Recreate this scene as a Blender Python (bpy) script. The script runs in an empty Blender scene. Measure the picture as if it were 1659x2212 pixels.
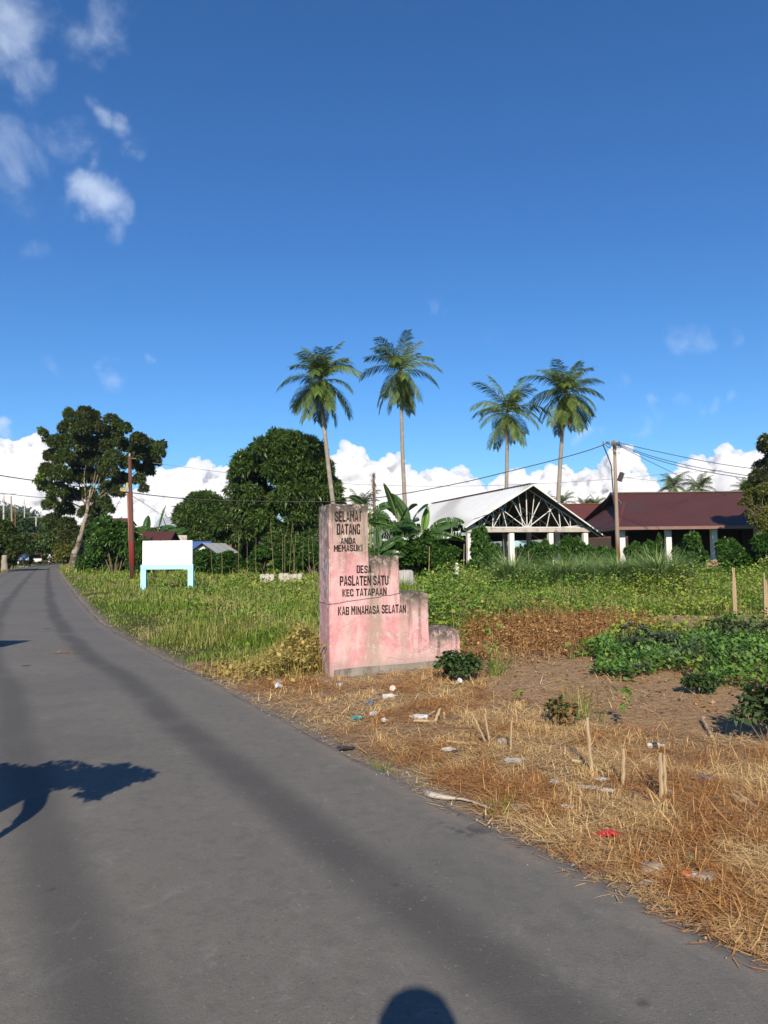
import bpy, bmesh, math, random
import numpy as np
from mathutils import Vector, Matrix

scene = bpy.context.scene
COL = scene.collection
R = math.radians
rng = np.random.default_rng(7)
random.seed(7)

# ------------------------------------------------------------------ camera
F_PX, W_PX, H_PX = 1534.0, 1659.0, 2212.0      # focal length and frame, in the same pixel unit
CAM_H = 1.5
PITCH, ROLL = R(3.25), R(-0.6)
cam_data = bpy.data.cameras.new('camera')
cam_data.sensor_fit = 'VERTICAL'
cam_data.sensor_height = 36.0
cam_data.lens = 36.0 * F_PX / H_PX
cam_data.clip_start, cam_data.clip_end = 0.05, 60000.0
cam = bpy.data.objects.new('camera', cam_data)
COL.objects.link(cam)
cam_rot = Matrix.Rotation(R(90) + PITCH, 3, 'X') @ Matrix.Rotation(ROLL, 3, 'Z')
cam.matrix_world = Matrix.Translation((0, 0, CAM_H)) @ cam_rot.to_4x4()
scene.camera = cam

def ray(px, py):
    return cam_rot @ Vector(((px - W_PX / 2) / F_PX, (H_PX / 2 - py) / F_PX, -1.0))
def P(px, py, Y):
    """world point seen at a pixel of the photograph, Y metres ahead"""
    d = ray(px, py)
    return Vector((0, 0, CAM_H)) + d * (Y / d.y)
def G(px, py, z=0.0):
    """ground point seen at a pixel"""
    d = ray(px, py)
    return Vector((0, 0, CAM_H)) + d * ((z - CAM_H) / d.z)
def mpp(Y):
    return Y / F_PX            # metres per pixel at a distance

# ------------------------------------------------------------------ sun, sky, exposure
SUN_EL, SUN_AZ = R(32.5), R(1.9)
sun_data = bpy.data.lights.new('sun', 'SUN')
sun_data.energy = 4.6
sun_data.angle = R(0.5)
sun_data.color = (1.0, 0.87, 0.70)
sun = bpy.data.objects.new('sun', sun_data)
COL.objects.link(sun)
sun_dir = Vector((math.sin(SUN_AZ) * math.cos(SUN_EL), math.cos(SUN_AZ) * math.cos(SUN_EL), -math.sin(SUN_EL)))
sun.rotation_euler = sun_dir.to_track_quat('-Z', 'Y').to_euler()
sun.location = (-3, -30, 30)

scene.view_settings.view_transform = 'Standard'
scene.view_settings.look = 'None'
scene.view_settings.gamma = 1.0
scene.view_settings.exposure = 0.6
scene.cycles.max_bounces = 14
scene.cycles.diffuse_bounces = 4
scene.cycles.glossy_bounces = 3
scene.cycles.transmission_bounces = 4
scene.cycles.transparent_max_bounces = 12
scene.cycles.volume_bounces = 12

world = bpy.data.worlds.new('World')
scene.world = world
world.use_nodes = True
wt = world.node_tree
wt.nodes.clear()
def wn(t, **kw):
    n = wt.nodes.new(t)
    for k, v in kw.items(): setattr(n, k, v)
    return n
def wl(a, b): wt.links.new(a, b)
w_out = wn('ShaderNodeOutputWorld')
w_bg = wn('ShaderNodeBackground')
w_bg.inputs['Strength'].default_value = 0.085
w_sky = wn('ShaderNodeTexSky', sky_type='NISHITA', sun_disc=False)
w_sky.sun_elevation = SUN_EL
w_sky.sun_rotation = R(180) + SUN_AZ
w_sky.air_density, w_sky.dust_density, w_sky.ozone_density = 1.0, 0.15, 3.0
# thin wisps of cloud: patches of noise at fixed directions of the sky
w_tc = wn('ShaderNodeTexCoord')
w_map = wn('ShaderNodeVectorMath', operation='NORMALIZE')
wl(w_tc.outputs['Generated'], w_map.inputs[0])
w_n1 = wn('ShaderNodeTexNoise'); w_n1.inputs['Scale'].default_value = 11; w_n1.inputs['Detail'].default_value = 9; w_n1.inputs['Roughness'].default_value = 0.62; w_n1.inputs['Distortion'].default_value = 0.45
w_n2 = wn('ShaderNodeTexNoise'); w_n2.inputs['Scale'].default_value = 16; w_n2.inputs['Detail'].default_value = 5
w_warp = wn('ShaderNodeVectorMath', operation='MULTIPLY_ADD')
wl(w_map.outputs[0], w_n1.inputs['Vector']); wl(w_map.outputs[0], w_n2.inputs['Vector'])
w_sub = wn('ShaderNodeVectorMath', operation='SUBTRACT'); w_sub.inputs[1].default_value = (0.5, 0.5, 0.5)
wl(w_n2.outputs['Color'], w_sub.inputs[0])
wl(w_sub.outputs[0], w_warp.inputs[0]); w_warp.inputs[1].default_value = (0.085, 0.085, 0.085); wl(w_map.outputs[0], w_warp.inputs[2])
# (pixel where it is seen, radius in degrees, strength, stretch along, stretch angle)
WISPS = [((20, 60), 3.2, 1.0), ((50, 165), 2.6, .75), ((75, 232), 1.5, .45), ((170, 75), 2.4, .6), ((225, 55), 2.6, .75), ((250, 125), 1.7, .5),
         ((30, 330), 3.6, .62), ((120, 310), 2.2, .55), ((200, 420), 2.3, 1.25), ((185, 395), 1.8, 1.1), ((235, 455), 1.8, .95), ((205, 350), 1.2, .55), ((225, 490), 1.8, .5), ((280, 470), 1.2, .35),
         ((225, 252), 1.3, .45), ((265, 285), 1.2, .5), ((305, 320), 1.2, .4), ((90, 535), 1.4, .3),
         ((105, 795), 1.3, .5), ((250, 802), 1.4, .7), ((222, 765), .9, .5), ((325, 760), .9, .5), ((180, 795), .8, .4), ((335, 800), .8, .4), ((430, 810), .6, .35),
         ((930, 668), 1.2, .42), ((970, 680), 1.1, .35), ((1060, 700), 1.3, .22), ((930, 757), .8, .35), ((1470, 745), 1.6, .45), ((1510, 735), 1.3, .4), ((1340, 760), 1.2, .3), ((1340, 815), 1.1, .4), ((1590, 728), .9, .3),
         ((1440, 884), 1.0, .62), ((1475, 880), 1.1, .7), ((1510, 882), .9, .6), ((1545, 872), .8, .5), ((1585, 864), .7, .42), ((1400, 918), 1.0, .5), ((1440, 912), .9, .45), ((1480, 900), .9, .45), ((1375, 922), .8, .4), ((1265, 946), .8, .75), ((1290, 942), .7, .5), ((8, 930), .9, .8)]
acc = None
for (pp, rad, s) in WISPS:
    d = ray(*pp).normalized()
    dot = wn('ShaderNodeVectorMath', operation='DISTANCE')
    wl(w_warp.outputs[0], dot.inputs[0]); dot.inputs[1].default_value = d
    mr = wn('ShaderNodeMapRange', interpolation_type='SMOOTHSTEP')
    wl(dot.outputs['Value'], mr.inputs['Value'])
    mr.inputs['From Min'].default_value = R(rad) * 1.25; mr.inputs['From Max'].default_value = R(rad) * .08
    mr.inputs['To Min'].default_value = 0; mr.inputs['To Max'].default_value = s
    if acc is None: acc = mr.outputs[0]
    else:
        m = wn('ShaderNodeMath', operation='MAXIMUM'); wl(acc, m.inputs[0]); wl(mr.outputs[0], m.inputs[1]); acc = m.outputs[0]
nz_ = wn('ShaderNodeMath', operation='MULTIPLY_ADD'); wl(w_n1.outputs['Fac'], nz_.inputs[0]); nz_.inputs[1].default_value = 2.3; nz_.inputs[2].default_value = -1.15
sm_ = wn('ShaderNodeMath', operation='ADD'); wl(acc, sm_.inputs[0]); wl(nz_.outputs[0], sm_.inputs[1])
nr = wn('ShaderNodeMapRange', interpolation_type='SMOOTHSTEP'); wl(sm_.outputs[0], nr.inputs['Value'])
nr.inputs['From Min'].default_value = .10; nr.inputs['From Max'].default_value = 1.65
gate = wn('ShaderNodeMapRange', interpolation_type='SMOOTHSTEP'); wl(acc, gate.inputs['Value']); gate.inputs['From Min'].default_value = 0; gate.inputs['From Max'].default_value = .4
mm = wn('ShaderNodeMath', operation='MULTIPLY', use_clamp=True); wl(gate.outputs[0], mm.inputs[0]); wl(nr.outputs[0], mm.inputs[1])
mm2 = wn('ShaderNodeMath', operation='MULTIPLY', use_clamp=True); wl(mm.outputs[0], mm2.inputs[0]); mm2.inputs[1].default_value = .72
w_mix = wn('ShaderNodeMix', data_type='RGBA'); wl(mm2.outputs[0], w_mix.inputs['Factor'])
w_hsv = wn('ShaderNodeHueSaturation'); w_hsv.inputs['Saturation'].default_value = 1.16; w_hsv.inputs['Value'].default_value = 1.3
wl(w_sky.outputs[0], w_hsv.inputs['Color'])
w_tint = wn('ShaderNodeMix', data_type='RGBA', blend_type='MULTIPLY'); w_tint.inputs['Factor'].default_value = 1.0; w_tint.inputs['B'].default_value = (.395, .635, .845, 1)   # clear tropical air: a deeper blue
wl(w_hsv.outputs[0], w_tint.inputs['A'])
wl(w_tint.outputs['Result'], w_mix.inputs['A'])
w_mix.inputs['B'].default_value = (6.0, 6.9, 8.4, 1)
wl(w_mix.outputs['Result'], w_bg.inputs['Color'])
wl(w_bg.outputs[0], w_out.inputs['Surface'])

# ------------------------------------------------------------------ helpers: numbers
def fbm(p, octaves=4, seed=0, gain=.5):
    """value noise in 3-D, about -1..1, for an (n,3) array"""
    p = np.asarray(p, float); out = np.zeros(len(p)); amp, tot = 1.0, 0.0
    for o in range(octaves):
        q = p * (2 ** o) + seed * 17.3 + o * 31.7
        i = np.floor(q).astype(np.int64); f = q - i; f = f * f * (3 - 2 * f)
        def h(dx, dy, dz):
            n = (i[:, 0] + dx) * 374761393 + (i[:, 1] + dy) * 668265263 + (i[:, 2] + dz) * 2147483647
            n = (n ^ (n >> 13)) * 1274126177
            n = (n ^ (n >> 16)) & 0xffff
            return n / 32767.5 - 1.0
        x00 = h(0,0,0) * (1-f[:,0]) + h(1,0,0) * f[:,0]; x10 = h(0,1,0) * (1-f[:,0]) + h(1,1,0) * f[:,0]
        x01 = h(0,0,1) * (1-f[:,0]) + h(1,0,1) * f[:,0]; x11 = h(0,1,1) * (1-f[:,0]) + h(1,1,1) * f[:,0]
        y0 = x00 * (1-f[:,1]) + x10 * f[:,1]; y1 = x01 * (1-f[:,1]) + x11 * f[:,1]
        out += amp * (y0 * (1-f[:,2]) + y1 * f[:,2]); tot += amp; amp *= gain
    return out / tot
def nrm(v):
    return v / np.maximum(np.linalg.norm(v, axis=-1, keepdims=True), 1e-9)
def inpoly(x, y, poly):
    inside = np.zeros(len(x), bool); n = len(poly); j = n - 1
    for i in range(n):
        xi, yi = poly[i]; xj, yj = poly[j]
        c = ((yi > y) != (yj > y)) & (x < (xj - xi) * (y - yi) / (yj - yi + 1e-12) + xi)
        inside ^= c; j = i
    return inside

# ------------------------------------------------------------------ helpers: objects
def tag(o, label=None, cat=None, group=None, kind=None):
    if label: o['label'] = label
    if cat: o['category'] = cat
    if group: o['group'] = group
    if kind: o['kind'] = kind
    return o
def thing(name, label, cat, loc=(0, 0, 0), rz=0.0, group=None):
    o = bpy.data.objects.new(name, None)
    o.empty_display_size = .2
    COL.objects.link(o)
    o.location = loc; o.rotation_euler = (0, 0, rz)
    return tag(o, label, cat, group)
def link(name, me, parent=None):
    o = bpy.data.objects.new(name, me)
    COL.objects.link(o)
    if parent is not None: o.parent = parent
    return o
def raw_mesh(name, V, quads=None, tris=None, mat=None, smooth=False):
    V = np.asarray(V, np.float32)
    me = bpy.data.meshes.new(name)
    q = np.zeros((0, 4), np.int32) if quads is None else np.asarray(quads, np.int32)
    t = np.zeros((0, 3), np.int32) if tris is None else np.asarray(tris, np.int32)
    me.vertices.add(len(V)); me.vertices.foreach_set('co', V.ravel())
    loops = np.concatenate([q.ravel(), t.ravel()])
    me.loops.add(len(loops)); me.loops.foreach_set('vertex_index', loops)
    tot = np.concatenate([np.full(len(q), 4, np.int32), np.full(len(t), 3, np.int32)])
    start = np.concatenate([[0], np.cumsum(tot)[:-1]]).astype(np.int32)
    me.polygons.add(len(tot)); me.polygons.foreach_set('loop_start', start)
    if smooth: me.polygons.foreach_set('use_smooth', np.ones(len(tot), bool))
    me.update(calc_edges=True)
    if mat: me.materials.append(mat)
    return me
class MB:
    """collects boxes, bars, tubes and so on into ONE mesh"""
    def __init__(s): s.v, s.f = [], []
    def add(s, V, F):
        n = len(s.v); s.v += [tuple(v) for v in V]; s.f += [tuple(i + n for i in f) for f in F]; return s
    def poly(s, pts): return s.add(pts, [tuple(range(len(pts)))])
    def box(s, c, d, M=None):
        x, y, z = d[0] / 2, d[1] / 2, d[2] / 2
        V = [Vector((i * x, j * y, k * z)) for k in (-1, 1) for j in (-1, 1) for i in (-1, 1)]
        if M is not None: V = [M @ v for v in V]
        V = [v + Vector(c) for v in V]
        return s.add(V, [(0, 2, 3, 1), (4, 5, 7, 6), (0, 1, 5, 4), (2, 6, 7, 3), (0, 4, 6, 2), (1, 3, 7, 5)])
    def bar(s, a, b, w, h=None, up=(0, 0, 1)):
        a, b = Vector(a), Vector(b); h = h or w
        d = (b - a).normalized(); u = Vector(up)
        if abs(d.dot(u)) > .98: u = Vector((0, 1, 0))
        sx = d.cross(u).normalized() * w / 2; sy = sx.cross(d).normalized() * h / 2
        V = [p + i * sx + j * sy for p in (a, b) for (i, j) in ((-1, -1), (1, -1), (1, 1), (-1, 1))]
        return s.add(V, [(0, 1, 2, 3), (7, 6, 5, 4), (0, 4, 5, 1), (1, 5, 6, 2), (2, 6, 7, 3), (3, 7, 4, 0)])
    def tube(s, pts, rad, seg=8, cap=True):
        pts = [Vector(p) for p in pts]
        rad = [rad] * len(pts) if isinstance(rad, (int, float)) else rad
        V, F = [], []
        ref = Vector((1, 0, 0)) if abs((pts[-1] - pts[0]).normalized().x) < .8 else Vector((0, 1, 0))
        for i, p in enumerate(pts):
            d = (pts[min(i + 1, len(pts) - 1)] - pts[max(i - 1, 0)]).normalized()
            a = d.cross(ref).normalized(); b = d.cross(a).normalized()
            for k in range(seg):
                t = 2 * math.pi * k / seg
                V.append(p + (a * math.cos(t) + b * math.sin(t)) * rad[i])
        for i in range(len(pts) - 1):
            for k in range(seg):
                F.append((i * seg + k, i * seg + (k + 1) % seg, (i + 1) * seg + (k + 1) % seg, (i + 1) * seg + k))
        if cap: F += [tuple(range(seg))[::-1], tuple(range((len(pts) - 1) * seg, len(pts) * seg))]
        return s.add(V, F)
    def lathe(s, prof, seg=16, M=None):
        V, F = [], []
        for (r, z) in prof:
            for k in range(seg):
                t = 2 * math.pi * k / seg; v = Vector((r * math.cos(t), r * math.sin(t), z))
                V.append(M @ v if M is not None else v)
        n = len(prof)
        for i in range(n - 1):
            for k in range(seg):
                F.append((i * seg + k, i * seg + (k + 1) % seg, (i + 1) * seg + (k + 1) % seg, (i + 1) * seg + k))
        F += [tuple(range(seg))[::-1], tuple(range((n - 1) * seg, n * seg))]
        return s.add(V, F)
    def prism(s, pts, ext):
        """closed outline pts (world) extruded by the vector ext"""
        n = len(pts); e = Vector(ext); A = [Vector(p) for p in pts]
        F = [tuple(range(n))[::-1], tuple(range(n, 2 * n))]
        F += [(i, (i + 1) % n, n + (i + 1) % n, n + i) for i in range(n)]
        return s.add(A + [a + e for a in A], F)
    def ball(s, c, r, sub=2, squash=(1, 1, 1), bump=0.0, freq=2.0, seed=0):
        bm = bmesh.new(); bmesh.ops.create_icosphere(bm, subdivisions=sub, radius=1.0)
        V = np.array([v.co[:] for v in bm.verts]); F = [tuple(v.index for v in f.verts) for f in bm.faces]; bm.free()
        k = 1 + bump * fbm(V * freq, 4, seed) if bump else np.ones(len(V))
        V = V * k[:, None] * np.array(squash) * r + np.array(c)
        return s.add([tuple(v) for v in V], F)
    def build(s, name, mat, parent=None, smooth=False, bevel=0.0):
        me = bpy.data.meshes.new(name); me.from_pydata([tuple(v) for v in s.v], [], s.f)
        if bevel or True:
            bm = bmesh.new(); bm.from_mesh(me)
            bmesh.ops.recalc_face_normals(bm, faces=bm.faces)
            if bevel:
                bmesh.ops.bevel(bm, geom=[e for e in bm.edges if len(e.link_faces) == 2 and e.calc_face_angle(0) > .5], offset=bevel, segments=2, affect='EDGES', clamp_overlap=True)
            bm.to_mesh(me); bm.free()
        if smooth: me.polygons.foreach_set('use_smooth', np.ones(len(me.polygons), bool))
        me.materials.append(mat)
        return link(name, me, parent)
def copy_tree(o, parent=None):
    c = o.copy(); COL.objects.link(c)
    if parent is not None: c.parent = parent
    for ch in list(o.children): copy_tree(ch, c)
    return c

# ------------------------------------------------------------------ helpers: materials
class NT:
    def __init__(s, name):
        s.m = bpy.data.materials.new(name); s.m.use_nodes = True; s.t = s.m.node_tree; s.t.nodes.clear()
        s.out = s.n('ShaderNodeOutputMaterial')
    def n(s, t, ins=None, **kw):
        x = s.t.nodes.new(t)
        for k, v in kw.items(): setattr(x, k, v)
        for k, v in (ins or {}).items():
            if hasattr(v, 'node'): s.t.links.new(v, x.inputs[k])
            else: x.inputs[k].default_value = v
        return x
    def noise(s, vec, scale, detail=4, rough=.55, dist=0.0):
        return s.n('ShaderNodeTexNoise', {'Vector': vec, 'Scale': scale, 'Detail': detail, 'Roughness': rough, 'Distortion': dist}).outputs['Fac']
    def ramp(s, fac, stops, interp='LINEAR'):
        x = s.n('ShaderNodeValToRGB', {'Fac': fac}); cr = x.color_ramp; cr.interpolation = interp
        while len(cr.elements) < len(stops): cr.elements.new(.5)
        for e, (p, c) in zip(cr.elements, stops):
            e.position = p; e.color = (*c, 1) if len(c) == 3 else c
        return x.outputs['Color']
    def math(s, op, a, b=0.0, c=0.0, clamp=False):
        return s.n('ShaderNodeMath', {0: a, 1: b, 2: c}, operation=op, use_clamp=clamp).outputs[0]
    def step(s, v, a, b):
        """smooth 0..1 as v goes from a to b"""
        return s.n('ShaderNodeMapRange', {'Value': v, 'From Min': a, 'From Max': b}, interpolation_type='SMOOTHSTEP').outputs[0]
    def mix(s, fac, a, b, blend='MIX'):
        x = s.n('ShaderNodeMix', data_type='RGBA', blend_type=blend)
        for k, v in (('Factor', fac), ('A', a), ('B', b)):
            if hasattr(v, 'node'): s.t.links.new(v, x.inputs[k])
            else: x.inputs[k].default_value = (*v, 1) if isinstance(v, tuple) and len(v) == 3 else v
        return x.outputs['Result']
    def coords(s, scale=(1, 1, 1)):
        tc = s.n('ShaderNodeTexCoord').outputs['Object']
        if scale == (1, 1, 1): return tc
        return s.n('ShaderNodeMapping', {'Vector': tc, 'Scale': scale}).outputs[0]
    def bsdf(s, col, rough=.7, spec=.3, metal=0.0, bump=None, bump_d=.01, bump_s=.5):
        b = s.n('ShaderNodeBsdfPrincipled', {'Base Color': col if hasattr(col, 'node') else (*col, 1), 'Roughness': rough, 'Specular IOR Level': spec, 'Metallic': metal})
        if bump is not None:
            bn = s.n('ShaderNodeBump', {'Height': bump, 'Distance': bump_d, 'Strength': bump_s})
            s.t.links.new(bn.outputs[0], b.inputs['Normal'])
        return b.outputs[0]
    def done(s, shader):
        s.t.links.new(shader, s.out.inputs['Surface']); return s.m

def leaf_mat(name, stops, trans=.25, rough=.45, spec=.35, patch=None, patch_scale=.4, patch_range=(.42, .6), dry=None, dry_scale=.7, dry_range=(.56, .66)):
    n = NT(name)
    isl = n.n('ShaderNodeNewGeometry').outputs['Random Per Island']
    k = len(stops)
    col = n.ramp(isl, [(i / max(k - 1, 1), c) for i, c in enumerate(stops)])
    if patch:
        co = n.n('ShaderNodeNewGeometry').outputs['Position']
        f = n.step(n.noise(co, patch_scale, 3), *patch_range)
        col = n.mix(f, col, n.ramp(isl, [(i / max(len(patch) - 1, 1), c) for i, c in enumerate(patch)]))
    if dry:
        co2 = n.n('ShaderNodeVectorMath', {0: n.n('ShaderNodeNewGeometry').outputs['Position'], 1: (37.0, 11.0, 5.0)}, operation='ADD').outputs[0]
        col = n.mix(n.math('MULTIPLY', n.step(n.noise(co2, dry_scale, 4), *dry_range), .85), col, n.ramp(isl, [(i / max(len(dry) - 1, 1), c) for i, c in enumerate(dry)]))
    p = n.bsdf(col, rough, spec)
    if trans:
        t = n.n('ShaderNodeBsdfTranslucent', {'Color': n.mix(.5, col, n.mix(1.0, col, (1.3, 1.4, .5), 'MULTIPLY'))}).outputs[0]
        p = n.n('ShaderNodeMixShader', {0: trans, 1: p, 2: t}).outputs[0]
    return n.done(p)
def plain(name, col, rough=.6, spec=.3, metal=0.0, var=.12, scale=3.0, bump=0.0, bump_scale=40.0, stain=None, stain_scale=1.5, stain_range=(.5, .7)):
    """a surface of one colour, uneven by var, with stains of another"""
    n = NT(name); co = n.coords()
    a = tuple(max(c * (1 - var), 0) for c in col); b = tuple(min(c * (1 + var), 1) for c in col)
    c = n.mix(n.noise(co, scale, 5), a, b)
    if stain: c = n.mix(n.step(n.noise(co, stain_scale, 6, .65), *stain_range), c, stain)
    return n.done(n.bsdf(c, rough, spec, metal, n.noise(co, bump_scale, 3) if bump else None, bump or .01))
# ------------------------------------------------------------------ materials used in many places
M = {}
M['bark'] = plain('bark', (.16, .12, .085), .9, .1, var=.35, scale=6, bump=.03, bump_scale=14, stain=(.30, .27, .22), stain_scale=1.2)
M['palm_bark'] = plain('palm_bark', (.25, .22, .18), .9, .1, var=.3, scale=5, bump=.03, bump_scale=9, stain=(.38, .34, .28), stain_scale=1.8)
M['mango_leaf'] = leaf_mat('mango_leaf', [(.032, .068, .014), (.052, .102, .02), (.076, .135, .028), (.105, .165, .038)], .25, .4, .4, patch=[(.045, .085, .02), (.075, .125, .03), (.11, .16, .04)], patch_scale=.33, patch_range=(.45, .6))
M['dark_leaf'] = leaf_mat('dark_leaf', [(.038, .056, .016), (.06, .085, .021), (.082, .105, .028), (.10, .092, .036)], .3, .42, .4, patch=[(.055, .095, .022), (.085, .125, .028)], patch_scale=.25)
M['young_leaf'] = leaf_mat('young_leaf', [(.09, .17, .02), (.14, .24, .03), (.19, .30, .05)], .35, .45, .3)
M['bush_leaf'] = leaf_mat('bush_leaf', [(.024, .070, .012), (.038, .10, .016), (.06, .135, .022), (.085, .17, .03)], .25, .42, .4)
M['mid_leaf'] = leaf_mat('mid_leaf', [(.03, .06, .014), (.05, .09, .018), (.075, .12, .024)], .22, .5, .3, patch=[(.09, .12, .02), (.14, .16, .03)], patch_scale=.12, patch_range=(.5, .6))
M['yellow_leaf'] = leaf_mat('yellow_leaf', [(.09, .12, .02), (.14, .17, .03), (.19, .20, .05), (.10, .09, .03)], .3, .5, .3)
M['forest_leaf'] = leaf_mat('forest_leaf', [(.022, .050, .016), (.035, .072, .02), (.055, .095, .026)], .1, .6, .2, patch=[(.05, .085, .02), (.085, .125, .03)], patch_scale=.05, patch_range=(.45, .6))
M['palm_leaf'] = leaf_mat('palm_leaf', [(.042, .082, .016), (.074, .125, .022), (.115, .17, .032), (.18, .21, .045)], .2, .55, .2)
M['old_palm_leaf'] = leaf_mat('old_palm_leaf', [(.16, .10, .05), (.22, .14, .07), (.12, .075, .04)], .15, .7, .2)
M['banana_leaf'] = leaf_mat('banana_leaf', [(.035, .085, .018), (.05, .11, .022)], .3, .33, .5)
M['banana_young'] = leaf_mat('banana_young', [(.13, .27, .03), (.16, .31, .04)], .4, .35, .4)
M['lemongrass'] = leaf_mat('lemongrass', [(.11, .20, .055), (.16, .27, .08), (.22, .33, .11), (.31, .35, .15)], .2, .45, .35)

# ------------------------------------------------------------------ the road
EDGE_PX = [(1659, 2081), (1453, 1989), (1300, 1913), (1170, 1842), (1070, 1780), (918, 1710), (866, 1681), (791, 1638), (735, 1612), (638, 1563), (540, 1515), (460, 1467), (376, 1432), (296, 1387), (239, 1359), (194, 1318), (171, 1293), (137, 1250), (123, 1227)]
edge = [G(*p) for p in EDGE_PX]
EDGE = np.array([[p.x, p.y] for p in edge])
d0 = EDGE[0] - EDGE[2]; d0 /= np.linalg.norm(d0)
EDGE = np.vstack([EDGE[0] + d0 * 28, EDGE[0] + d0 * 14, EDGE[0] + d0 * 4, EDGE])
last = EDGE[-1].copy(); ang0 = math.atan2(*(EDGE[-1] - EDGE[-2])[::-1])
print('road end', last, math.degrees(ang0))
for k in range(1, 30):                         # the road swings gently to the right beyond the big tree
    ang0 -= R(1.9)
    last = last + np.array([math.cos(ang0), math.sin(ang0)]) * 5
    EDGE = np.vstack([EDGE, last])
def resample(pl, step):
    seg = np.linalg.norm(np.diff(pl, axis=0), axis=1); s = np.concatenate([[0], np.cumsum(seg)])
    t = np.arange(0, s[-1], step)
    return np.stack([np.interp(t, s, pl[:, 0]), np.interp(t, s, pl[:, 1])], 1), t
EDGE_R, EDGE_S = resample(EDGE, .12)
ker = np.ones(25) / 25
pad = np.pad(EDGE_R, ((12, 12), (0, 0)), mode='edge')
EDGE_R = np.stack([np.convolve(pad[:, i], ker, 'valid') for i in (0, 1)], 1)
tang = nrm(np.gradient(EDGE_R, axis=0))
left_n = np.stack([-tang[:, 1], tang[:, 0]], 1)
ROAD_W = 4.75
ROAD_C, ROAD_N = EDGE_R[::4], left_n[::4]
def road_d(x, y):
    """signed distance to the right road edge: > 0 to the right of it (verge), < 0 on the road"""
    x = np.asarray(x); y = np.asarray(y); out = np.empty(len(x))
    for i in range(0, len(x), 4000):
        dx = x[i:i+4000, None] - ROAD_C[None, :, 0]; dy = y[i:i+4000, None] - ROAD_C[None, :, 1]
        k = np.argmin(dx * dx + dy * dy, 1)
        j = np.arange(len(k))
        out[i:i+4000] = -(dx[j, k] * ROAD_N[k, 0] + dy[j, k] * ROAD_N[k, 1])
    return out
def ground_z(x, y, d=None):
    x = np.asarray(x, float); y = np.asarray(y, float)
    d = road_d(x, y) if d is None else d
    off = np.where(d > -ROAD_W / 2, d, -ROAD_W - d)             # distance outside the road, either side
    s = np.clip(off / 1.2, 0, 1); s = s * s * (3 - 2 * s)
    p = np.stack([x, y, np.zeros(len(x))], 1)
    r = np.hypot(x, y)
    rough = .05 * fbm(p * .7, 3, 1) + np.where(r < 40, .022 * fbm(p * 4.5, 3, 2), 0) + .10 * fbm(p * .12, 2, 5) * np.clip(off / 8, 0, 1)
    z = -.05 + s * (.075 + rough)
    return np.where(off < .03, -.05, z)

us = np.array([-.0, .06, .14, .3, .5, .8, 1.1, 1.5, 2.0, 2.4, 2.8, 3.2, 3.6, 4.0, 4.3, 4.5, 4.65, 4.75])
n_s, n_u = len(EDGE_R), len(us)
jit = fbm(np.stack([EDGE_S[:n_s] * 2.2, np.zeros(n_s), np.zeros(n_s)], 1), 5, 3, .62) * .12
jitl = fbm(np.stack([EDGE_S[:n_s] * 2.2, np.zeros(n_s) + 9, np.zeros(n_s)], 1), 5, 4, .62) * .12
U = np.repeat(us[None], n_s, 0); U[:, 0] += jit; U[:, 1] += jit * .7; U[:, -1] += jitl; U[:, -2] += jitl * .7
pos = EDGE_R[:, None, :] + left_n[:, None, :] * U[:, :, None]
camber = .014 + .045 * (1 - ((U - ROAD_W / 2) / (ROAD_W / 2)) ** 2) * np.clip((EDGE_S[:n_s, None] - 30) / 8, .6, 1)
camber[:, 0] = -.06; camber[:, -1] = -.06
V = np.concatenate([pos, camber[:, :, None]], 2).reshape(-1, 3)
ii = np.arange(n_s - 1)[:, None] * n_u + np.arange(n_u - 1)[None]
Q = np.stack([ii, ii + 1, ii + n_u + 1, ii + n_u], -1).reshape(-1, 4)[:, ::-1]
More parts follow.
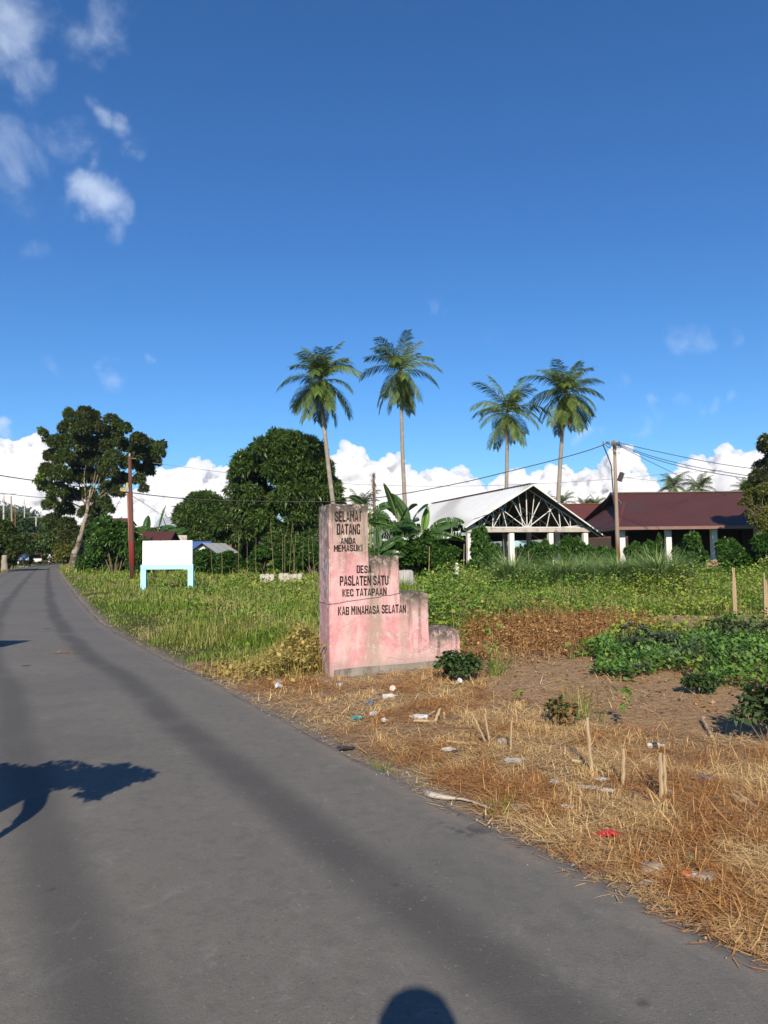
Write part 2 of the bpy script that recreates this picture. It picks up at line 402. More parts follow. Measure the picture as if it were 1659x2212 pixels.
def road_mat():
    n = NT('asphalt')
    uv = n.n('ShaderNodeUVMap', uv_map='road').outputs[0]
    sep = n.n('ShaderNodeSeparateXYZ', {0: uv}); u, v = sep.outputs[0], sep.outputs[1]
    co = n.n('ShaderNodeNewGeometry').outputs['Position']
    base = n.mix(n.noise(co, .9, 5), (.112, .107, .094), (.168, .159, .137))
    base = n.mix(n.step(n.noise(co, 75, 3, .7), .52, .72), base, (.165, .158, .145))
    base = n.mix(n.math('MULTIPLY', n.step(n.noise(co, 150, 3, .7), .52, .74), .75), base, (.05, .05, .05))
    base = n.mix(n.math('MULTIPLY', n.step(n.noise(co, 5, 7, .75, .8), .55, .70), .55), base, (.20, .193, .175))   # pale scuffs
    wob = n.math('MULTIPLY', n.math('SUBTRACT', n.noise(n.n('ShaderNodeCombineXYZ', {1: v}).outputs[0], .22, 2), .5), .35)
    uu = n.math('ADD', u, wob)
    dark = None
    for c, w, a in ((.92, .25, .56), (2.15, .24, .50), (3.05, .22, .2), (4.05, .24, .34)):          # worn wheel tracks, darker binder
        d = n.math('ABSOLUTE', n.math('SUBTRACT', uu, c))
        k = n.math('MULTIPLY', n.step(d, w, w * .15), a)
        dark = k if dark is None else n.math('MAXIMUM', dark, k)
    dark = n.math('MULTIPLY', dark, n.step(n.noise(co, 1.3, 4), .0, .55))
    base = n.mix(dark, base, (.036, .035, .036))
    spots = n.n('ShaderNodeTexVoronoi', {'Vector': co, 'Scale': 1.5, 'Randomness': 1.0})
    sp = n.math('MULTIPLY', n.step(n.math('ADD', spots.outputs['Distance'], n.math('MULTIPLY', n.noise(co, 18, 2), .05)), .15, .11), n.step(n.n('ShaderNodeSeparateColor', {0: spots.outputs['Color']}).outputs[0], .62, .64))
    base = n.mix(n.math('MULTIPLY', sp, .8), base, (.03, .03, .032))
    for (px, py, rr_) in ((950, 1786, .05), (972, 1796, .07), (995, 1805, .075), (1018, 1812, .08), (1040, 1818, .05), (855, 1925, .035), (928, 1928, .04), (409, 1660, .045), (112, 1942, .04), (1390, 2185, .06)):
        g = G(px, py); dd = n.n('ShaderNodeVectorMath', {0: co, 1: (g.x, g.y, .04)}, operation='DISTANCE').outputs['Value']
        base = n.mix(n.math('MULTIPLY', n.step(n.math('ADD', dd, n.math('MULTIPLY', n.noise(co, 13, 4, .7), .08)), rr_ * .55 + .045, rr_ * .55 + .02), .6), base, (.034, .033, .033))
    base = n.mix(n.math('MULTIPLY', n.step(n.noise(co, .45, 3, .5), .56, .60), .25), base, (.075, .073, .070))      # darker resurfaced patches
    base = n.mix(n.math('MULTIPLY', n.step(n.noise(co, 11, 5, .7), .45, .7), .35), base, (.078, .075, .069))          # mottling
    fn = n.noise(co, 48, 4, .6)
    base = n.mix(n.math('MULTIPLY', n.step(fn, .64, .72), .55), base, (.26, .245, .205))   # pale chips of stone
    base = n.mix(n.math('MULTIPLY', n.step(fn, .37, .29), .5), base, (.055, .053, .051))
    base = n.mix(n.math('MULTIPLY', n.step(n.noise(n.coords((14, 2.5, 1)), 1.0, 5, .7), .62, .75), .18), base, (.22, .21, .185))   # faint scuffs
    edge_d = n.math('MINIMUM', u, n.math('SUBTRACT', ROAD_W, u))
    dust = n.step(n.math('ADD', edge_d, n.math('MULTIPLY', n.math('SUBTRACT', n.noise(co, 3.0, 6, .7), .5), .5)), .28, -.05)
    base = n.mix(n.math('MULTIPLY', dust, .85), base, n.mix(n.noise(co, 40, 3), (.16, .13, .10), (.27, .23, .18)))
    cross = n.step(n.noise(n.n('ShaderNodeMapping', {'Vector': uv, 'Scale': (.5, 2.2, 1)}).outputs[0], 1.0, 4, .6), .68, .78)
    base = n.mix(n.math('MULTIPLY', cross, .22), base, (.2, .19, .175))
    bh = n.math('ADD', n.noise(co, 90, 3, .7), n.math('MULTIPLY', n.noise(co, 9, 3), .6))
    return n.done(n.bsdf(base, .85, .25, 0, bh, .005, .45))
me = raw_mesh('road', V, Q, mat=road_mat(), smooth=True)
uvl = me.uv_layers.new(name='road')
vi = np.empty(len(me.loops), np.int32); me.loops.foreach_get('vertex_index', vi)
UVv = np.stack([U.ravel(), np.repeat(EDGE_S[:n_s], n_u)], 1)
uvl.data.foreach_set('uv', UVv[vi].astype(np.float32).ravel())
tag(link('road', me), 'narrow grey asphalt road with dark wheel tracks curving away to the left', 'road', kind='structure')

# ------------------------------------------------------------------ zones of the verge and the field (traced on the ground)
def gp(*pts): return [(G(*p).x, G(*p).y) for p in pts]
Z_SOIL = gp((1030, 1490), (1120, 1440), (1290, 1425), (1320, 1462), (1440, 1455), (1480, 1466), (1530, 1488), (1720, 1484), (2100, 1500), (2100, 1640), (1760, 1640), (1540, 1600), (1350, 1575), (1180, 1535), (1060, 1510))
Z_SOIL2 = gp((1260, 1375), (1330, 1338), (1720, 1330), (1760, 1372), (1400, 1378))
Z_WEED = gp((1272, 1468), (1300, 1425), (1380, 1395), (1500, 1392), (1760, 1385), (1800, 1492), (1540, 1497), (1500, 1470), (1440, 1462), (1360, 1480))
Z_DRY = gp((1000, 1470), (990, 1400), (1080, 1350), (1250, 1335), (1440, 1350), (1330, 1390), (1250, 1425), (1110, 1450))
Z_STRAW_TOP = [(395, 1424), (470, 1432), (560, 1446), (640, 1452), (690, 1438), (800, 1428), (990, 1436), (1060, 1464)]
# upper border of the straw as Y(x)
st = np.array([[G(*p).x, G(*p).y] for p in Z_STRAW_TOP])
Z_STRAW = [tuple(p) for p in st] + gp((1060, 1505), (1180, 1535), (1350, 1575), (1540, 1600), (1900, 1640), (2900, 1700), (3400, 2500), (1659, 2100), (1300, 1930), (1070, 1790), (866, 1690), (735, 1618), (540, 1520), (395, 1440))

def ground_mat():
    n = NT('ground')
    co = n.n('ShaderNodeNewGeometry').outputs['Position']
    z = n.n('ShaderNodeAttribute', attribute_name='zone').outputs['Color']
    sep = n.n('ShaderNodeSeparateColor', {0: z})
    soil = n.mix(n.noise(co, 5, 7, .65), (.23, .145, .078), (.40, .275, .160))
    soil = n.mix(n.step(n.noise(co, 60, 4, .7), .5, .75), soil, (.47, .35, .23))
    soil = n.mix(n.step(n.noise(co, 26, 5, .7), .58, .72), soil, (.14, .095, .06))
    straw = n.mix(n.noise(co, 30, 5, .7), (.17, .115, .068), (.36, .255, .15))
    green = n.mix(n.noise(co, 1.2, 6), (.035, .045, .014), (.09, .095, .03))
    grav = n.mix(n.noise(co, 50, 4, .7), (.12, .10, .08), (.30, .27, .23))
    c = n.mix(sep.outputs[0], green, soil)
    c = n.mix(sep.outputs[1], c, straw)
    c = n.mix(sep.outputs[2], c, grav)
    h = n.math('ADD', n.noise(co, 14, 6, .7), n.math('MULTIPLY', n.noise(co, 55, 4), .4))
    return n.done(n.bsdf(c, .95, .1, 0, h, .05, .9))
rad = np.concatenate([np.linspace(.4, 14, 150), 14 * (3500 / 14) ** (np.linspace(0, 1, 130)[1:])])
th_f = np.linspace(R(90 - 46), R(90 + 46), 420); th_b = np.linspace(R(90 + 46), R(360 + 44), 90)[1:-1]
th = np.concatenate([th_f, th_b]); nr_, nt = len(rad), len(th)
X = (rad[:, None] * np.cos(th)[None]).ravel(); Yg = (rad[:, None] * np.sin(th)[None]).ravel()
D = np.full(len(X), 50.0)
rr = np.hypot(X, Yg); near = rr < 260
D[near] = road_d(X[near], Yg[near])
D[~near] = np.where(X[~near] > -50, 50, -60)
Z = ground_z(X, Yg, D)
zone = np.zeros((len(X), 4), np.float32); zone[:, 3] = 1
nz = fbm(np.stack([X, Yg, X * 0], 1) * 1.6, 3, 8)
Xj, Yj = X + nz * .35, Yg + nz * .35
soil = inpoly(Xj, Yj, Z_SOIL) | inpoly(Xj, Yj, Z_SOIL2) | inpoly(Xj, Yj, Z_DRY) | inpoly(Xj, Yj, Z_WEED)
straw = inpoly(Xj, Yj, Z_STRAW) & ~soil
off = np.where(D > -ROAD_W / 2, D, -ROAD_W - D)
zone[:, 0] = soil; zone[:, 1] = straw
zone[:, 2] = np.clip(1 - (off - .02 + nz * .14) / .32, 0, 1)
V = np.stack([X, Yg, Z], 1)
V = np.vstack([V, [[0, 0, -.05]]])
zone = np.vstack([zone, [[0, 0, 1, 1]]])
a = np.arange(nr_ - 1)[:, None] * nt + np.arange(nt)[None]; b = np.arange(nr_ - 1)[:, None] * nt + (np.arange(nt)[None] + 1) % nt
Q = np.stack([a, a + nt, b + nt, b], -1).reshape(-1, 4)
T = np.stack([np.full(nt, len(V) - 1), np.arange(nt), (np.arange(nt) + 1) % nt], 1)
me = raw_mesh('ground', V, Q, T, mat=ground_mat(), smooth=True)
at = me.color_attributes.new('zone', 'FLOAT_COLOR', 'POINT')
at.data.foreach_set('color', zone.astype(np.float32).ravel())
tag(link('ground', me), 'open ground of bare brown soil, straw and weeds beside the road', 'ground', kind='structure')
def gz(x, y): return float(ground_z([x], [y])[0])
def on_ground(px, py, dz=0.0):
    g = G(px, py); return Vector((g.x, g.y, gz(g.x, g.y) + dz))

# ------------------------------------------------------------------ grass, straw and weeds: stuff
def blades(x, y, z, L, w, az, lean, curl):
    """tapered bent blades (5 corners: two quads' worth) as arrays; lean 0 = upright, 1.5 = lying"""
    n = len(x); B = np.stack([x, y, z], 1)
    hd = np.stack([np.cos(az), np.sin(az), np.zeros(n)], 1)
    sd = np.stack([-np.sin(az), np.cos(az), np.zeros(n)], 1) * (w / 2)[:, None]
    tw = rng.uniform(-.8, .8, n); sd = sd * np.cos(tw)[:, None] + hd * (np.sin(tw) * w / 2)[:, None]
    up = np.array([0, 0, 1.0])
    m = B + (hd * np.sin(lean)[:, None] + up * np.cos(lean)[:, None]) * (L * .52)[:, None]
    l2 = lean + curl
    t = m + (hd * np.sin(l2)[:, None] + up * np.cos(l2)[:, None]) * (L * .48)[:, None]
    t[:, 2] = np.maximum(t[:, 2], z + .004)
    V = np.stack([B - sd, B + sd, m + sd * .85, m - sd * .85, t], 1).reshape(-1, 3)
    k = np.arange(n)[:, None] * 5
    return V, k + np.array([[0, 1, 2, 3]]), k + np.array([[3, 2, 4]])
def leaves_flat(x, y, z, L, w, az, tilt):
    """single leaves (diamond quads folded on the midrib)"""
    n = len(x); B = np.stack([x, y, z], 1)
    hd = np.stack([np.cos(az) * np.cos(tilt), np.sin(az) * np.cos(tilt), np.sin(tilt)], 1)
    sd = np.stack([-np.sin(az), np.cos(az), rng.uniform(-.5, .5, n)], 1)
    V = np.stack([B, B + hd * (L * .42)[:, None] + sd * (w / 2)[:, None], B + hd * L[:, None], B + hd * (L * .42)[:, None] - sd * (w / 2)[:, None]], 1).reshape(-1, 3)
    return V, np.arange(n)[:, None] * 4 + np.array([[0, 1, 2, 3]])
class Cover:
    def __init__(s): s.V, s.Q, s.T, s.n = [], [], [], 0
    def put(s, V, Q, T=None):
        s.V.append(V); s.Q.append(Q + s.n)
        if T is not None: s.T.append(T + s.n)
        s.n += len(V)
    def build(s, name, mat, label, cat='ground cover'):
        me = raw_mesh(name, np.vstack(s.V), np.vstack(s.Q), np.vstack(s.T) if s.T else None, mat)
        return tag(link(name, me), label, cat, kind='stuff')
def scatter(n, y0, y1, a0=-33.5, a1=33.5, pw=1.0):
    """points in a wedge ahead of the road, thinning with distance"""
    u = rng.random(n)
    if pw == 1.0: Y = y0 * (y1 / y0) ** u
    else: q = 1 - pw; Y = (y0 ** q + u * (y1 ** q - y0 ** q)) ** (1 / q)
    X = Y * np.tan(np.radians(rng.uniform(a0, a1, n)))
    return X, Y
def field_noise(x, y, f, s): return fbm(np.stack([x, y, x * 0], 1) * f, 3, s)

STRAW = leaf_mat('straw', [(.25, .14, .055), (.50, .32, .13), (.68, .48, .225), (.76, .58, .31), (.56, .36, .15)], .15, .6, .25,
                 patch=[(.17, .07, .025), (.37, .165, .052), (.50, .255, .083), (.58, .38, .155)], patch_scale=1.2, patch_range=(.45, .58))
GRASS = leaf_mat('grass', [(.11, .17, .018), (.18, .24, .03), (.26, .30, .05), (.34, .34, .10), (.44, .37, .16)], .3, .5, .3,
                 patch=[(.09, .17, .014), (.135, .23, .022), (.18, .27, .03), (.23, .29, .05)], patch_scale=.35, patch_range=(.42, .58), dry=[(.30, .24, .10), (.42, .33, .15), (.50, .42, .22), (.24, .22, .07)], dry_scale=.55, dry_range=(.53, .63))
WEED = leaf_mat('weed', [(.065, .15, .015), (.11, .22, .022), (.165, .29, .035), (.23, .35, .055)], .28, .45, .4,
                patch=[(.17, .26, .02), (.24, .33, .03), (.32, .37, .06), (.34, .29, .11)], patch_scale=.3, patch_range=(.46, .58), dry=[(.22, .20, .05), (.34, .25, .09), (.16, .19, .03)], dry_scale=.9, dry_range=(.58, .68))
DRYWEED = leaf_mat('dry_weed', [(.12, .055, .018), (.24, .115, .036), (.36, .19, .066), (.48, .30, .13), (.17, .08, .027)], .15, .6, .2)
YELLOW = leaf_mat('withered_vine', [(.36, .27, .08), (.48, .38, .14), (.30, .28, .06), (.22, .14, .05)], .25, .55, .25)

def straw_cover():
    c = Cover()
    # lying and tangled straw
    x, y = scatter(400000, 2.4, 12, -24, 52, 1.35)
    d = road_d(x, y); nzv = field_noise(x, y, 1.1, 11); nz2 = field_noise(x, y, .45, 12)
    soil = inpoly(x + nzv * .4, y + nzv * .4, Z_SOIL) | inpoly(x, y, Z_SOIL2)
    ok = inpoly(x + nzv * .3, y + nzv * .3, Z_STRAW) | (soil & (rng.random(len(x)) < .10 + .2 * (nz2 > .05))) | (inpoly(x, y, Z_DRY) & (rng.random(len(x)) < .25))
    ok &= d > .05 + np.maximum(0, .32 * nzv) + .34 * rng.random(len(x)) ** 2
    nz4 = field_noise(x, y, 2.3, 15); ok &= (nzv + .5 * nz4 > .0) | (rng.random(len(x)) < .40)
    g0 = G(713, 1467); g1 = G(950, 1467); u = np.clip((x - g0.x) / (g1.x - g0.x), 0, 1); ok &= (np.abs(y - (g0.y + u * (g1.y - g0.y) - .12)) > .2) | (rng.random(len(x)) < .3) | (x < g0.x - .1) | (x > g1.x)
    x, y = x[ok], y[ok]; n = len(x); z = ground_z(x, y)
    kind = rng.random(n)
    L = np.where(kind < .88, rng.uniform(.04, .15, n), rng.uniform(.14, .30, n))
    w = np.where(kind < .88, rng.uniform(.002, .0042, n), rng.uniform(.0035, .006, n)) * np.maximum(1, y / 5.5)
    lean = np.where((rng.random(n) < .94) | (kind > .88), rng.uniform(1.30, 1.56, n), rng.uniform(.3, 1.2, n))
    c.put(*blades(x, y, z + rng.uniform(-.004, .03, n), L, w, rng.uniform(0, 6.283, n), lean, rng.uniform(-.12, .35, n)))
    # upright tufts of dry grass
    tx, ty = scatter(1300, 2.6, 10.5, -20, 50, 1.2)
    k = inpoly(tx, ty, Z_STRAW) & (road_d(tx, ty) > .3); tx, ty = tx[k], ty[k]
    m = 26
    x = np.repeat(tx, m) + rng.normal(0, .035, len(tx) * m); y = np.repeat(ty, m) + rng.normal(0, .035, len(tx) * m); n = len(x)
    L = np.repeat(rng.uniform(.03, .10, len(tx)), m) * rng.uniform(.5, 1.2, n)
    c.put(*blades(x, y, ground_z(x, y), L, rng.uniform(.002, .004, n) * np.maximum(1, y / 5.5), rng.uniform(0, 6.283, n), np.abs(rng.normal(0, .5, n)), rng.uniform(0, .9, n)))
    # bits of straw and leaf crumbs over the bare soil and the gravel edge
    x, y = scatter(17000, 2.5, 16, -24, 50, 1.2); d = road_d(x, y)
    k = (d > -.12) & (d < 30); x, y = x[k], y[k]; n = len(x)
    k2 = inpoly(x, y, Z_SOIL) | (road_d(x, y) < .6) | inpoly(x, y, Z_SOIL2); x, y = x[k2], y[k2]; n = len(x)
    zz = np.maximum(ground_z(x, y), np.where(road_d(x, y) < .05, .018, -9))
    c.put(*blades(x, y, zz + .004, rng.uniform(.02, .12, n), rng.uniform(.003, .007, n), rng.uniform(0, 6.283, n), rng.uniform(1.35, 1.55, n), rng.uniform(-.1, .1, n)))
    c.build('dry_straw', STRAW, 'dry tan and rust coloured straw lying tangled over the roadside', 'straw')
straw_cover()

def grass_cover():
    c = Cover(); wv = Cover()
    # roadside and field grass, from behind the monument to the far hedge
    x, y = scatter(290000, 5.0, 62, -34, 44, 1.0)
    d = road_d(x, y); nzv = field_noise(x, y, .5, 21); nz2 = field_noise(x, y, 1.6, 22)
    bad = inpoly(x + nz2 * .25, y + nz2 * .25, Z_STRAW) | inpoly(x, y, Z_SOIL) | inpoly(x, y, Z_SOIL2) | inpoly(x, y, Z_DRY) | inpoly(x, y, Z_WEED)
    ok = ~bad & (d > .12 + .15 * nz2 + .2 * rng.random(len(x)))
    ok &= ~((d > 0) & (d < 3.4) & (np.abs(y - 27.2 - .35 * d) < .55))                # a trodden path meets the road
    x, y, d, nzv = x[ok], y[ok], d[ok], nzv[ok]; n = len(x)
    nzc = field_noise(x, y, 1.1, 27); grow = np.clip(.35 + d / 3.0, .35, 1) * np.clip(.95 + .9 * nzv + 1.9 * nzc, .3, 2.6)
    L = rng.uniform(.12, .40, n) * grow * np.where((x < -3) & (y > 15), .78, 1)
    w = rng.uniform(.004, .008, n) * np.maximum(1, y / 7.5)
    c.put(*blades(x, y, ground_z(x, y, d), L, w, rng.uniform(0, 6.283, n), np.abs(rng.normal(.25, .6, n)), rng.uniform(.3, 1.9, n)))
    # taller seeding stalks and pale dead stems rising out of it
    x, y = scatter(5000, 9, 58, -33, 44, 1.0); d = road_d(x, y); nzs = field_noise(x, y, .5, 28)
    k = (d > 1.2) & (nzs > .0) & ~inpoly(x, y, Z_STRAW) & ~inpoly(x, y, Z_SOIL) & ~inpoly(x, y, Z_SOIL2) & ~inpoly(x, y, Z_DRY) & ~inpoly(x, y, Z_WEED); x, y, d = x[k], y[k], d[k]; n = len(x)
    c.put(*blades(x, y, ground_z(x, y, d), rng.uniform(.5, 1.05, n), rng.uniform(.004, .007, n) * np.maximum(1, y / 9), rng.uniform(0, 6.283, n), np.abs(rng.normal(.0, .25, n)), rng.uniform(-.2, .8, n)))
    # far left verge of the road
    x, y = scatter(40000, 14, 110, -40, -24, .9); d = road_d(x, y); k = d < -ROAD_W - .15
    x, y, d = x[k], y[k], d[k]; n = len(x)
    c.put(*blades(x, y, ground_z(x, y, d), rng.uniform(.12, .4, n), rng.uniform(.005, .009, n) * np.maximum(1, y / 7), rng.uniform(0, 6.283, n), np.abs(rng.normal(.1, .4, n)), rng.uniform(.1, 1.2, n)))
    x, y = scatter(30000, 60, 130, -29, -8, 1.0); d = road_d(x, y); k = d > .2; x, y, d = x[k], y[k], d[k]; n = len(x)
    c.put(*blades(x, y, ground_z(x, y, d), rng.uniform(.2, .6, n), rng.uniform(.05, .09, n), rng.uniform(0, 6.283, n), np.abs(rng.normal(.2, .5, n)), rng.uniform(.1, 1.2, n)))
    # green tufts in the straw by the road edge
    for (px, py) in ((800, 1650), (815, 1655), (1085, 1740), (560, 1450), (640, 1470), (880, 1700)):
        g = G(px, py); m = 60
        x = g.x + rng.normal(0, .06, m); y = g.y + rng.normal(0, .06, m)
        c.put(*blades(x, y, ground_z(x, y), rng.uniform(.04, .12, m), rng.uniform(.002, .004, m), rng.uniform(0, 6.283, m), np.abs(rng.normal(.2, .4, m)), rng.uniform(0, .8, m)))
    c.build('grass', GRASS, 'long yellow green grass growing along the road and over the field', 'grass')
    # leafy weeds and vines among the grass
    x, y = scatter(330000, 5.0, 60, -33, 44, 1.0); d = road_d(x, y)
    nzv = field_noise(x, y, .35, 31); nz2 = field_noise(x, y, 1.4, 32)
    px_right = x / y > .05
    bad = inpoly(x + nz2 * .25, y + nz2 * .25, Z_STRAW) | inpoly(x, y, Z_SOIL) | inpoly(x, y, Z_SOIL2) | inpoly(x, y, Z_DRY) | inpoly(x, y, Z_WEED)
    dens = np.where(px_right, np.where(y < 34, .95, .5), np.clip((d - 1.2) / 3, 0, 1) * np.clip(.42 + 2.2 * nzv, .06, 1))
    ok = ~bad & (rng.random(len(x)) < dens) & (d > .5)
    x, y, d, nz2 = x[ok], y[ok], d[ok], nz2[ok]; n = len(x)
    nz5 = field_noise(x, y, .8, 37); top = (.13 + .62 * np.clip(nz5 * 1.5 + .15, 0, 1) + .22 * np.clip(nz2, 0, 1)) * np.clip(d / 3.5, .25, 1) * np.where(y > 26, .9, 1) * np.where(px_right[ok], 1.5, np.where(y > 17, .55, .9))
    z = ground_z(x, y, d) + top * rng.random(n) ** .55
    L = rng.uniform(.045, .10, n) * np.maximum(1, y / 19); wl_ = L * rng.uniform(.45, .8, n)
    wv.put(*leaves_flat(x, y, z, L, wl_, rng.uniform(0, 6.283, n), rng.uniform(-.7, .95, n)))
    # the dark green patch on the right
    x, y = scatter(75000, 6.8, 14, -2, 48, 1.0); nz3 = field_noise(x, y, 1.5, 33)
    k = inpoly(x + nz3 * .25, y + nz3 * .25, Z_WEED); x, y, nz3 = x[k], y[k], nz3[k]; n = len(x)
    z = ground_z(x, y) + (.12 + .34 * np.clip(nz3 * 1.3 + .3, 0, 1)) * rng.random(n) ** .5
    L = rng.uniform(.04, .085, n); wp = Cover(); wp.put(*leaves_flat(x, y, z, L, L * rng.uniform(.5, .75, n), rng.uniform(0, 6.283, n), rng.uniform(-.9, 1.1, n)))
    wp.build('weed_patch', leaf_mat('patch_weed', [(.06, .14, .024), (.09, .195, .03), (.13, .25, .042), (.17, .30, .06)], .28, .45, .4, patch=[(.08, .115, .05), (.12, .16, .07), (.14, .20, .08)], patch_scale=.9, patch_range=(.56, .66)), 'dense low patch of dark green leafy weeds on the bare soil at the right', 'weeds')
    wv.build('weeds', WEED, 'leafy green weeds and creepers covering the field behind the monument', 'weeds')
    # withered brown weeds
    b = Cover()
    x, y = scatter(150000, 7.0, 16, -22, 34, 1.0); nz3 = field_noise(x, y, 1.2, 34)
    nz6 = field_noise(x, y, 2.6, 39); k = inpoly(x + nz3 * .8 + nz6 * .3, y + nz3 * .8, Z_DRY) & ((nz6 > -.25) | (rng.random(len(x)) < .35)); x, y, nz3 = x[k], y[k], nz3[k]
    far = np.clip((y - 9.0) / 2.5, .08, 1)
    k = rng.random(len(x)) < far; x, y, nz3, far = x[k], y[k], nz3[k], far[k]; n = len(x)
    H = (.07 + .20 * far) * np.clip(1 + 1.8 * nz3, .25, 1.8)
    half = int(n * .42)
    b.put(*blades(x[:half], y[:half], ground_z(x[:half], y[:half]), H[:half] * rng.uniform(.7, 1.3, half), rng.uniform(.005, .009, half), rng.uniform(0, 6.283, half), np.abs(rng.normal(.45, .6, half)), rng.uniform(-.3, 1.4, half)))
    m = n - half
    L = rng.uniform(.03, .08, m)
    b.put(*leaves_flat(x[half:], y[half:], ground_z(x[half:], y[half:]) + H[half:] * rng.random(m), L, L * .6, rng.uniform(0, 6.283, m), rng.uniform(-.6, .6, m)))
    # fallen leaves on the bare soil
    x, y = scatter(2600, 6.5, 12, 0, 40, 1.0); k = inpoly(x, y, Z_SOIL) | inpoly(x, y, Z_DRY); x, y = x[k], y[k]; n = len(x)
    L = rng.uniform(.018, .06, n); b.put(*leaves_flat(x, y, ground_z(x, y) + .012, L, L * .6, rng.uniform(0, 6.283, n), rng.uniform(-.1, .5, n)))
    b.build('withered_weeds', DRYWEED, 'withered brown weeds and fallen leaves right of the monument', 'weeds')
    # the yellowing vine left of the monument
    v = Cover(); m = 6500
    gx = G(640, 1455); x = gx.x + rng.normal(-.05, .5, m) + .12; y = gx.y + .35 + rng.normal(0, .36, m)
    k = (y > 8.2) & (x < -.85 + .12 * rng.random(m)); x, y = x[k], y[k]; n = len(x)
    H = .40 * np.exp(-((x + 1.0) / .5) ** 2) * np.clip(.75 + .9 * field_noise(x, y, 3.0, 41), .25, 1.5) + .06
    L = rng.uniform(.03, .09, n); v.put(*leaves_flat(x, y, ground_z(x, y) + H * rng.random(n) ** .7, L, L * .6, rng.uniform(0, 6.283, n), rng.uniform(-.7, .6, n)))
    h2 = n // 2
    v.put(*blades(x[:h2], y[:h2], ground_z(x[:h2], y[:h2]), H[:h2] * rng.uniform(.6, 1.4, h2) + .1, rng.uniform(.003, .006, h2), rng.uniform(0, 6.283, h2), np.abs(rng.normal(.2, .5, h2)), rng.uniform(0, 1.2, h2)))
    v.build('withered_vine', YELLOW, 'withered yellow vine tangled at the left foot of the pink monument', 'vine')
grass_cover()

# gravel crumbs along the broken road edge: stuff
def gravel():
    mb = MB(); base = MB().ball((0, 0, 0), 1, 1)
    bv = np.array(base.v); bf = np.array(base.f)
    n = 4200
    s = rng.uniform(len(EDGE_R) * .10, len(EDGE_R) * .42, n).astype(int)
    off = rng.normal(-.10, .11, n)
    p = EDGE_R[s] - left_n[s] * off[:, None] * -1
    r = rng.uniform(.003, .009, n) * np.where(rng.random(n) < .04, 1.8, 1)
    inside = road_d(p[:, 0], p[:, 1]) < .0
    z = np.where(inside, .02, np.maximum(ground_z(p[:, 0], p[:, 1]), -.05)) + r * .3
    sq = rng.uniform(.55, 1.2, (n, 1, 3))
    V = (bv[None] * sq * r[:, None, None] + np.stack([p[:, 0], p[:, 1], z], 1)[:, None]).reshape(-1, 3)
    T = (bf[None] + (np.arange(n) * len(bv))[:, None, None]).reshape(-1, 3)
    gm = leaf_mat('gravel_stone', [(.10, .09, .08), (.2, .18, .15), (.34, .30, .25), (.15, .12, .09)], 0, .9, .2)
    tag(link('gravel', raw_mesh('gravel', V, tris=T, mat=gm)), 'grey gravel crumbs along the broken edge of the asphalt', 'gravel', kind='stuff')
gravel()
# ------------------------------------------------------------------ the pink stepped monument
MON_Y = 20.0
mon_c = G(713, 1467)
MON = thing('welcome_monument', 'faded pink stepped concrete welcome monument with black stencilled words, beside the road', 'monument', (mon_c.x, mon_c.y, 0), R(MON_Y))
mon_n = Vector((math.sin(R(MON_Y)), -math.cos(R(MON_Y)), 0)); mon_t = Vector((math.cos(R(MON_Y)), math.sin(R(MON_Y)), 0))
def on_face(px, py, out=0.0):
    """pixel -> (s, z) on the monument's front"""
    d = ray(px, py); o = Vector((0, 0, CAM_H)); c = Vector((mon_c.x, mon_c.y, 0)) + mon_n * out
    t = (c - o).dot(mon_n) / d.dot(mon_n); p = o + d * t - c
    return p.dot(mon_t), p.z
def z5(x, y): return ((1150 + x * .48222) * .54004, (1950 + y * .48222) * .54004)
s1, zt1 = on_face(*z5(667, 140)); s2, zt2 = on_face(*z5(926, 565)); s3, zt3 = on_face(*z5(1168, 866)); s4, zt4 = on_face(*z5(1424, 1168))
print('monument steps', s1, zt1, s2, zt2, s3, zt3, s4, zt4)
DEPTH = .50
(_ca, CR_0), (_cb, _cz) = on_face(*z5(350, 972)), on_face(*z5(932, 882))
CR_K = (_cz - CR_0) / (_cb - _ca); CR_0 -= CR_K * _ca
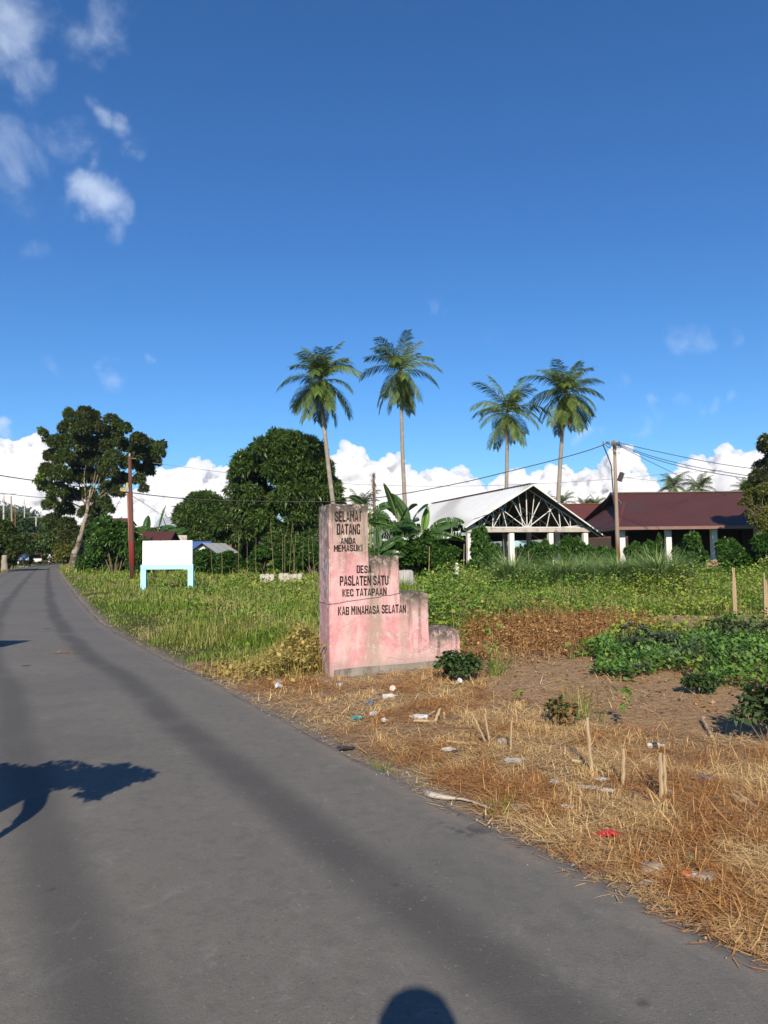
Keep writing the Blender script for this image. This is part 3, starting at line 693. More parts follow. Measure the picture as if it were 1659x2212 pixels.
def monument_mat():
    n = NT('faded_pink_concrete')
    co = n.n('ShaderNodeTexCoord').outputs['Object']; sp = n.n('ShaderNodeSeparateXYZ', {0: co}); X_, Y_, Z_ = sp.outputs
    pink = n.mix(n.step(n.noise(co, 3.2, 6, .62), .3, .7), (.46, .185, .195), (.63, .35, .35))
    streak = n.noise(n.coords((9, 9, 1.1)), 1.0, 6, .65)
    pink = n.mix(n.math('MULTIPLY', n.step(streak, .52, .75), .6), pink, (.60, .48, .45))
    pink = n.mix(n.math('MULTIPLY', n.step(n.noise(co, 11, 6, .75), .56, .68), .55), pink, (.62, .50, .46))     # flaked whitish spots
    pink = n.mix(n.math('MULTIPLY', n.step(n.noise(co, 2.6, 7, .75), .42, .62), .42), pink, (.60, .49, .47))
    # height of the step above each place, so that the tops carry the grime that water brings
    top = n.math('SUBTRACT', zt1, n.math('MULTIPLY', n.math('GREATER_THAN', X_, s1), zt1 - zt2))
    top = n.math('SUBTRACT', top, n.math('MULTIPLY', n.math('GREATER_THAN', X_, s2), zt2 - zt3))
    top = n.math('SUBTRACT', top, n.math('MULTIPLY', n.math('GREATER_THAN', X_, s3), zt3 - zt4))
    below = n.math('SUBTRACT', top, Z_)
    nz = n.noise(n.coords((5, 5, 1.6)), 1.0, 7, .7)
    g1 = n.step(n.math('ADD', below, n.math('MULTIPLY', n.math('SUBTRACT', nz, .5), .75)), .36, -.02); g1 = n.math('MULTIPLY', g1, n.math('SUBTRACT', 1.0, n.math('MULTIPLY', n.math('GREATER_THAN', X_, s3), .45)))
    # streaks of grime: under the step edges, and a band up the column's right side
    def band(c, w, z0, z1, k):
        d = n.math('ABSOLUTE', n.math('SUBTRACT', n.math('ADD', X_, n.math('MULTIPLY', n.math('SUBTRACT', nz, .5), .22)), c))
        a = n.step(d, w, w * .2); a = n.math('MULTIPLY', a, n.step(Z_, z0 - .15, z0 + .15)); a = n.math('MULTIPLY', a, n.step(Z_, z1 + .15, z1 - .15))
        return n.math('MULTIPLY', a, k)
    g = n.math('MAXIMUM', g1, band(s1 - .05, .16, 1.45, 2.2, .8)); g = n.math('MAXIMUM', g, band(s1 + .07, .17, .1, 1.4, .7))
    g = n.math('MAXIMUM', g, band(s2 + .06, .11, .1, .95, .42)); g = n.math('MAXIMUM', g, band(.22, .09, .15, .75, .25)); g = n.math('MAXIMUM', g, band(s3 + .1, .1, .3, .6, .3))
    g = n.math('MAXIMUM', g, n.math('MULTIPLY', n.step(Z_, 1.15, 2.05), n.math('MULTIPLY', n.step(nz, .34, .58), .95)))
    g = n.math('MULTIPLY', g, n.step(n.noise(co, 7, 6, .7), .15, .48))
    grime = n.mix(n.noise(co, 6, 6, .65), (.19, .165, .13), (.42, .36, .27))
    c = n.mix(g, pink, grime); c = n.mix(n.math('MULTIPLY', n.math('MULTIPLY', n.step(nz, .5, .68), n.step(Z_, .7, 1.5)), .55), c, (.19, .165, .14))
    # dark vertical run-offs near the tops and a darker, streaked end face
    dk = n.math('MULTIPLY', n.step(n.noise(n.coords((16, 16, 1.3)), 1.0, 6, .7), .47, .63), n.step(below, 1.1, .0))
    c = n.mix(n.math('MULTIPLY', dk, .85), c, (.10, .085, .075))
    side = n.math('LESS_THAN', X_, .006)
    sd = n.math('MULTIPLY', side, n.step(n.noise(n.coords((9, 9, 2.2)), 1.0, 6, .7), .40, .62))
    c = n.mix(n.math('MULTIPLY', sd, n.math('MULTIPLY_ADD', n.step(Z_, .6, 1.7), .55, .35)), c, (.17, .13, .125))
    # two patches on the end face where the render is gone
    for (yc, zc, ry, rz_) in ((.22, 1.29, .10, .15), (.19, 1.03, .08, .08)):
        e = n.math('ADD', n.math('POWER', n.math('DIVIDE', n.math('SUBTRACT', Y_, yc), ry), 2.0), n.math('POWER', n.math('DIVIDE', n.math('SUBTRACT', Z_, zc), rz_), 2.0))
        e = n.math('ADD', e, n.math('MULTIPLY', n.math('SUBTRACT', n.noise(co, 18, 4), .5), 1.2))
        pm = n.math('MULTIPLY', n.step(e, 1.0, .9), side)
        c = n.mix(pm, c, n.ramp(n.noise(n.coords((40, 40, 9)), 1.0, 4, .7), [(.42, (.06, .05, .05)), (.58, (.45, .40, .39))]))
    mould = n.math('MULTIPLY', n.step(n.math('ADD', below, n.math('MULTIPLY', n.math('SUBTRACT', nz, .5), .30)), .26, .0), n.step(n.noise(co, 9, 6, .75), .36, .52))
    c = n.mix(n.math('MULTIPLY', mould, .95), c, (.065, .055, .048))
    flake = n.math('MULTIPLY', n.step(n.noise(co, 7.5, 7, .8), .555, .585), .7)
    c = n.mix(flake, c, n.mix(n.noise(co, 20, 3), (.33, .29, .25), (.62, .55, .50)))
    # cracks: the long one across, and a net of fine ones
    wob = n.math('MULTIPLY', n.math('SUBTRACT', n.noise(co, 6, 5, .6), .5), .05)
    line = n.math('ABSOLUTE', n.math('SUBTRACT', n.math('SUBTRACT', Z_, wob), n.math('MULTIPLY_ADD', X_, CR_K, CR_0)))
    cr = n.math('MULTIPLY', n.step(line, .007, .002), n.math('LESS_THAN', X_, s3))
    vor = n.n('ShaderNodeTexVoronoi', {'Vector': n.n('ShaderNodeMix', {4: co, 5: n.n('ShaderNodeTexNoise', {'Vector': co, 'Scale': 5.0, 'Detail': 4}).outputs['Color'], 0: .12}, data_type='VECTOR').outputs[1], 'Scale': 3.2}, feature='DISTANCE_TO_EDGE')
    fine = n.math('MULTIPLY', n.step(vor.outputs['Distance'], .006, .0015), n.step(n.noise(co, 1.7, 3), .50, .60))
    cr = n.math('MAXIMUM', cr, n.math('MULTIPLY', fine, .35))
    c = n.mix(n.math('MULTIPLY', cr, .85), c, (.09, .075, .07))
    vor2 = n.n('ShaderNodeTexVoronoi', {'Vector': n.n('ShaderNodeMix', {4: co, 5: n.n('ShaderNodeTexNoise', {'Vector': co, 'Scale': 4.0, 'Detail': 5}).outputs['Color'], 0: .2}, data_type='VECTOR').outputs[1], 'Scale': 2.7}, feature='DISTANCE_TO_EDGE')
    pale = n.math('MULTIPLY', n.step(vor2.outputs['Distance'], .007, .002), n.step(n.noise(co, 1.3, 3), .5, .6))
    pale = n.math('MULTIPLY', pale, n.step(Z_, 1.0, .7))
    c = n.mix(n.math('MULTIPLY', pale, .38), c, (.74, .62, .60))
    corner = n.math('MULTIPLY', n.step(X_, .035, .0), n.step(n.noise(co, 9, 6, .7), .5, .62))
    c = n.mix(n.math('MULTIPLY', corner, .6), c, (.62, .55, .52))
    foot_mix = n.step(n.math('ADD', Z_, n.math('MULTIPLY', n.math('SUBTRACT', nz, .5), .3)), .30, .10)  # duller brown towards the foot of the wall
    c = n.mix(n.math('MULTIPLY', foot_mix, .65), c, (.30, .24, .21))
    h = n.math('SUBTRACT', n.math('ADD', n.noise(co, 35, 5, .65), n.math('MULTIPLY', n.noise(co, 6, 3), .8)), n.math('MULTIPLY', cr, 1.5))
    return n.done(n.bsdf(c, .88, .2, 0, h, .006, .8))
M['monument'] = monument_mat()
bm = bmesh.new()
zb = -.12
prof = [(0, zb), (s4 + .035, zb), (s4 + .03, .12), (s4, zt4), (s3 + .005, zt4), (s3, zt3), (s2 + .003, zt3), (s2, zt2), (s1, zt2), (s1 + .004, zt1), (0, zt1)]
vs = [bm.verts.new((x, 0, z)) for x, z in prof]
f = bm.faces.new(vs)
ex = bmesh.ops.extrude_face_region(bm, geom=[f]); bmesh.ops.translate(bm, verts=[g for g in ex['geom'] if isinstance(g, bmesh.types.BMVert)], vec=(0, DEPTH, 0))
bmesh.ops.recalc_face_normals(bm, faces=bm.faces)
bmesh.ops.bevel(bm, geom=[e for e in bm.edges if e.calc_face_angle(0) > .6], offset=.014, segments=2, affect='EDGES')
# chip the arrises: cut into small faces along every axis, then push corners about a little
for ax in range(3):
    lo, hi = (-.02, s4 + .05) if ax == 0 else ((-.02, DEPTH + .02) if ax == 1 else (zb, zt1 + .02))
    for t in np.arange(lo + .04, hi, .045):
        no = [0, 0, 0]; no[ax] = 1; pc = [0, 0, 0]; pc[ax] = t
        bmesh.ops.bisect_plane(bm, geom=bm.verts[:] + bm.edges[:] + bm.faces[:], plane_co=pc, plane_no=no)
co = np.array([v.co[:] for v in bm.verts]); bm.normal_update()
nn = np.array([v.normal[:] for v in bm.verts])
sharp = (np.abs(nn).max(1) < .95)
disp = fbm(co * 9, 4, 3) * .006 * (np.where(sharp, 1.6, .25)) + np.where(sharp, -np.clip(fbm(co * 11, 3, 5) - .10, 0, 1) * .055, 0)
front = np.abs(nn[:, 1] + 1) < .02
disp[front] = 0
for v, d, nv in zip(bm.verts, disp, nn): v.co += Vector(nv) * d
me = bpy.data.meshes.new('wall'); bm.to_mesh(me); bm.free(); me.materials.append(M['monument'])
link('wall', me, MON)
def plinth_mat():
    n = NT('old_grey_concrete'); co = n.coords()
    c = n.mix(n.noise(co, 5, 6, .65), (.13, .115, .10), (.33, .30, .255))
    c = n.mix(n.math('MULTIPLY', n.step(n.noise(n.coords((7, 7, 1.5)), 1.0, 6, .7), .5, .68), .75), c, (.085, .07, .062))
    c = n.mix(n.step(n.noise(co, 20, 5, .7), .64, .7), c, (.50, .47, .43))
    z = n.n('ShaderNodeSeparateXYZ', {0: co}).outputs[2]
    c = n.mix(n.math('MULTIPLY', n.step(n.math('ADD', z, n.math('MULTIPLY', n.noise(co, 9, 4), .06)), .17, .215), .6), c, (.42, .36, .27))
    return n.done(n.bsdf(c, .92, .15, 0, n.noise(co, 30, 5, .7), .008, .8))
sp0, zp0 = on_face(*z5(392, 1515), .035); sp1, _ = on_face(*z5(1445, 1450), .035)
print('plinth', sp0, zp0, sp1)
mb = MB(); nseg = 36
xs = np.linspace(sp0, s4 + .02, nseg); topz = zp0 + fbm(np.stack([xs * 4, xs * 0, xs * 0], 1), 3, 2) * .012 + .02 * (xs - sp0)
outl = [(x, -.10) for x in xs[::-1]] + [(x, t) for x, t in zip(xs, topz)]
mb.prism([(x, -.045, z) for x, z in outl], (0, .043, 0)); mb.build('plinth', plinth_mat(), MON, bevel=.006)

# stencil lettering, cut by hand: every glyph is a few separate flat pieces
def r_(x0, y0, x1, y1): return [(x0, y0), (x1, y0), (x1, y1), (x0, y1)]
GL = {
 'A': [[(0, 0), (.27, 0), (.48, .8), (.48, 1), (.33, 1)], [(1, 0), (.67, 1), (.52, 1), (.52, .8), (.73, 0)], [(.35, .18), (.65, .18), (.60, .34), (.40, .34)]],
 'B': [r_(0, 0, .3, 1), r_(.36, .85, .69, 1), r_(.36, .43, .69, .57), r_(.36, 0, .69, .15), [(.7, .54), (.95, .6), (.95, .92), (.7, 1)], [(.7, 0), (.98, .08), (.98, .46), (.7, .52)]],
 'C': [[(.33, 0), (.33, 1), (.03, .88), (.03, .12)], r_(.38, .84, .69, 1), r_(.38, 0, .69, .16), [(.7, .62), (.97, .62), (.97, .9), (.7, 1)], [(.7, 0), (.97, .1), (.97, .36), (.7, .36)]],
 'D': [r_(0, 0, .31, 1), r_(.37, .85, .67, 1), r_(.37, 0, .67, .15), [(.68, 0), (.98, .12), (.98, .88), (.68, 1)]],
 'E': [r_(0, 0, .33, 1), r_(.38, .84, .95, 1), r_(.38, .43, .86, .57), r_(.38, 0, .95, .16)],
 'G': [[(.33, 0), (.33, 1), (.03, .88), (.03, .12)], r_(.38, .84, .69, 1), r_(.38, 0, .66, .16), [(.7, .66), (.97, .66), (.97, .9), (.7, 1)], r_(.68, 0, .97, .46)],
 'H': [r_(0, 0, .31, 1), r_(.69, 0, 1, 1), r_(.35, .42, .65, .58)],
 'I': [r_(.2, 0, .8, 1)],
 'K': [r_(0, 0, .31, 1), [(.37, .56), (.52, .5), (1, 1), (.69, 1)], [(.37, .44), (.69, 0), (1, 0), (.54, .47)]],
 'L': [r_(0, 0, .33, 1), r_(.38, 0, .95, .17)],
 'M': [r_(0, 0, .25, 1), r_(.75, 0, 1, 1), [(.28, 1), (.28, .62), (.49, .2), (.49, .56)], [(.72, 1), (.51, .56), (.51, .2), (.72, .62)]],
 'N': [r_(0, 0, .28, 1), r_(.72, 0, 1, 1), [(.31, 1), (.31, .6), (.69, 0), (.69, .42)]],
 'P': [r_(0, 0, .32, 1), r_(.38, .85, .67, 1), r_(.38, .38, .67, .53), [(.68, .38), (.97, .48), (.97, .9), (.68, 1)]],
 'S': [[(.04, .6), (.32, .48), (.32, 1), (.04, .9)], r_(.35, .84, .68, 1), [(.69, .70), (.96, .70), (.96, .9), (.69, 1)], [(.34, .46), (.66, .38), (.66, .55), (.34, .63)], [(.68, 0), (.96, .1), (.96, .42), (.68, .54)], r_(.34, 0, .66, .16), [(.04, .1), (.32, 0), (.32, .3), (.04, .3)]],
 'T': [r_(.34, 0, .66, .81), r_(0, .84, 1, 1)],
 't': [r_(.34, 0, .66, .90), [(.36, .92), (.95, .86), (1, 1), (.36, 1)]],
 'U': [[(0, .14), (.31, 0), (.31, 1), (0, 1)], [(.69, 0), (1, .14), (1, 1), (.69, 1)], r_(.35, 0, .65, .16)],
}
def paint_mat():
    n = NT('worn_black_paint'); co = n.n('ShaderNodeTexCoord').outputs['Object']
    c = n.mix(n.noise(co, 12, 4), (.006, .005, .005), (.016, .013, .013))
    worn = n.math('MULTIPLY', n.step(n.noise(co, 24, 6, .75), .67, .72), .7)
    worn = n.math('MAXIMUM', worn, n.math('MULTIPLY', n.step(n.noise(n.coords((6, 6, 3)), 1.0, 5, .7), .66, .74), .8))
    t = n.n('ShaderNodeBsdfTransparent').outputs[0]
    return n.done(n.n('ShaderNodeMixShader', {0: worn, 1: n.bsdf(c, .7, .3), 2: t}).outputs[0])
M['paint'] = paint_mat()
# (words, left, right, top, bottom of the line on the photograph's enlargement; slope of the line)
LINES = [('SELAMAt', 393, 615, 195, 282, -2), ('DATANG', 409, 603, 302, 390, -2), ('ANDA', 440, 566, 418, 470, -2), ('MEMASUKI', 385, 624, 478, 532, -4),
         ('DESA', 574, 697, 645, 710, -2), ('PASLATEN SATU', 434, 838, 734, 816, -8), ('KEC TATAPAAN', 456, 822, 842, 904, -10), ('KAB MINAHASA SELATAN', 420, 982, 990, 1060, -22)]
WID = {'I': .45, 'M': 1.15, ' ': .42, 'E': .9, 'L': .88, 't': .8}
for words, x0, x1, y0, y1, sl in LINES:
    sl_, zb_ = on_face(*z5(x0, y1), .003); sr_, zr_ = on_face(*z5(x1, y1 + sl), .003); _, zt_ = on_face(*z5(x0, y0), .003)
    hgt = zt_ - zb_; tot = sum(WID.get(c, 1) for c in words); gap = .12
    unit = (sr_ - sl_) / (tot + gap * (len(words) - 1)); x = sl_; mb = MB()
    for i, ch in enumerate(words):
        w = WID.get(ch, 1) * unit
        dz, dh, skew = random.uniform(-.02, .02) * hgt, random.uniform(.95, 1.05), random.uniform(-.03, .05)
        zz = zb_ + (zr_ - zb_) * (x - sl_) / (sr_ - sl_) + dz
        for pc in GL.get(ch, []):
            ca, cb = sum(q[0] for q in pc) / len(pc), sum(q[1] for q in pc) / len(pc)
            pts = [(x + (a + (.022 if a > ca else -.022) + skew * b) * w, -.003, zz + (b + (.012 if b > cb else -.012)) * hgt * dh) for a, b in pc]
            mb.poly(pts)
        x += w + gap * unit
        if ch == ' ': mb.build('lettering', M['paint'], MON); mb = MB()
    mb.build('lettering', M['paint'], MON)

# the bare white notice board on pale blue legs
YBD = 29.5
bc = P(362, 1275, YBD)
BZ0, BZ1, BZ2 = P(362, 1168, YBD).z, P(362, 1219.5, YBD).z, P(362, 1230, YBD).z
def board_mats():
    n = NT('white_board_paint'); co = n.n('ShaderNodeTexCoord').outputs['Object']
    z = n.n('ShaderNodeSeparateXYZ', {0: co}).outputs[2]
    c = n.mix(n.math('MULTIPLY', n.step(n.noise(n.coords((3, 3, .7)), 1.0, 6, .65), .5, .75), .35), (.88, .88, .86), (.62, .60, .55))
    gr = n.math('MULTIPLY', n.step(n.noise(n.coords((5, 5, 2)), 1.0, 6, .75), .5, .66), n.step(z, BZ0 - .2, BZ0 + .02))
    c = n.mix(gr, c, (.12, .11, .10))
    w = n.done(n.bsdf(c, .6, .3, 0, n.noise(co, 12, 4), .004, .5))
    n = NT('pale_blue_paint'); co = n.n('ShaderNodeTexCoord').outputs['Object']
    c = n.mix(n.noise(co, 2, 5), (.34, .70, .80), (.40, .76, .85)); c = n.mix(n.step(n.noise(co, 5, 6, .7), .66, .75), c, (.45, .5, .48))
    return w, n.done(n.bsdf(c, .6, .3))
M['board_white'], M['board_blue'] = board_mats()
BD = thing('notice_board', 'blank white concrete notice board on two pale blue legs in the grass', 'notice board', (bc.x, bc.y, gz(bc.x, bc.y)), R(2))
k = mpp(YBD); bb0 = gz(bc.x, bc.y)
MB().box((0, 0, (BZ0 + BZ1) / 2 - bb0), (106 * k, .14, BZ0 - BZ1)).build('panel', M['board_white'], BD, bevel=.008)
MB().box((-.01, 0, (BZ1 + BZ2) / 2 - bb0), (111.5 * k, .22, BZ1 - BZ2 - .004)).build('crossbeam', M['board_blue'], BD, bevel=.008)
for sx in (-1, 1): MB().box((-.01 + sx * (111.5 * k / 2 - 5.6 * k), 0, (BZ2 - bb0 - .3) / 2), (11.2 * k, .218, BZ2 - bb0 + .296)).build('leg', M['board_blue'], BD, bevel=.008)
# ------------------------------------------------------------------ trees, palms, bananas, shrubs
def rosettes(C, N, per, L, W, droop=.25, spread=.9):
    """`per` folded leaves around each centre C, fanning about the outward direction N"""
    n = len(C); c = np.repeat(C, per, 0); o = np.repeat(N, per, 0); m = len(c)
    d = nrm(o * rng.uniform(.25, .95, (m, 1)) + nrm(rng.normal(size=(m, 3))) * spread); d[:, 2] -= droop; d = nrm(d)
    s = nrm(np.cross(d, rng.normal(size=(m, 3)) * .5 + np.array([0, 0, 1.0])))
    l = L * rng.uniform(.65, 1.25, (m, 1)); w = W * rng.uniform(.7, 1.25, (m, 1))
    up = np.cross(s, d); b = c + d * l * .06
    V = np.stack([b, b + d * l * .45 + s * w / 2 + up * w * .15, b + d * l + np.array([0, 0, -1]) * l * .12, b + d * l * .45 - s * w / 2 + up * w * .15], 1).reshape(-1, 3)
    return V, np.arange(m)[:, None] * 4 + np.array([[0, 1, 2, 3]])
def sphere_pts(n, down=-1.0):
    v = nrm(rng.normal(size=(int(n * 2.2) + 8, 3))); v = v[v[:, 2] > down]; return v[:n]
def clump_points(clumps, n, down=-.6, shell=(.72, 1.0)):
    """points in the outer shell of a set of ellipsoids (x, y, z, rx, ry, rz)"""
    cl = np.array(clumps, float); area = (cl[:, 3] * cl[:, 4] + cl[:, 3] * cl[:, 5] + cl[:, 4] * cl[:, 5])
    cnt = np.maximum((n * area / area.sum()).astype(int), 4); C, N = [], []
    for q, k in zip(cl, cnt):
        v = sphere_pts(k, down); k = len(v)
        bump = 1 + .16 * fbm(v * 2.2 + q[:3], 3, 5)
        r = rng.uniform(shell[0], shell[1], (k, 1)) * bump[:, None]
        C.append(q[:3] + v * r * q[3:6]); N.append(nrm(v / q[3:6]))
    return np.vstack(C), np.vstack(N)
def crown_mesh(name, clumps, n, per, L, W, mat, droop=.25, spread=.9, down=-.6, shell=(.72, 1.0), core=.0):
    C, N = clump_points(clumps, n, down, shell); V, Q = rosettes(C, N, per, L, W, droop, spread)
    T = None
    if core:                                     # the crown's dense inside: broad leaves packed through the middle
        C2, N2 = clump_points([(a, b, c, d * core, e * core, f * core) for a, b, c, d, e, f in clumps], n // 2, -1.0, (.6, 1.0))
        V2, Q2 = rosettes(C2, N2, 4, L * 1.7, W * 2.4, .1, 1.0); Q = np.vstack([Q, Q2 + len(V)]); V = np.vstack([V, V2])
    return raw_mesh(name, V, Q, T, mat)
def dome_clumps(cx, cy, cz, rx, ry, rz, k, rr, seed):
    g = np.random.default_rng(seed); v = nrm(g.normal(size=(k * 3, 3))); v = v[v[:, 2] > -.75][:k]
    out = []
    for d in v:
        s = g.uniform(.75, 1.3) * rr; f = (1 - s / max(rx, rz) * .75) * g.uniform(.9, 1.1)
        out.append((cx + d[0] * rx * f, cy + d[1] * ry * f, cz + d[2] * rz * f, s, s, s * .8))
    return out
def limb(mb, a, b, r0, r1, wob=.0, n=6):
    a, b = Vector(a), Vector(b); pts = []
    for i in range(n + 1):
        t = i / n; p = a.lerp(b, t)
        if 0 < i < n: p += Vector((random.uniform(-1, 1), random.uniform(-1, 1), random.uniform(-.5, .5))) * wob
        pts.append(p)
    mb.tube(pts, [r0 + (r1 - r0) * i / n for i in range(n + 1)], 8); return pts

def tree(name, label, base, clumps, n, per, L, W, mat, trunk_r, trunk_top, limbs=(), core=.8, cat='tree', group=None, droop=.25, spread=.9, bark='bark', down=-.6, shell=(.72, 1.0), extra=None):
    t = thing(name, label, cat, base, 0, group); b = Vector(base)
    mb = MB(); limb(mb, (0, 0, -.2), Vector(trunk_top) - b, trunk_r, trunk_r * .55, trunk_r * .4)
    tt = Vector(trunk_top) - b
    for p in limbs: limb(mb, tt, Vector(p) - b, trunk_r * .32, trunk_r * .08, .25)
    mb.build('trunk', M[bark], t, smooth=True)
    rel = [(c[0] - b.x, c[1] - b.y, c[2] - b.z, *c[3:]) for c in clumps]
    link('crown', crown_mesh('crown', rel, n, per, L, W, mat, droop, spread, down, shell, core), t)
    if extra:
        rel = [(c[0] - b.x, c[1] - b.y, c[2] - b.z, *c[3:]) for c in extra[0]]
        link('young_leaves', crown_mesh('young_leaves', rel, extra[2], per, L, W, extra[1], droop, spread, -1, (.3, 1.0), 0), t)
    return t
def px_clumps(spec, Y, depth=.8, seed=1):
    """clumps traced as (px, py, radius in px); each gets its own distance about Y"""
    g = np.random.default_rng(seed); out = []
    for (px, py, r) in spec:
        y = Y + g.uniform(-1, 1) * depth; p = P(px, py, y); q = r * mpp(Y)
        out.append((p.x, p.y, p.z, q, q, q * .85))
    return out

# the big dark tree beside the road
YT = 88.0
tb = Vector((P(158, 1222, YT).x, YT, 0))
spec = [(160, 905, 22), (185, 892, 20), (200, 900, 20), (145, 925, 22), (175, 925, 26), (210, 925, 26), (240, 905, 16), (255, 915, 14), (245, 935, 24), (270, 925, 16),
        (125, 955, 24), (150, 955, 26), (185, 960, 30), (220, 960, 28), (255, 960, 28), (115, 985, 24), (140, 990, 28), (175, 995, 30), (210, 995, 30), (245, 990, 26), (300, 950, 22), (320, 965, 26), (340, 975, 20), (300, 980, 28), (330, 995, 22), (350, 960, 12), (280, 1000, 24), (315, 1015, 22), (300, 1035, 16), (310, 1055, 12),
        (105, 1015, 22), (130, 1025, 28), (165, 1030, 28), (200, 1030, 28), (235, 1020, 26), (262, 1035, 22), (255, 1062, 18), (235, 1055, 24), (100, 1050, 20), (125, 1060, 26), (155, 1070, 24), (190, 1065, 22), (220, 1085, 24), (205, 1105, 22), (235, 1100, 14),
        (110, 1090, 22), (140, 1100, 26), (170, 1105, 20), (115, 1125, 24), (145, 1135, 24), (170, 1140, 16), (140, 1160, 18), (120, 1155, 16), (160, 1165, 12), (225, 1125, 18), (200, 1130, 14), (185, 1120, 14),
        (95, 935, 10), (100, 948, 9), (150, 890, 10)]
cl = [(a, b + (2.2 if q[1] > 1095 and 150 < q[0] < 200 else 0), c, d * .80, e * .80, f * .80) for (a, b, c, d, e, f), q in zip(px_clumps(spec, YT, 3.2, 3), spec)]
limbs = [P(*q, YT + 1.5) for q in ((150, 960), (185, 930), (215, 960), (245, 950), (300, 985), (330, 990), (130, 1020), (105, 1060), (235, 1060), (215, 1090), (240, 910), (190, 1010))]
big = tree('big_tree', 'tall dark leafy tree with a pale leaning trunk beside the road bend', tb, cl, 17000, 5, .38, .17, M['dark_leaf'], .30, P(187, 1100, YT), limbs, core=0, droop=.35,
           extra=(px_clumps([(148, 885, 7), (143, 892, 6), (90, 928, 7), (97, 1005, 7), (88, 1030, 9), (80, 1037, 7), (95, 1045, 9), (110, 1075, 8), (98, 1020, 7)], YT, 1.5, 5), M['young_leaf'], 420))
# the pale upper trunk shows between the leaves: forks
mb = MB(); b0 = tb
for a, b, r0, r1 in (((156, 1224), (161, 1198), .50, .40), ((161, 1198), (169, 1174), .40, .34), ((169, 1174), (187, 1109), .30, .24), ((187, 1109), (197, 1052), .24, .06)):
    limb(mb, P(*a, YT - 1.2) - b0, P(*b, YT - 1.2) - b0, r0, r1, .05)
mb.build('trunk', plain('pale_bark', (.28, .245, .19), .9, .1, var=.3, scale=3, stain=(.10, .08, .06), stain_scale=.8, stain_range=(.48, .6)), big, smooth=True)

# mango trees
YM = 60.0
mc = P(612, 1075, YM); k = mpp(YM)
dome = dome_clumps(mc.x, YM, mc.z, 122 * k, 118 * k, 142 * k, 110, 1.05, 4) + px_clumps([(640, 950, 22), (600, 960, 24), (665, 965, 20), (560, 965, 20), (700, 1010, 22), (720, 1060, 18), (515, 1015, 18), (505, 1060, 18), (530, 1150, 24), (600, 1170, 30), (660, 1170, 26), (700, 1140, 24), (728, 1090, 14), (560, 1110, 26)], YM - 3.5, 1.2, 6)
tree('mango_tree', 'large dense dome shaped dark green tree behind the monument', (mc.x + .6, YM, 0), dome, 13500, 7, .36, .085, M['mango_leaf'], .38, (mc.x + .6, YM, 4.5), [(mc.x - 2, YM, 7), (mc.x + 3, YM - 1, 7.5), (mc.x, YM + 1, 8.5)], core=.85, droop=.35)
Y2 = 74.0
m2 = P(438, 1125, Y2); k = mpp(Y2)
dome = dome_clumps(m2.x, Y2, m2.z + .2, 58 * k, 60 * k, 58 * k, 46, .95, 8) + px_clumps([(410, 1165, 22), (440, 1180, 24), (470, 1175, 22)], Y2 - 1.5, .5, 3)
tree('mango_tree', 'smaller round dark green tree left of the large dome shaped one', (m2.x, Y2, 0), dome, 5600, 7, .38, .10, M['mango_leaf'], .3, (m2.x, Y2, 3), [(m2.x - 1.5, Y2, 5), (m2.x + 1.5, Y2, 5)], core=.85, droop=.35)
Y3 = 66.0
m3 = P(497, 1150, Y3)
tree('mango_tree', 'low lighter green tree filling the gap between the two dome shaped trees', (m3.x, Y3, 0), px_clumps([(490, 1105, 20), (478, 1130, 24), (505, 1125, 26), (500, 1155, 30), (470, 1160, 24), (530, 1160, 28), (485, 1185, 28), (520, 1190, 28)], Y3, 1.5, 9), 4200, 7, .36, .10, M['mango_leaf'], .2, (m3.x, Y3, 2.6), core=.8, droop=.35)

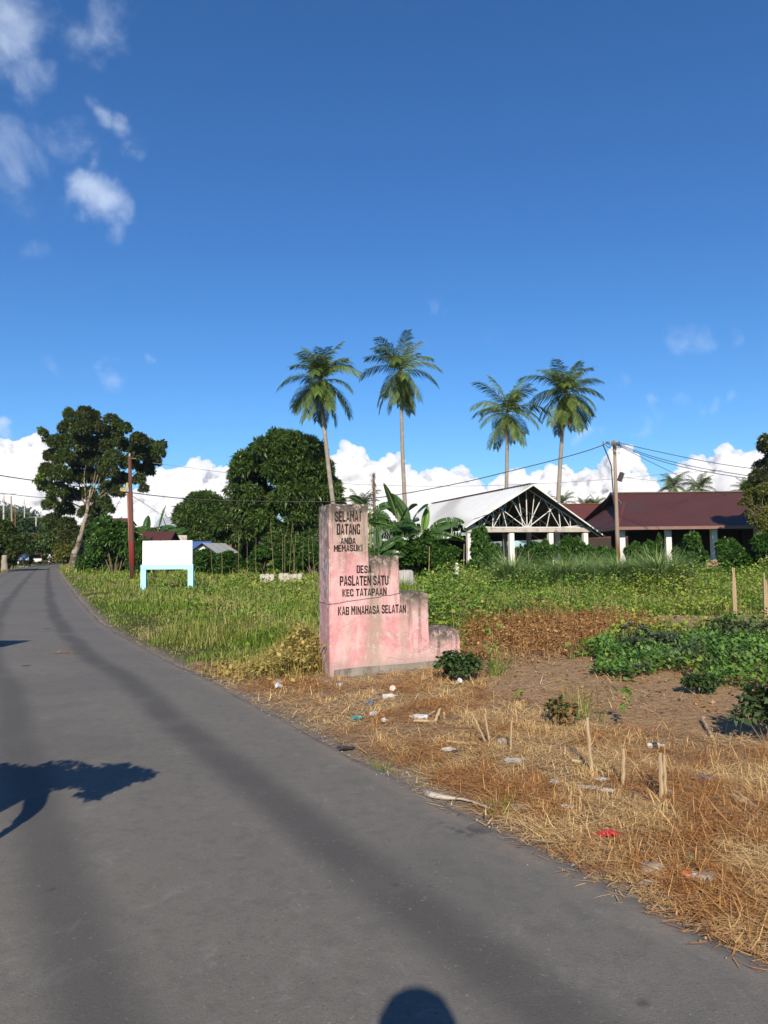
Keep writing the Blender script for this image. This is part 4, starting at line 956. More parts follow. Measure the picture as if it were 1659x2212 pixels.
# ---- coconut palms
def frond_mesh(e0, bend, Lf, twist, seed, mat, dry=False):
    g = np.random.default_rng(seed); n = 40
    t = np.linspace(0, 1, 24); el = R(e0) - R(bend) * t ** 1.25
    dx = np.cos(el); dz = np.sin(el)
    px = np.concatenate([[0], np.cumsum((dx[1:] + dx[:-1]) / 2)]) * Lf / 23; pz = np.concatenate([[0], np.cumsum((dz[1:] + dz[:-1]) / 2)]) * Lf / 23
    mb = MB(); mb.tube([(a, 0, b) for a, b in zip(px[::3], pz[::3])], list(np.linspace(.045, .008, len(px[::3]))), 4)
    V = [np.array(mb.v)]; Q = [np.array([f for f in mb.f if len(f) == 4])]; off = len(mb.v)
    ts = np.repeat(np.linspace(.14, 1.0, n), 2) + g.uniform(-.008, .008, 2 * n); ts = np.clip(ts, 0, 1)
    sd = np.tile([1.0, -1.0], n)
    bx, bz, be = np.interp(ts, t, px), np.interp(ts, t, pz), np.interp(ts, t, el)
    B = np.stack([bx, bx * 0, bz], 1); fw = np.stack([np.cos(be), be * 0, np.sin(be)], 1); up = np.stack([-np.sin(be), be * 0, np.cos(be)], 1)
    sv = np.stack([be * 0, sd, be * 0], 1)
    l = (.34 + .78 * np.sin(np.pi * np.clip(.12 + .80 * ts, 0, 1))) * g.uniform(.85, 1.12, 2 * n) * Lf / 3.8
    sweep = .35 + .75 * ts
    hang = g.uniform(.05, .55, 2 * n)
    d1 = nrm(sv + fw * sweep[:, None] + up * (.25 - hang)[:, None] + np.array([0, 0, -.22])); d2 = nrm(sv * .7 + fw * (sweep + .3)[:, None] + np.array([0, 0, -1.0]) * (.65 + hang)[:, None])
    wv = nrm(np.cross(d1, up + sv * .3)) * .5 * (.060 * Lf / 3.8)
    m = B + d1 * l[:, None] * .55; e = m + d2 * l[:, None] * .45
    W = np.stack([B - wv * .7, B + wv * .7, m + wv, m - wv, e + wv * .12, e - wv * .12], 1).reshape(-1, 3)
    kk = np.arange(2 * n)[:, None] * 6 + off
    Q += [kk + np.array([[0, 1, 2, 3]]), kk + np.array([[3, 2, 4, 5]])]; V.append(W)
    return raw_mesh('frond', np.vstack(V), np.vstack(Q), None, mat)
FR = [frond_mesh(e0, bd, L, 0, i, M['palm_leaf']) for i, (e0, bd, L) in enumerate(((82, 45, 3.4), (72, 62, 3.7), (60, 75, 3.9), (48, 80, 3.9), (34, 82, 3.9), (20, 80, 3.8), (5, 72, 3.8), (-12, 62, 3.7), (-30, 48, 3.6), (-48, 34, 3.5), (-64, 20, 3.3)))]
FR_OLD = [frond_mesh(e0, bd, L, 0, 40 + i, M['old_palm_leaf']) for i, (e0, bd, L) in enumerate(((-66, 18, 3.0), (-74, 12, 2.7)))]
nut_mat = plain('coconut_husk', (.15, .13, .03), .5, .4, var=.3)
nut_me = MB().ball((0, 0, 0), .15, 2, (1, 1, 1.2)).build('coconut', nut_mat); NUT = nut_me.data; bpy.data.objects.remove(nut_me)
def palm(label, top_px, base_px, Y, scale, seed, spec, nuts=0, old=0, mid_px=None, group='tall coconut palms'):
    g = random.Random(seed)
    top = P(*top_px, Y); bs = P(*base_px, Y); bs.z = 0
    t = thing('coconut_palm', label, 'palm tree', bs, 0, group)
    pts = []; mid = P(*mid_px, Y) if mid_px else None
    for i in range(15):
        u = i / 14
        p = bs.lerp(top, u)
        if mid is not None:
            uu = (mid.z / top.z); off = mid - bs.lerp(top, uu); p = p + off * (4 * u * (1 - u)) / (4 * uu * (1 - uu))
        pts.append(p - bs)
    mb = MB(); mb.tube(pts, [.21 * scale + .13 * scale * math.exp(-i * .9) - .07 * scale * i / 14 for i in range(15)], 10); mb.build('trunk', M['palm_bark'], t, smooth=True)
    c = top - bs
    for (kind, az, rollv, sc) in spec:
        o = link('frond', (FR[kind] if kind >= 0 else FR_OLD[-kind - 1]), t)
        o.location = c + Vector((0, 0, g.uniform(-.12, .15)))
        o.rotation_euler = (R(rollv + g.uniform(-10, 10)), R(g.uniform(-5, 5)), R(az)); s = scale * sc * g.uniform(.92, 1.06); o.scale = (s, s, s)
    for i in range(nuts):
        a = g.uniform(0, 6.28); o = link('coconut', NUT, t); o.location = c + Vector((math.cos(a) * .38, math.sin(a) * .38 - .1, -.35 - g.uniform(0, .55))); s = g.uniform(.8, 1.15) * scale; o.scale = (s, s, s)
    return t
def spec_for(seed, rings):
    g = random.Random(seed); out = []
    for kind, n, a0 in rings:
        for i in range(n): out.append((kind, a0 + 137 * len(out) + g.uniform(-30, 30), g.uniform(-18, 18), g.uniform(.82, 1.14)))
    return out
RINGS = [(0, 3, 20), (1, 4, 60), (2, 3, 10), (3, 3, 50), (4, 3, 0), (5, 3, 30), (6, 3, 70), (7, 3, 15), (8, 4, 45), (9, 3, 80), (10, 3, 20)]
palm('leaning coconut palm above the large dome shaped tree, leftmost of the tall palms', (692, 822), (742, 1222), 54.5, 1.0, 1, spec_for(1, RINGS), 6, 0, (707, 985))
palm('tallest coconut palm, with a bunch of yellow nuts, right behind the monument', (866, 802), (884, 1225), 67, 1.1, 2, [s for s in spec_for(22, [(0, 4, 0), (1, 3, 40), (2, 3, 0), (4, 3, 80), (6, 4, 20), (8, 3, 10), (9, 3, 50), (10, 5, 0)]) if True] + [(-1, 40, 0, .9)], 14, 0, (869, 960))
palm('shorter coconut palm directly behind the ridge of the white roofed shed', (1096, 892), (1088, 1220), 74, 1.14, 3, spec_for(33, [(0, 3, 30), (1, 3, 0), (3, 3, 20), (4, 3, 75), (5, 3, 10), (6, 3, 45), (8, 3, 0), (9, 4, 60)]) + [(-2, 200, 0, .8)], 10, 1, (1095, 1000))
palm('coconut palm with rusty hanging fronds behind the right slope of the white roofed shed', (1222, 850), (1202, 1222), 80, 1.34, 4, spec_for(44, RINGS + [(10, 3, 70)]) + [(-1, 100, 0, 1), (-2, 250, 0, 1), (-1, 200, 0, .9), (-2, 20, 0, .9)], 5, 0, (1213, 960))
for i, (lab, tp, Y, sc) in enumerate((('far coconut palm, left one of the pair above the maroon roof ridge', (1456, 1052), 92, .68), ('far coconut palm, right one of the pair above the maroon roof ridge', (1510, 1056), 92, .66),
        ('far coconut palm half hidden beside the tree at the right edge', (1612, 1060), 96, .6), ('tiny far palm, left one peeping over the long red roof', (1262, 1095), 130, .6), ('tiny far palm, right one peeping over the long red roof', (1285, 1092), 130, .6), ('far palm peeping over the right slope of the white roofed shed', (1216, 1086), 110, .6),
        ('far palm among the banana leaves left of the white roofed shed', (778, 1100), 96, .9))):
    palm(lab, tp, (tp[0] + 3, 1210), Y, sc, 50 + i, spec_for(60 + i, [(0, 2, 20), (1, 4, 60), (2, 5, 10), (4, 5, 0), (6, 5, 70), (8, 4, 15)]), 0, 0, None, 'far palms behind the roofs')

# ---- banana plants
def banana_leaf_mesh(Lf, Wf, e0, bend, seed, mat, torn=.25):
    g = np.random.default_rng(seed); n = 30
    t = np.linspace(0, 1, n); el = R(e0) - R(bend) * t ** 1.4
    px = np.concatenate([[0], np.cumsum(np.cos(el[1:]))]) * Lf / n; pz = np.concatenate([[0], np.cumsum(np.sin(el[1:]))]) * Lf / n
    w = Wf * np.clip(np.sin(np.pi * np.clip((t - .16) / .84, 0, 1) ** .75), 0, 1) ** .6; w[t < .17] = .02
    V, F = [], []
    gap = g.random((2, n)) < torn
    for s in (0, 1):
        sg = -1 if s else 1
        for i in range(n - 1):
            b = len(V); d = g.uniform(-.06, .06) if gap[s, i] else 0
            for j in (i, i + 1):
                up = Vector((-math.sin(el[j]), 0, math.cos(el[j])))
                sh = 0 if j == i or not gap[s, i] else -.02
                for q in (0, .5, 1):
                    ww = w[j] * q * (1 - (.25 * g.random() if gap[s, i] and q == 1 else 0))
                    V.append(Vector((px[j] + sh, 0, pz[j])) + Vector((.15 * ww, sg * ww * .92, 0)) + up * (ww * .16 * (1 - q * .9) + d * q))
            F += [(b, b + 1, b + 4, b + 3), (b + 1, b + 2, b + 5, b + 4)]
    me = raw_mesh('leaf', np.array([v[:] for v in V]), np.array(F), None, mat)
    mb = MB(); mb.tube([(a, 0, b - .01) for a, b in zip(px[::4], pz[::4])], list(np.linspace(.028, .006, len(px[::4]))), 5)
    bm = bmesh.new(); bm.from_mesh(me); bmesh.ops.remove_doubles(bm, verts=bm.verts, dist=.0008)
    n0 = len(bm.faces); vs = [bm.verts.new(v) for v in mb.v]
    for f in mb.f:
        fc = bm.faces.new([vs[i] for i in f]); fc.material_index = 1
    bm.to_mesh(me); bm.free(); me.materials.append(M['banana_rib'])
    return me
M['banana_rib'] = plain('banana_rib', (.15, .22, .05), .5, .3)
M['banana_stem'] = plain('banana_stem', (.16, .17, .06), .6, .3, var=.3, scale=4, stain=(.12, .07, .03))
BL = [banana_leaf_mesh(2.3, .42, 84, 22, 1, M['banana_leaf'], .05), banana_leaf_mesh(2.4, .42, 70, 55, 2, M['banana_leaf'], .12), banana_leaf_mesh(2.4, .40, 52, 65, 3, M['banana_leaf'], .3),
      banana_leaf_mesh(2.3, .38, 34, 70, 4, M['banana_leaf'], .35), banana_leaf_mesh(2.2, .36, 12, 60, 5, M['banana_leaf'], .5), banana_leaf_mesh(2.0, .30, 80, 12, 6, M['banana_young'], 0)]
def banana(label, base, h, spec, s=1.0, group=None):
    t = thing('banana_plant', label, 'banana plant', base, 0, group)
    mb = MB(); mb.tube([(0, 0, -.1), (.02, 0, h * .5), (0, .03, h)], [.14 * s, .11 * s, .07 * s], 9); mb.build('stem', M['banana_stem'], t, smooth=True)
    for kind, az, sc in spec:
        o = link('leaf', BL[kind], t); o.location = (0, 0, h - .05 * kind); o.rotation_euler = (R(random.choice((-1, 1)) * random.uniform(*((0, 25) if kind in (0, 5) else (35, 75)))), 0, R(az)); o.scale = (s * sc * .88,) * 3
    return t
YB = 41.0
def bb(px, Y): p = P(px, 1200, Y); return (p.x, p.y, gz(p.x, p.y))
GB = 'banana plants between the monument and the white roofed shed'
banana('tallest banana plant, with a broad upright leaf, right behind the monument', bb(862, YB), 3.0, [(0, 200, 1.25), (1, 150, 1.0), (1, 20, 1.1), (2, 185, 1.2), (2, 240, 1.0), (3, 300, 1.0), (3, 100, 1.0), (4, 215, 1.0), (4, 340, 1.1)], 1.1, GB)
banana('banana plant with long leaves hanging over the top of the monument', bb(800, YB + 1), 3.9, [(1, 175, 1.0), (3, 170, 1.25), (2, 10, .9), (4, 190, 1.2), (3, 260, 1.0), (4, 300, 1.0)], 1.05, GB)
banana('banana plant with a bright yellow green young leaf, beside the white roof', bb(915, YB - 1), 2.6, [(5, 65, 1.0), (3, 5, 1.35), (4, 358, 1.3), (2, 20, 1.2), (3, 190, 1.0), (2, 150, .9), (4, 230, 1.0), (4, 310, 1.0)], 1.05, GB)
banana('low banana plant half hidden behind the shoulder of the monument', bb(818, YB - 3), 1.4, [(1, 40, .9), (2, 300, .9), (3, 350, .9), (2, 200, .8), (0, 90, .8)], .9, GB)
banana('banana plant with two pale upright leaves, between its taller neighbours', bb(888, YB + .5), 2.7, [(0, 100, 1.2), (1, 330, 1.2), (2, 60, 1.1), (3, 230, 1.1), (4, 270, 1.0), (4, 150, 1.0)], 1.1, GB)
GB2 = 'banana plants behind the white notice board'
YB2 = 66
banana('leftmost of the banana plants behind the white notice board', bb(312, YB2), 3.3, [(0, 120, 1.0), (1, 180, 1.0), (2, 40, 1), (3, 200, 1), (4, 300, 1), (1, 340, .9)], 1.05, GB2)
banana('banana plant with the tallest pale leaf above the maroon shed', bb(340, YB2 - 1), 3.4, [(0, 30, 1.25), (1, 10, 1.2), (1, 170, 1.0), (2, 200, 1), (3, 330, 1), (4, 230, 1), (2, 100, 1)], 1.15, GB2)
banana('rightmost of the banana plants behind the white notice board, with a torn leaf', bb(362, YB2), 3.2, [(1, 20, 1.1), (2, 60, 1.1), (0, 200, 1.0), (3, 300, 1), (4, 350, 1), (3, 180, 1)], 1.05, GB2)
# the dead palm stem standing among them
dt = P(808, 1090, 52)
t = thing('dead_palm', 'thin dead palm stem with brown shreds, standing above the banana leaves', 'dead tree', (dt.x, dt.y, 0))
mb = MB(); mb.tube([(0, 0, -.1), (.05, 0, 4), (0, 0, P(808, 1022, 52).z)], [.12, .10, .05], 8); mb.build('trunk', M['bark'], t, smooth=True)
n = 160; zz = rng.uniform(4.2, 7.4, n)
V, Q, T = blades(rng.normal(0, .05, n), rng.normal(0, .05, n), zz, rng.uniform(.3, .7, n), rng.uniform(.03, .06, n), rng.uniform(0, 6.28, n), rng.uniform(2.5, 3.0, n), rng.uniform(0, .2, n)); V[:, 2] = np.minimum(V[:, 2], 7.6)
n_ = np.repeat(zz, 5); V[:, 2] = n_ - np.abs(V[:, 2] - n_)
link('shreds', raw_mesh('shreds', V, Q, T, M['old_palm_leaf']), t)

# ---- shrubs before the sheds (broad palmate leaves), one mesh per kind and copies of it
def shrub_proto(seed, w, h, n=1500):
    g = np.random.default_rng(seed)
    cl = [(g.uniform(-w, w) * .72, g.uniform(-w, w) * .5, g.uniform(.18, 1.0) ** .8 * h - .12 * h, g.uniform(.2, .38) * w, g.uniform(.2, .38) * w, g.uniform(.10, .2) * h) for _ in range(17)]
    me = crown_mesh('foliage', cl, n, 5, .19, .085, M['bush_leaf'], .35, .9, -.9, (.5, 1.0), .6)
    mb = MB()
    for c in cl[:8]: limb(mb, (c[0] * .2, c[1] * .2, -.1), (c[0], c[1], c[2]), .035, .012, .05, 4)
    return me, mb
PROTO = [shrub_proto(i, 1.15, 2.4) for i in range(5)]
STEMS = []
for me_, mb_ in PROTO:
    o = mb_.build('stems', M['bark']); STEMS.append(o.data); bpy.data.objects.remove(o)
def shrub(label, px, Y, i, sx=1.0, sz=1.0, group='leafy shrubs before the sheds', name='shrub'):
    p = bb(px, Y); t = thing(name, label, 'shrub', p, random.uniform(0, 6), group); t.scale = (sx, sx, sz)
    link('foliage', PROTO[i % 5][0], t); link('stems', STEMS[i % 5], t); return t
SHR = [(838, 40, 1.1, 1.0, 'dark leafy shrub right of the monument, under the banana leaves'), (872, 39, 1.2, 1.0, 'dense shrub below the tallest banana plant'), (905, 40, 1.2, 1.0, 'shrub below the bright young banana leaf'), (940, 39.5, 1.1, .95, 'shrub at the near corner of the white roof'),
       (968, 40, 1.0, .85, 'shrub under the eave of the white roof'), (1040, 43, 1.05, 1.25, 'tall shrub covering the left column of the open gable'), (1068, 42.5, .7, .8, 'low shrub between the two left columns of the open gable'),
       (1158, 43, 1.0, 1.15, 'shrub in front of the middle columns of the open gable'), (1182, 42, .8, 1.0, 'shrub between the middle columns of the open gable'), (1232, 43, 1.0, 1.0, 'shrub beside the right column of the open gable'), (1262, 42.5, .8, 1.05, 'shrub hiding the foot of the right column of the open gable'),
       (1305, 42.5, .9, .9, 'shrub at the foot of the wooden pole'), (1375, 41.5, .9, .95, 'shrub right of the wooden pole'), (1410, 42, .9, .95, 'shrub by the second column of the maroon roofed hall'), (1478, 42, .8, .85, 'low shrub between the columns of the maroon roofed hall'),
       (1500, 38, 1.05, 1.1, 'tall shrub with broad leaves before the third column of the maroon roofed hall'), (1572, 37, .9, .95, 'shrub right of the tall one before the maroon roofed hall'), (1596, 36, .9, .9, 'dense shrub behind the thick cane post'), (1668, 36, 1.1, .9, 'shrub below the yellow green tree'), (1655, 35, 1.1, .95, 'shrub cut by the right edge of the picture')]
for i, (px, Y, sx, sz, lab) in enumerate(SHR): shrub(lab, px, Y, i, sx * (.98 if px < 960 else .72) * (.8 + .45 * ((i * 37) % 10) / 10), sz * (.98 if px < 1100 else .88 if px < 1290 else .86) * (.85 + .3 * ((i * 53) % 10) / 10))
for i, (px, Y, sx, sz, lab) in enumerate(((495, 50, 1.0, .75, 'low shrub left among the cane stakes'), (560, 51, 1.1, .85, 'low shrub behind the middle cane stakes'), (610, 50, 1.0, .7, 'low shrub behind the bundle of cane stakes'), (655, 49, 1.1, 1.0, 'shrub right of the cane stakes'), (678, 48, 1.0, .9, 'shrub touching the left edge of the monument'), (440, 50, 1.0, .8, 'shrub before the blue roofed house'), (468, 51, .9, .7, 'shrub before the white gable of the small hut'))):
    shrub(lab, px, Y, i + 2, sx, sz, 'shrubs along the back of the field')
for i, (px, Y, sx, sz, lab) in enumerate(((228, 62, 1.8, 2.0, 'tall shrub left of the rusty iron pole'), (250, 58, 1.7, 1.9, 'tall shrub just left of the rusty iron pole'), (268, 60, 1.6, 1.8, 'tall shrub behind the rusty iron pole'), (298, 56, 1.0, 1.3, 'shrub between the rusty iron pole and the notice board'), (212, 66, 1.4, 1.3, 'lower shrub near the trunk of the big tree'))):
    shrub(lab, px, Y, i, sx, sz, 'tall shrubs behind the rusty iron pole')

# ---- lemongrass clumps
def lemon_mesh(seed):
    n = 1100; r0 = np.abs(rng.normal(0, .16, n)); a0 = rng.uniform(0, 6.283, n); ln = rng.uniform(.05, .75, n)
    V, Q, T = blades(r0 * np.cos(a0), r0 * np.sin(a0), np.zeros(n) - .05, rng.uniform(1.0, 1.75, n), rng.uniform(.014, .026, n), a0 + rng.normal(0, .3, n), ln, rng.uniform(.4, 1.5, n))
    return raw_mesh('lemongrass_clump', V, Q, T, M['lemongrass'])
LM = [lemon_mesh(i) for i in range(3)]
for i, (px, Y, s, lab) in enumerate(((1105, 33, 1.1, 'leftmost big tuft of tall arching grass, before the open gable'), (1142, 34, .8, 'small tuft of arching grass between the two left ones'), (1215, 33, 1.05, 'tuft of arching grass before the right columns of the open gable'), (1262, 34, 1.05, 'tuft of arching grass before the corner of the open gable'), (1330, 32, 1.05, 'tuft of arching grass at the foot of the wooden pole'), (1365, 33, 1.0, 'tuft of arching grass just right of the wooden pole'), (1420, 31, 1.15, 'big tuft of arching grass before the second hall column'), (1452, 31.5, .95, 'rightmost tuft of tall arching grass'))):
    Y -= 6.5; s *= 1.08; p = bb(px, Y); o = link('lemongrass_clump', LM[i % 3]); o.location = p; o.scale = (s, s, s); o.rotation_euler = (0, 0, i)
    tag(o, lab, 'grass tuft', 'tall arching grass tufts before the sheds')

# ---- small bushes on the bare soil, and the one at the monument
def bush(label, px, py, w, h, n, L, mat, seed, name='bush'):
    b = on_ground(px, py); t = thing(name, label, 'bush', b); g = np.random.default_rng(seed)
    cl = [(g.uniform(-.5, .5) * w, g.uniform(-.4, .4) * w, g.uniform(.3, .85) * h, w * .28, w * .26, h * .22) for _ in range(12)]
    link('foliage', crown_mesh('foliage', cl, n, 4, L, L * .7, mat, .3, .8, -.8, (.5, 1.0)), t)
    mb = MB()
    for c in cl[:7]: limb(mb, (c[0] * .3, c[1] * .3, -.03), c[:3], .006, .003, .01, 3)
    mb.build('stems', M['bark'], t); return t
bush('dark green leafy bush growing against the right foot of the pink monument', 990, 1478, .34, .33, 330, .062, leaf_mat('nettle_leaf', [(.03, .06, .02), (.045, .085, .025), (.065, .11, .03)], .2, .45, .4), 1)
bush('small bush with red tinged leaves alone on the dry ground', 1218, 1574, .20, .24, 130, .045, leaf_mat('reddish_leaf', [(.05, .09, .02), (.08, .13, .03), (.20, .09, .05), (.30, .17, .08), (.06, .10, .02)], .2, .5, .35), 2)
bush('small dark bush on the bare soil in front of the green weed patch', 1508, 1502, .24, .22, 190, .055, leaf_mat('dusky_leaf', [(.028, .06, .018), (.045, .085, .025), (.06, .10, .03)], .2, .5, .35), 3)
bush('dark bush cut by the right edge of the picture, on the bare soil', 1668, 1606, .40, .40, 260, .06, M['dusky'] if 'dusky' in M else leaf_mat('sage_leaf', [(.03, .06, .02), (.055, .09, .03), (.09, .12, .05)], .2, .5, .35), 4)
bush('dusky weed bush, upper left of the green weed patch', 1395, 1425, .75, .42, 420, .06, leaf_mat('grey_green_leaf', [(.035, .055, .03), (.06, .085, .045), (.09, .11, .06)], .2, .55, .3), 5)
bush('dark weed bush at the upper right of the green weed patch', 1625, 1420, .7, .5, 420, .06, leaf_mat('brown_green_leaf', [(.03, .045, .02), (.05, .07, .03), (.08, .085, .04)], .2, .55, .3), 6)

# ---- the tree at the right edge and the yellow green one below it
YR = 41.0
sp = [(1665, 960, 26), (1690, 990, 34), (1650, 1010, 20), (1640, 1030, 18), (1660, 1040, 26), (1625, 1048, 13), (1612, 1052, 9), (1680, 1060, 30), (1650, 1070, 20), (1700, 1030, 40), (1720, 1080, 40), (1720, 960, 36)]
pb = P(1712, 1240, YR)
tree('leafy_tree', 'dark leafy tree cut by the right edge of the picture', (pb.x, YR, 0), px_clumps(sp, YR, 1.2, 2), 4200, 5, .22, .085, M['dark_leaf'], .2, P(1705, 1120, YR), [P(*q, YR) for q in ((1665, 990), (1650, 1040), (1700, 980), (1690, 1050))], core=0)
YY = 36.5
sp = [(1625, 1070, 18), (1650, 1060, 18), (1640, 1095, 20), (1610, 1085, 12), (1660, 1110, 22), (1635, 1125, 16), (1680, 1090, 24), (1655, 1140, 18), (1690, 1130, 26), (1615, 1110, 10)]
pb = P(1672, 1240, YY)
tree('small_tree', 'sparse yellow green tree before the right end of the maroon roof', (pb.x, YY, 0), px_clumps(sp, YY, .8, 4), 1700, 5, .13, .07, M['yellow_leaf'], .09, P(1660, 1150, YY), [P(*q, YY) for q in ((1625, 1075), (1650, 1070), (1612, 1095), (1680, 1090), (1640, 1120), (1616, 1112))], core=0)

# ---- trees on the left verge and the wood behind
def roadside(label, px, Y, spec, n, L, W, mat, r=.15, grp='trees along the left side of the road'):
    p = P(px, 1222, Y)
    cl = px_clumps(spec, Y, 1.5, int(px) + 3)
    tree('roadside_tree', label, (p.x, p.y, 0), cl, n, 5, L, W, mat, r, (p.x, p.y, np.mean([c[2] for c in cl]) * .8), core=.7, group=grp, down=-.9)
roadside('dark overgrown tree at the left edge of the picture', 12, 70, [(0, 1155, 22), (20, 1160, 18), (35, 1170, 14), (-15, 1170, 30), (5, 1185, 24), (28, 1190, 16), (10, 1140, 18), (-5, 1210, 24), (18, 1208, 14), (-30, 1140, 30)], 3600, .34, .16, M['dark_leaf'], .35)
roadside('dark tree behind the walkers with the umbrella', 42, 100, [(40, 1165, 14), (50, 1180, 14), (32, 1185, 14), (45, 1195, 14), (58, 1195, 12), (40, 1205, 12), (60, 1208, 8), (30, 1205, 10)], 2200, .36, .17, M['mid_leaf'])
roadside('yellow green tree above the white pickup', 80, 146, [(70, 1165, 14), (85, 1168, 14), (98, 1175, 12), (75, 1180, 14), (92, 1185, 12), (62, 1180, 10), (78, 1195, 12), (66, 1200, 10)], 2200, .42, .2, M['yellow_leaf'])
roadside('mid green tree between the pickup and the far motorcycle', 108, 210, [(105, 1180, 14), (115, 1170, 12), (100, 1195, 12), (112, 1198, 10), (122, 1185, 12)], 1600, .42, .2, M['mid_leaf'])
roadside('yellow green bush left of the big tree trunk', 138, 100, [(140, 1175, 12), (130, 1185, 12), (145, 1190, 12), (135, 1200, 11), (148, 1204, 9), (126, 1200, 8)], 1500, .36, .2, M['yellow_leaf'], .1)
roadside('leafy bush right of the big tree trunk', 200, 84, [(195, 1200, 10), (205, 1195, 12), (215, 1200, 10), (188, 1208, 7)], 1000, .3, .16, M['bush_leaf'], .08, 'bushes by the big tree')
# stump with pale bark
p = P(11, 1222, 66)
t = thing('tree_trunk', 'short pale tree trunk at the left road verge', 'tree', (p.x, p.y, 0)); mb = MB(); limb(mb, (0, 0, -.2), (-.1, 0, 1.6), .36, .22, .03); mb.build('trunk', bpy.data.materials['pale_bark'], t, smooth=True)

# far wood: stuff
def wood(name, rows, mat, label, L, W):
    Vs, Qs, o = [], [], 0
    for (Y, pts, r0, nn) in rows:
        cl = []
        for (x0, y0, x1, y1) in pts:
            m = max(int(abs(x1 - x0) / (r0 * .75)), 1)
            for i in range(m + 1):
                u = i / m; px = x0 + (x1 - x0) * u; top = y0 + (y1 - y0) * u + random.uniform(-.25, .5) * r0
                py = top + r0 * .8
                while py < 1205:
                    p = P(px + random.uniform(-.4, .4) * r0, py, Y + random.uniform(-.06, .06) * Y); q = r0 * mpp(Y) * random.uniform(.8, 1.25); cl.append((p.x, p.y, max(p.z, .6), q, q, q * .9)); py += r0 * 1.3
        C, N = clump_points(cl, nn, -.7, (.7, 1.05)); V, Q = rosettes(C, N, 5, L * mpp(Y), W * mpp(Y), .25, .9)
        Vs.append(V); Qs.append(Q + o); o += len(V)
    tag(link(name, raw_mesh(name, np.vstack(Vs), np.vstack(Qs), None, mat)), label, 'wood', kind='stuff')
wood('far_wood', [(150, [(-60, 1120, 20, 1150), (20, 1150, 60, 1130), (60, 1130, 110, 1135), (110, 1140, 260, 1150)], 15, 9000), (260, [(-60, 1105, 40, 1118), (40, 1118, 130, 1135)], 12, 6000), (420, [(-60, 1100, 60, 1112), (60, 1112, 130, 1132), (130, 1132, 200, 1150)], 8, 5000)], M['forest_leaf'], 'green wooded slope rising beyond the end of the road', 8.0, 4.2)
wood('tree_line', [(104, [(380, 1180, 500, 1178), (500, 1178, 680, 1178), (680, 1180, 960, 1172), (960, 1180, 1330, 1178), (1330, 1178, 1800, 1172)], 13, 8000), (110, [(230, 1165, 330, 1165), (330, 1150, 400, 1150)], 13, 2500)], M['forest_leaf'], 'low line of green trees behind the sheds and houses', 6.0, 3.0)
# the hill
hp = [(-260, 1040), (-160, 1060), (-80, 1075), (0, 1090), (22, 1098), (45, 1101), (75, 1112), (105, 1128), (140, 1148), (200, 1170), (300, 1188)]
Yh = 1250.0
hx = np.linspace(-260, 300, 260); hy = np.interp(hx, *zip(*hp))
crest = [P(a, b, Yh) for a, b in zip(hx, hy)]
V = []; rows_ = 26
for j in range(rows_):
    u = j / (rows_ - 1)
    for p in crest: V.append((p.x, Yh - 700 * (1 - u), max(p.z, 0) * u ** 1.3 - 2))
V = np.array(V); V[:, 2] += (fbm(V / 60, 4, 4) * 12 + fbm(V / 14, 3, 6) * 5) * np.repeat(np.linspace(0, 1, rows_), 260)
a = np.arange(rows_ - 1)[:, None] * 260 + np.arange(259)[None]
Q = np.stack([a, a + 1, a + 261, a + 260], -1).reshape(-1, 4)
n = NT('wooded_hill'); co = n.n('ShaderNodeNewGeometry').outputs['Position']
hm = n.done(n.bsdf(n.mix(n.noise(co, .06, 6, .7), (.014, .03, .012), (.06, .09, .03)), .9, .1, 0, n.noise(co, .08, 6, .7), 8, 1))
tag(link('hill', raw_mesh('hill', V, Q, None, hm, True)), 'wooded hill far beyond the left end of the road', 'hill', kind='structure')
kk = V[(V[:, 2] > 3)]; kk = kk[rng.choice(len(kk), min(2600, len(kk)), replace=False)]
C, N = clump_points([(q[0], q[1], q[2] + 3, 5.5, 5.5, 6) for q in kk], 20000, -.4); Vq, Qq = rosettes(C, N, 3, 4.2, 2.6, .2, .9)
tag(link('hill_wood', raw_mesh('hill_wood', Vq, Qq, None, M['forest_leaf'])), 'forest covering the far hill', 'wood', kind='stuff')
# ------------------------------------------------------------------ buildings
M['white_plaster'] = plain('white_plaster', (.66, .65, .62), .8, .2, var=.1, scale=2, stain=(.36, .33, .28), stain_scale=1.6, stain_range=(.55, .72))
M['old_concrete'] = plain('weathered_concrete', (.42, .39, .34), .9, .15, var=.2, scale=3, stain=(.17, .15, .13), stain_scale=2.0)
n = NT('zinc_sheet'); co = n.coords(); yy = n.n('ShaderNodeSeparateXYZ', {0: co}).outputs[1]      # rib shading put into the colour as dark stripes in the valleys
fr = n.math('FRACT', n.math('DIVIDE', yy, .46)); val = n.math('MULTIPLY', n.step(n.math('ABSOLUTE', n.math('SUBTRACT', fr, .5)), .17, .06), n.math('MULTIPLY_ADD', n.noise(n.coords((.2, 3, .2)), 1.0, 4), .7, .35))
c = n.mix(n.noise(co, .8, 5), (.33, .355, .385), (.42, .445, .475)); c = n.mix(val, c, (.17, .175, .185)); M['zinc'] = n.done(n.bsdf(c, .5, .4, .15))
M['under_shade'] = plain('roof_underside_shade', (.045, .04, .036), .8, .2)  # shade below the roofs, put into the base colour
M['white_steel'] = plain('white_painted_steel', (.62, .62, .59), .5, .4, var=.1, stain=(.33, .25, .19), stain_scale=3, stain_range=(.6, .72))
M['rust'] = plain('rusty_sheet', (.20, .085, .05), .8, .2, var=.3, scale=4)
M['maroon'] = plain('maroon_sheet', (.072, .026, .021), .55, .35, var=.14, scale=.5, stain=(.058, .034, .028), stain_scale=.35, stain_range=(.5, .66))
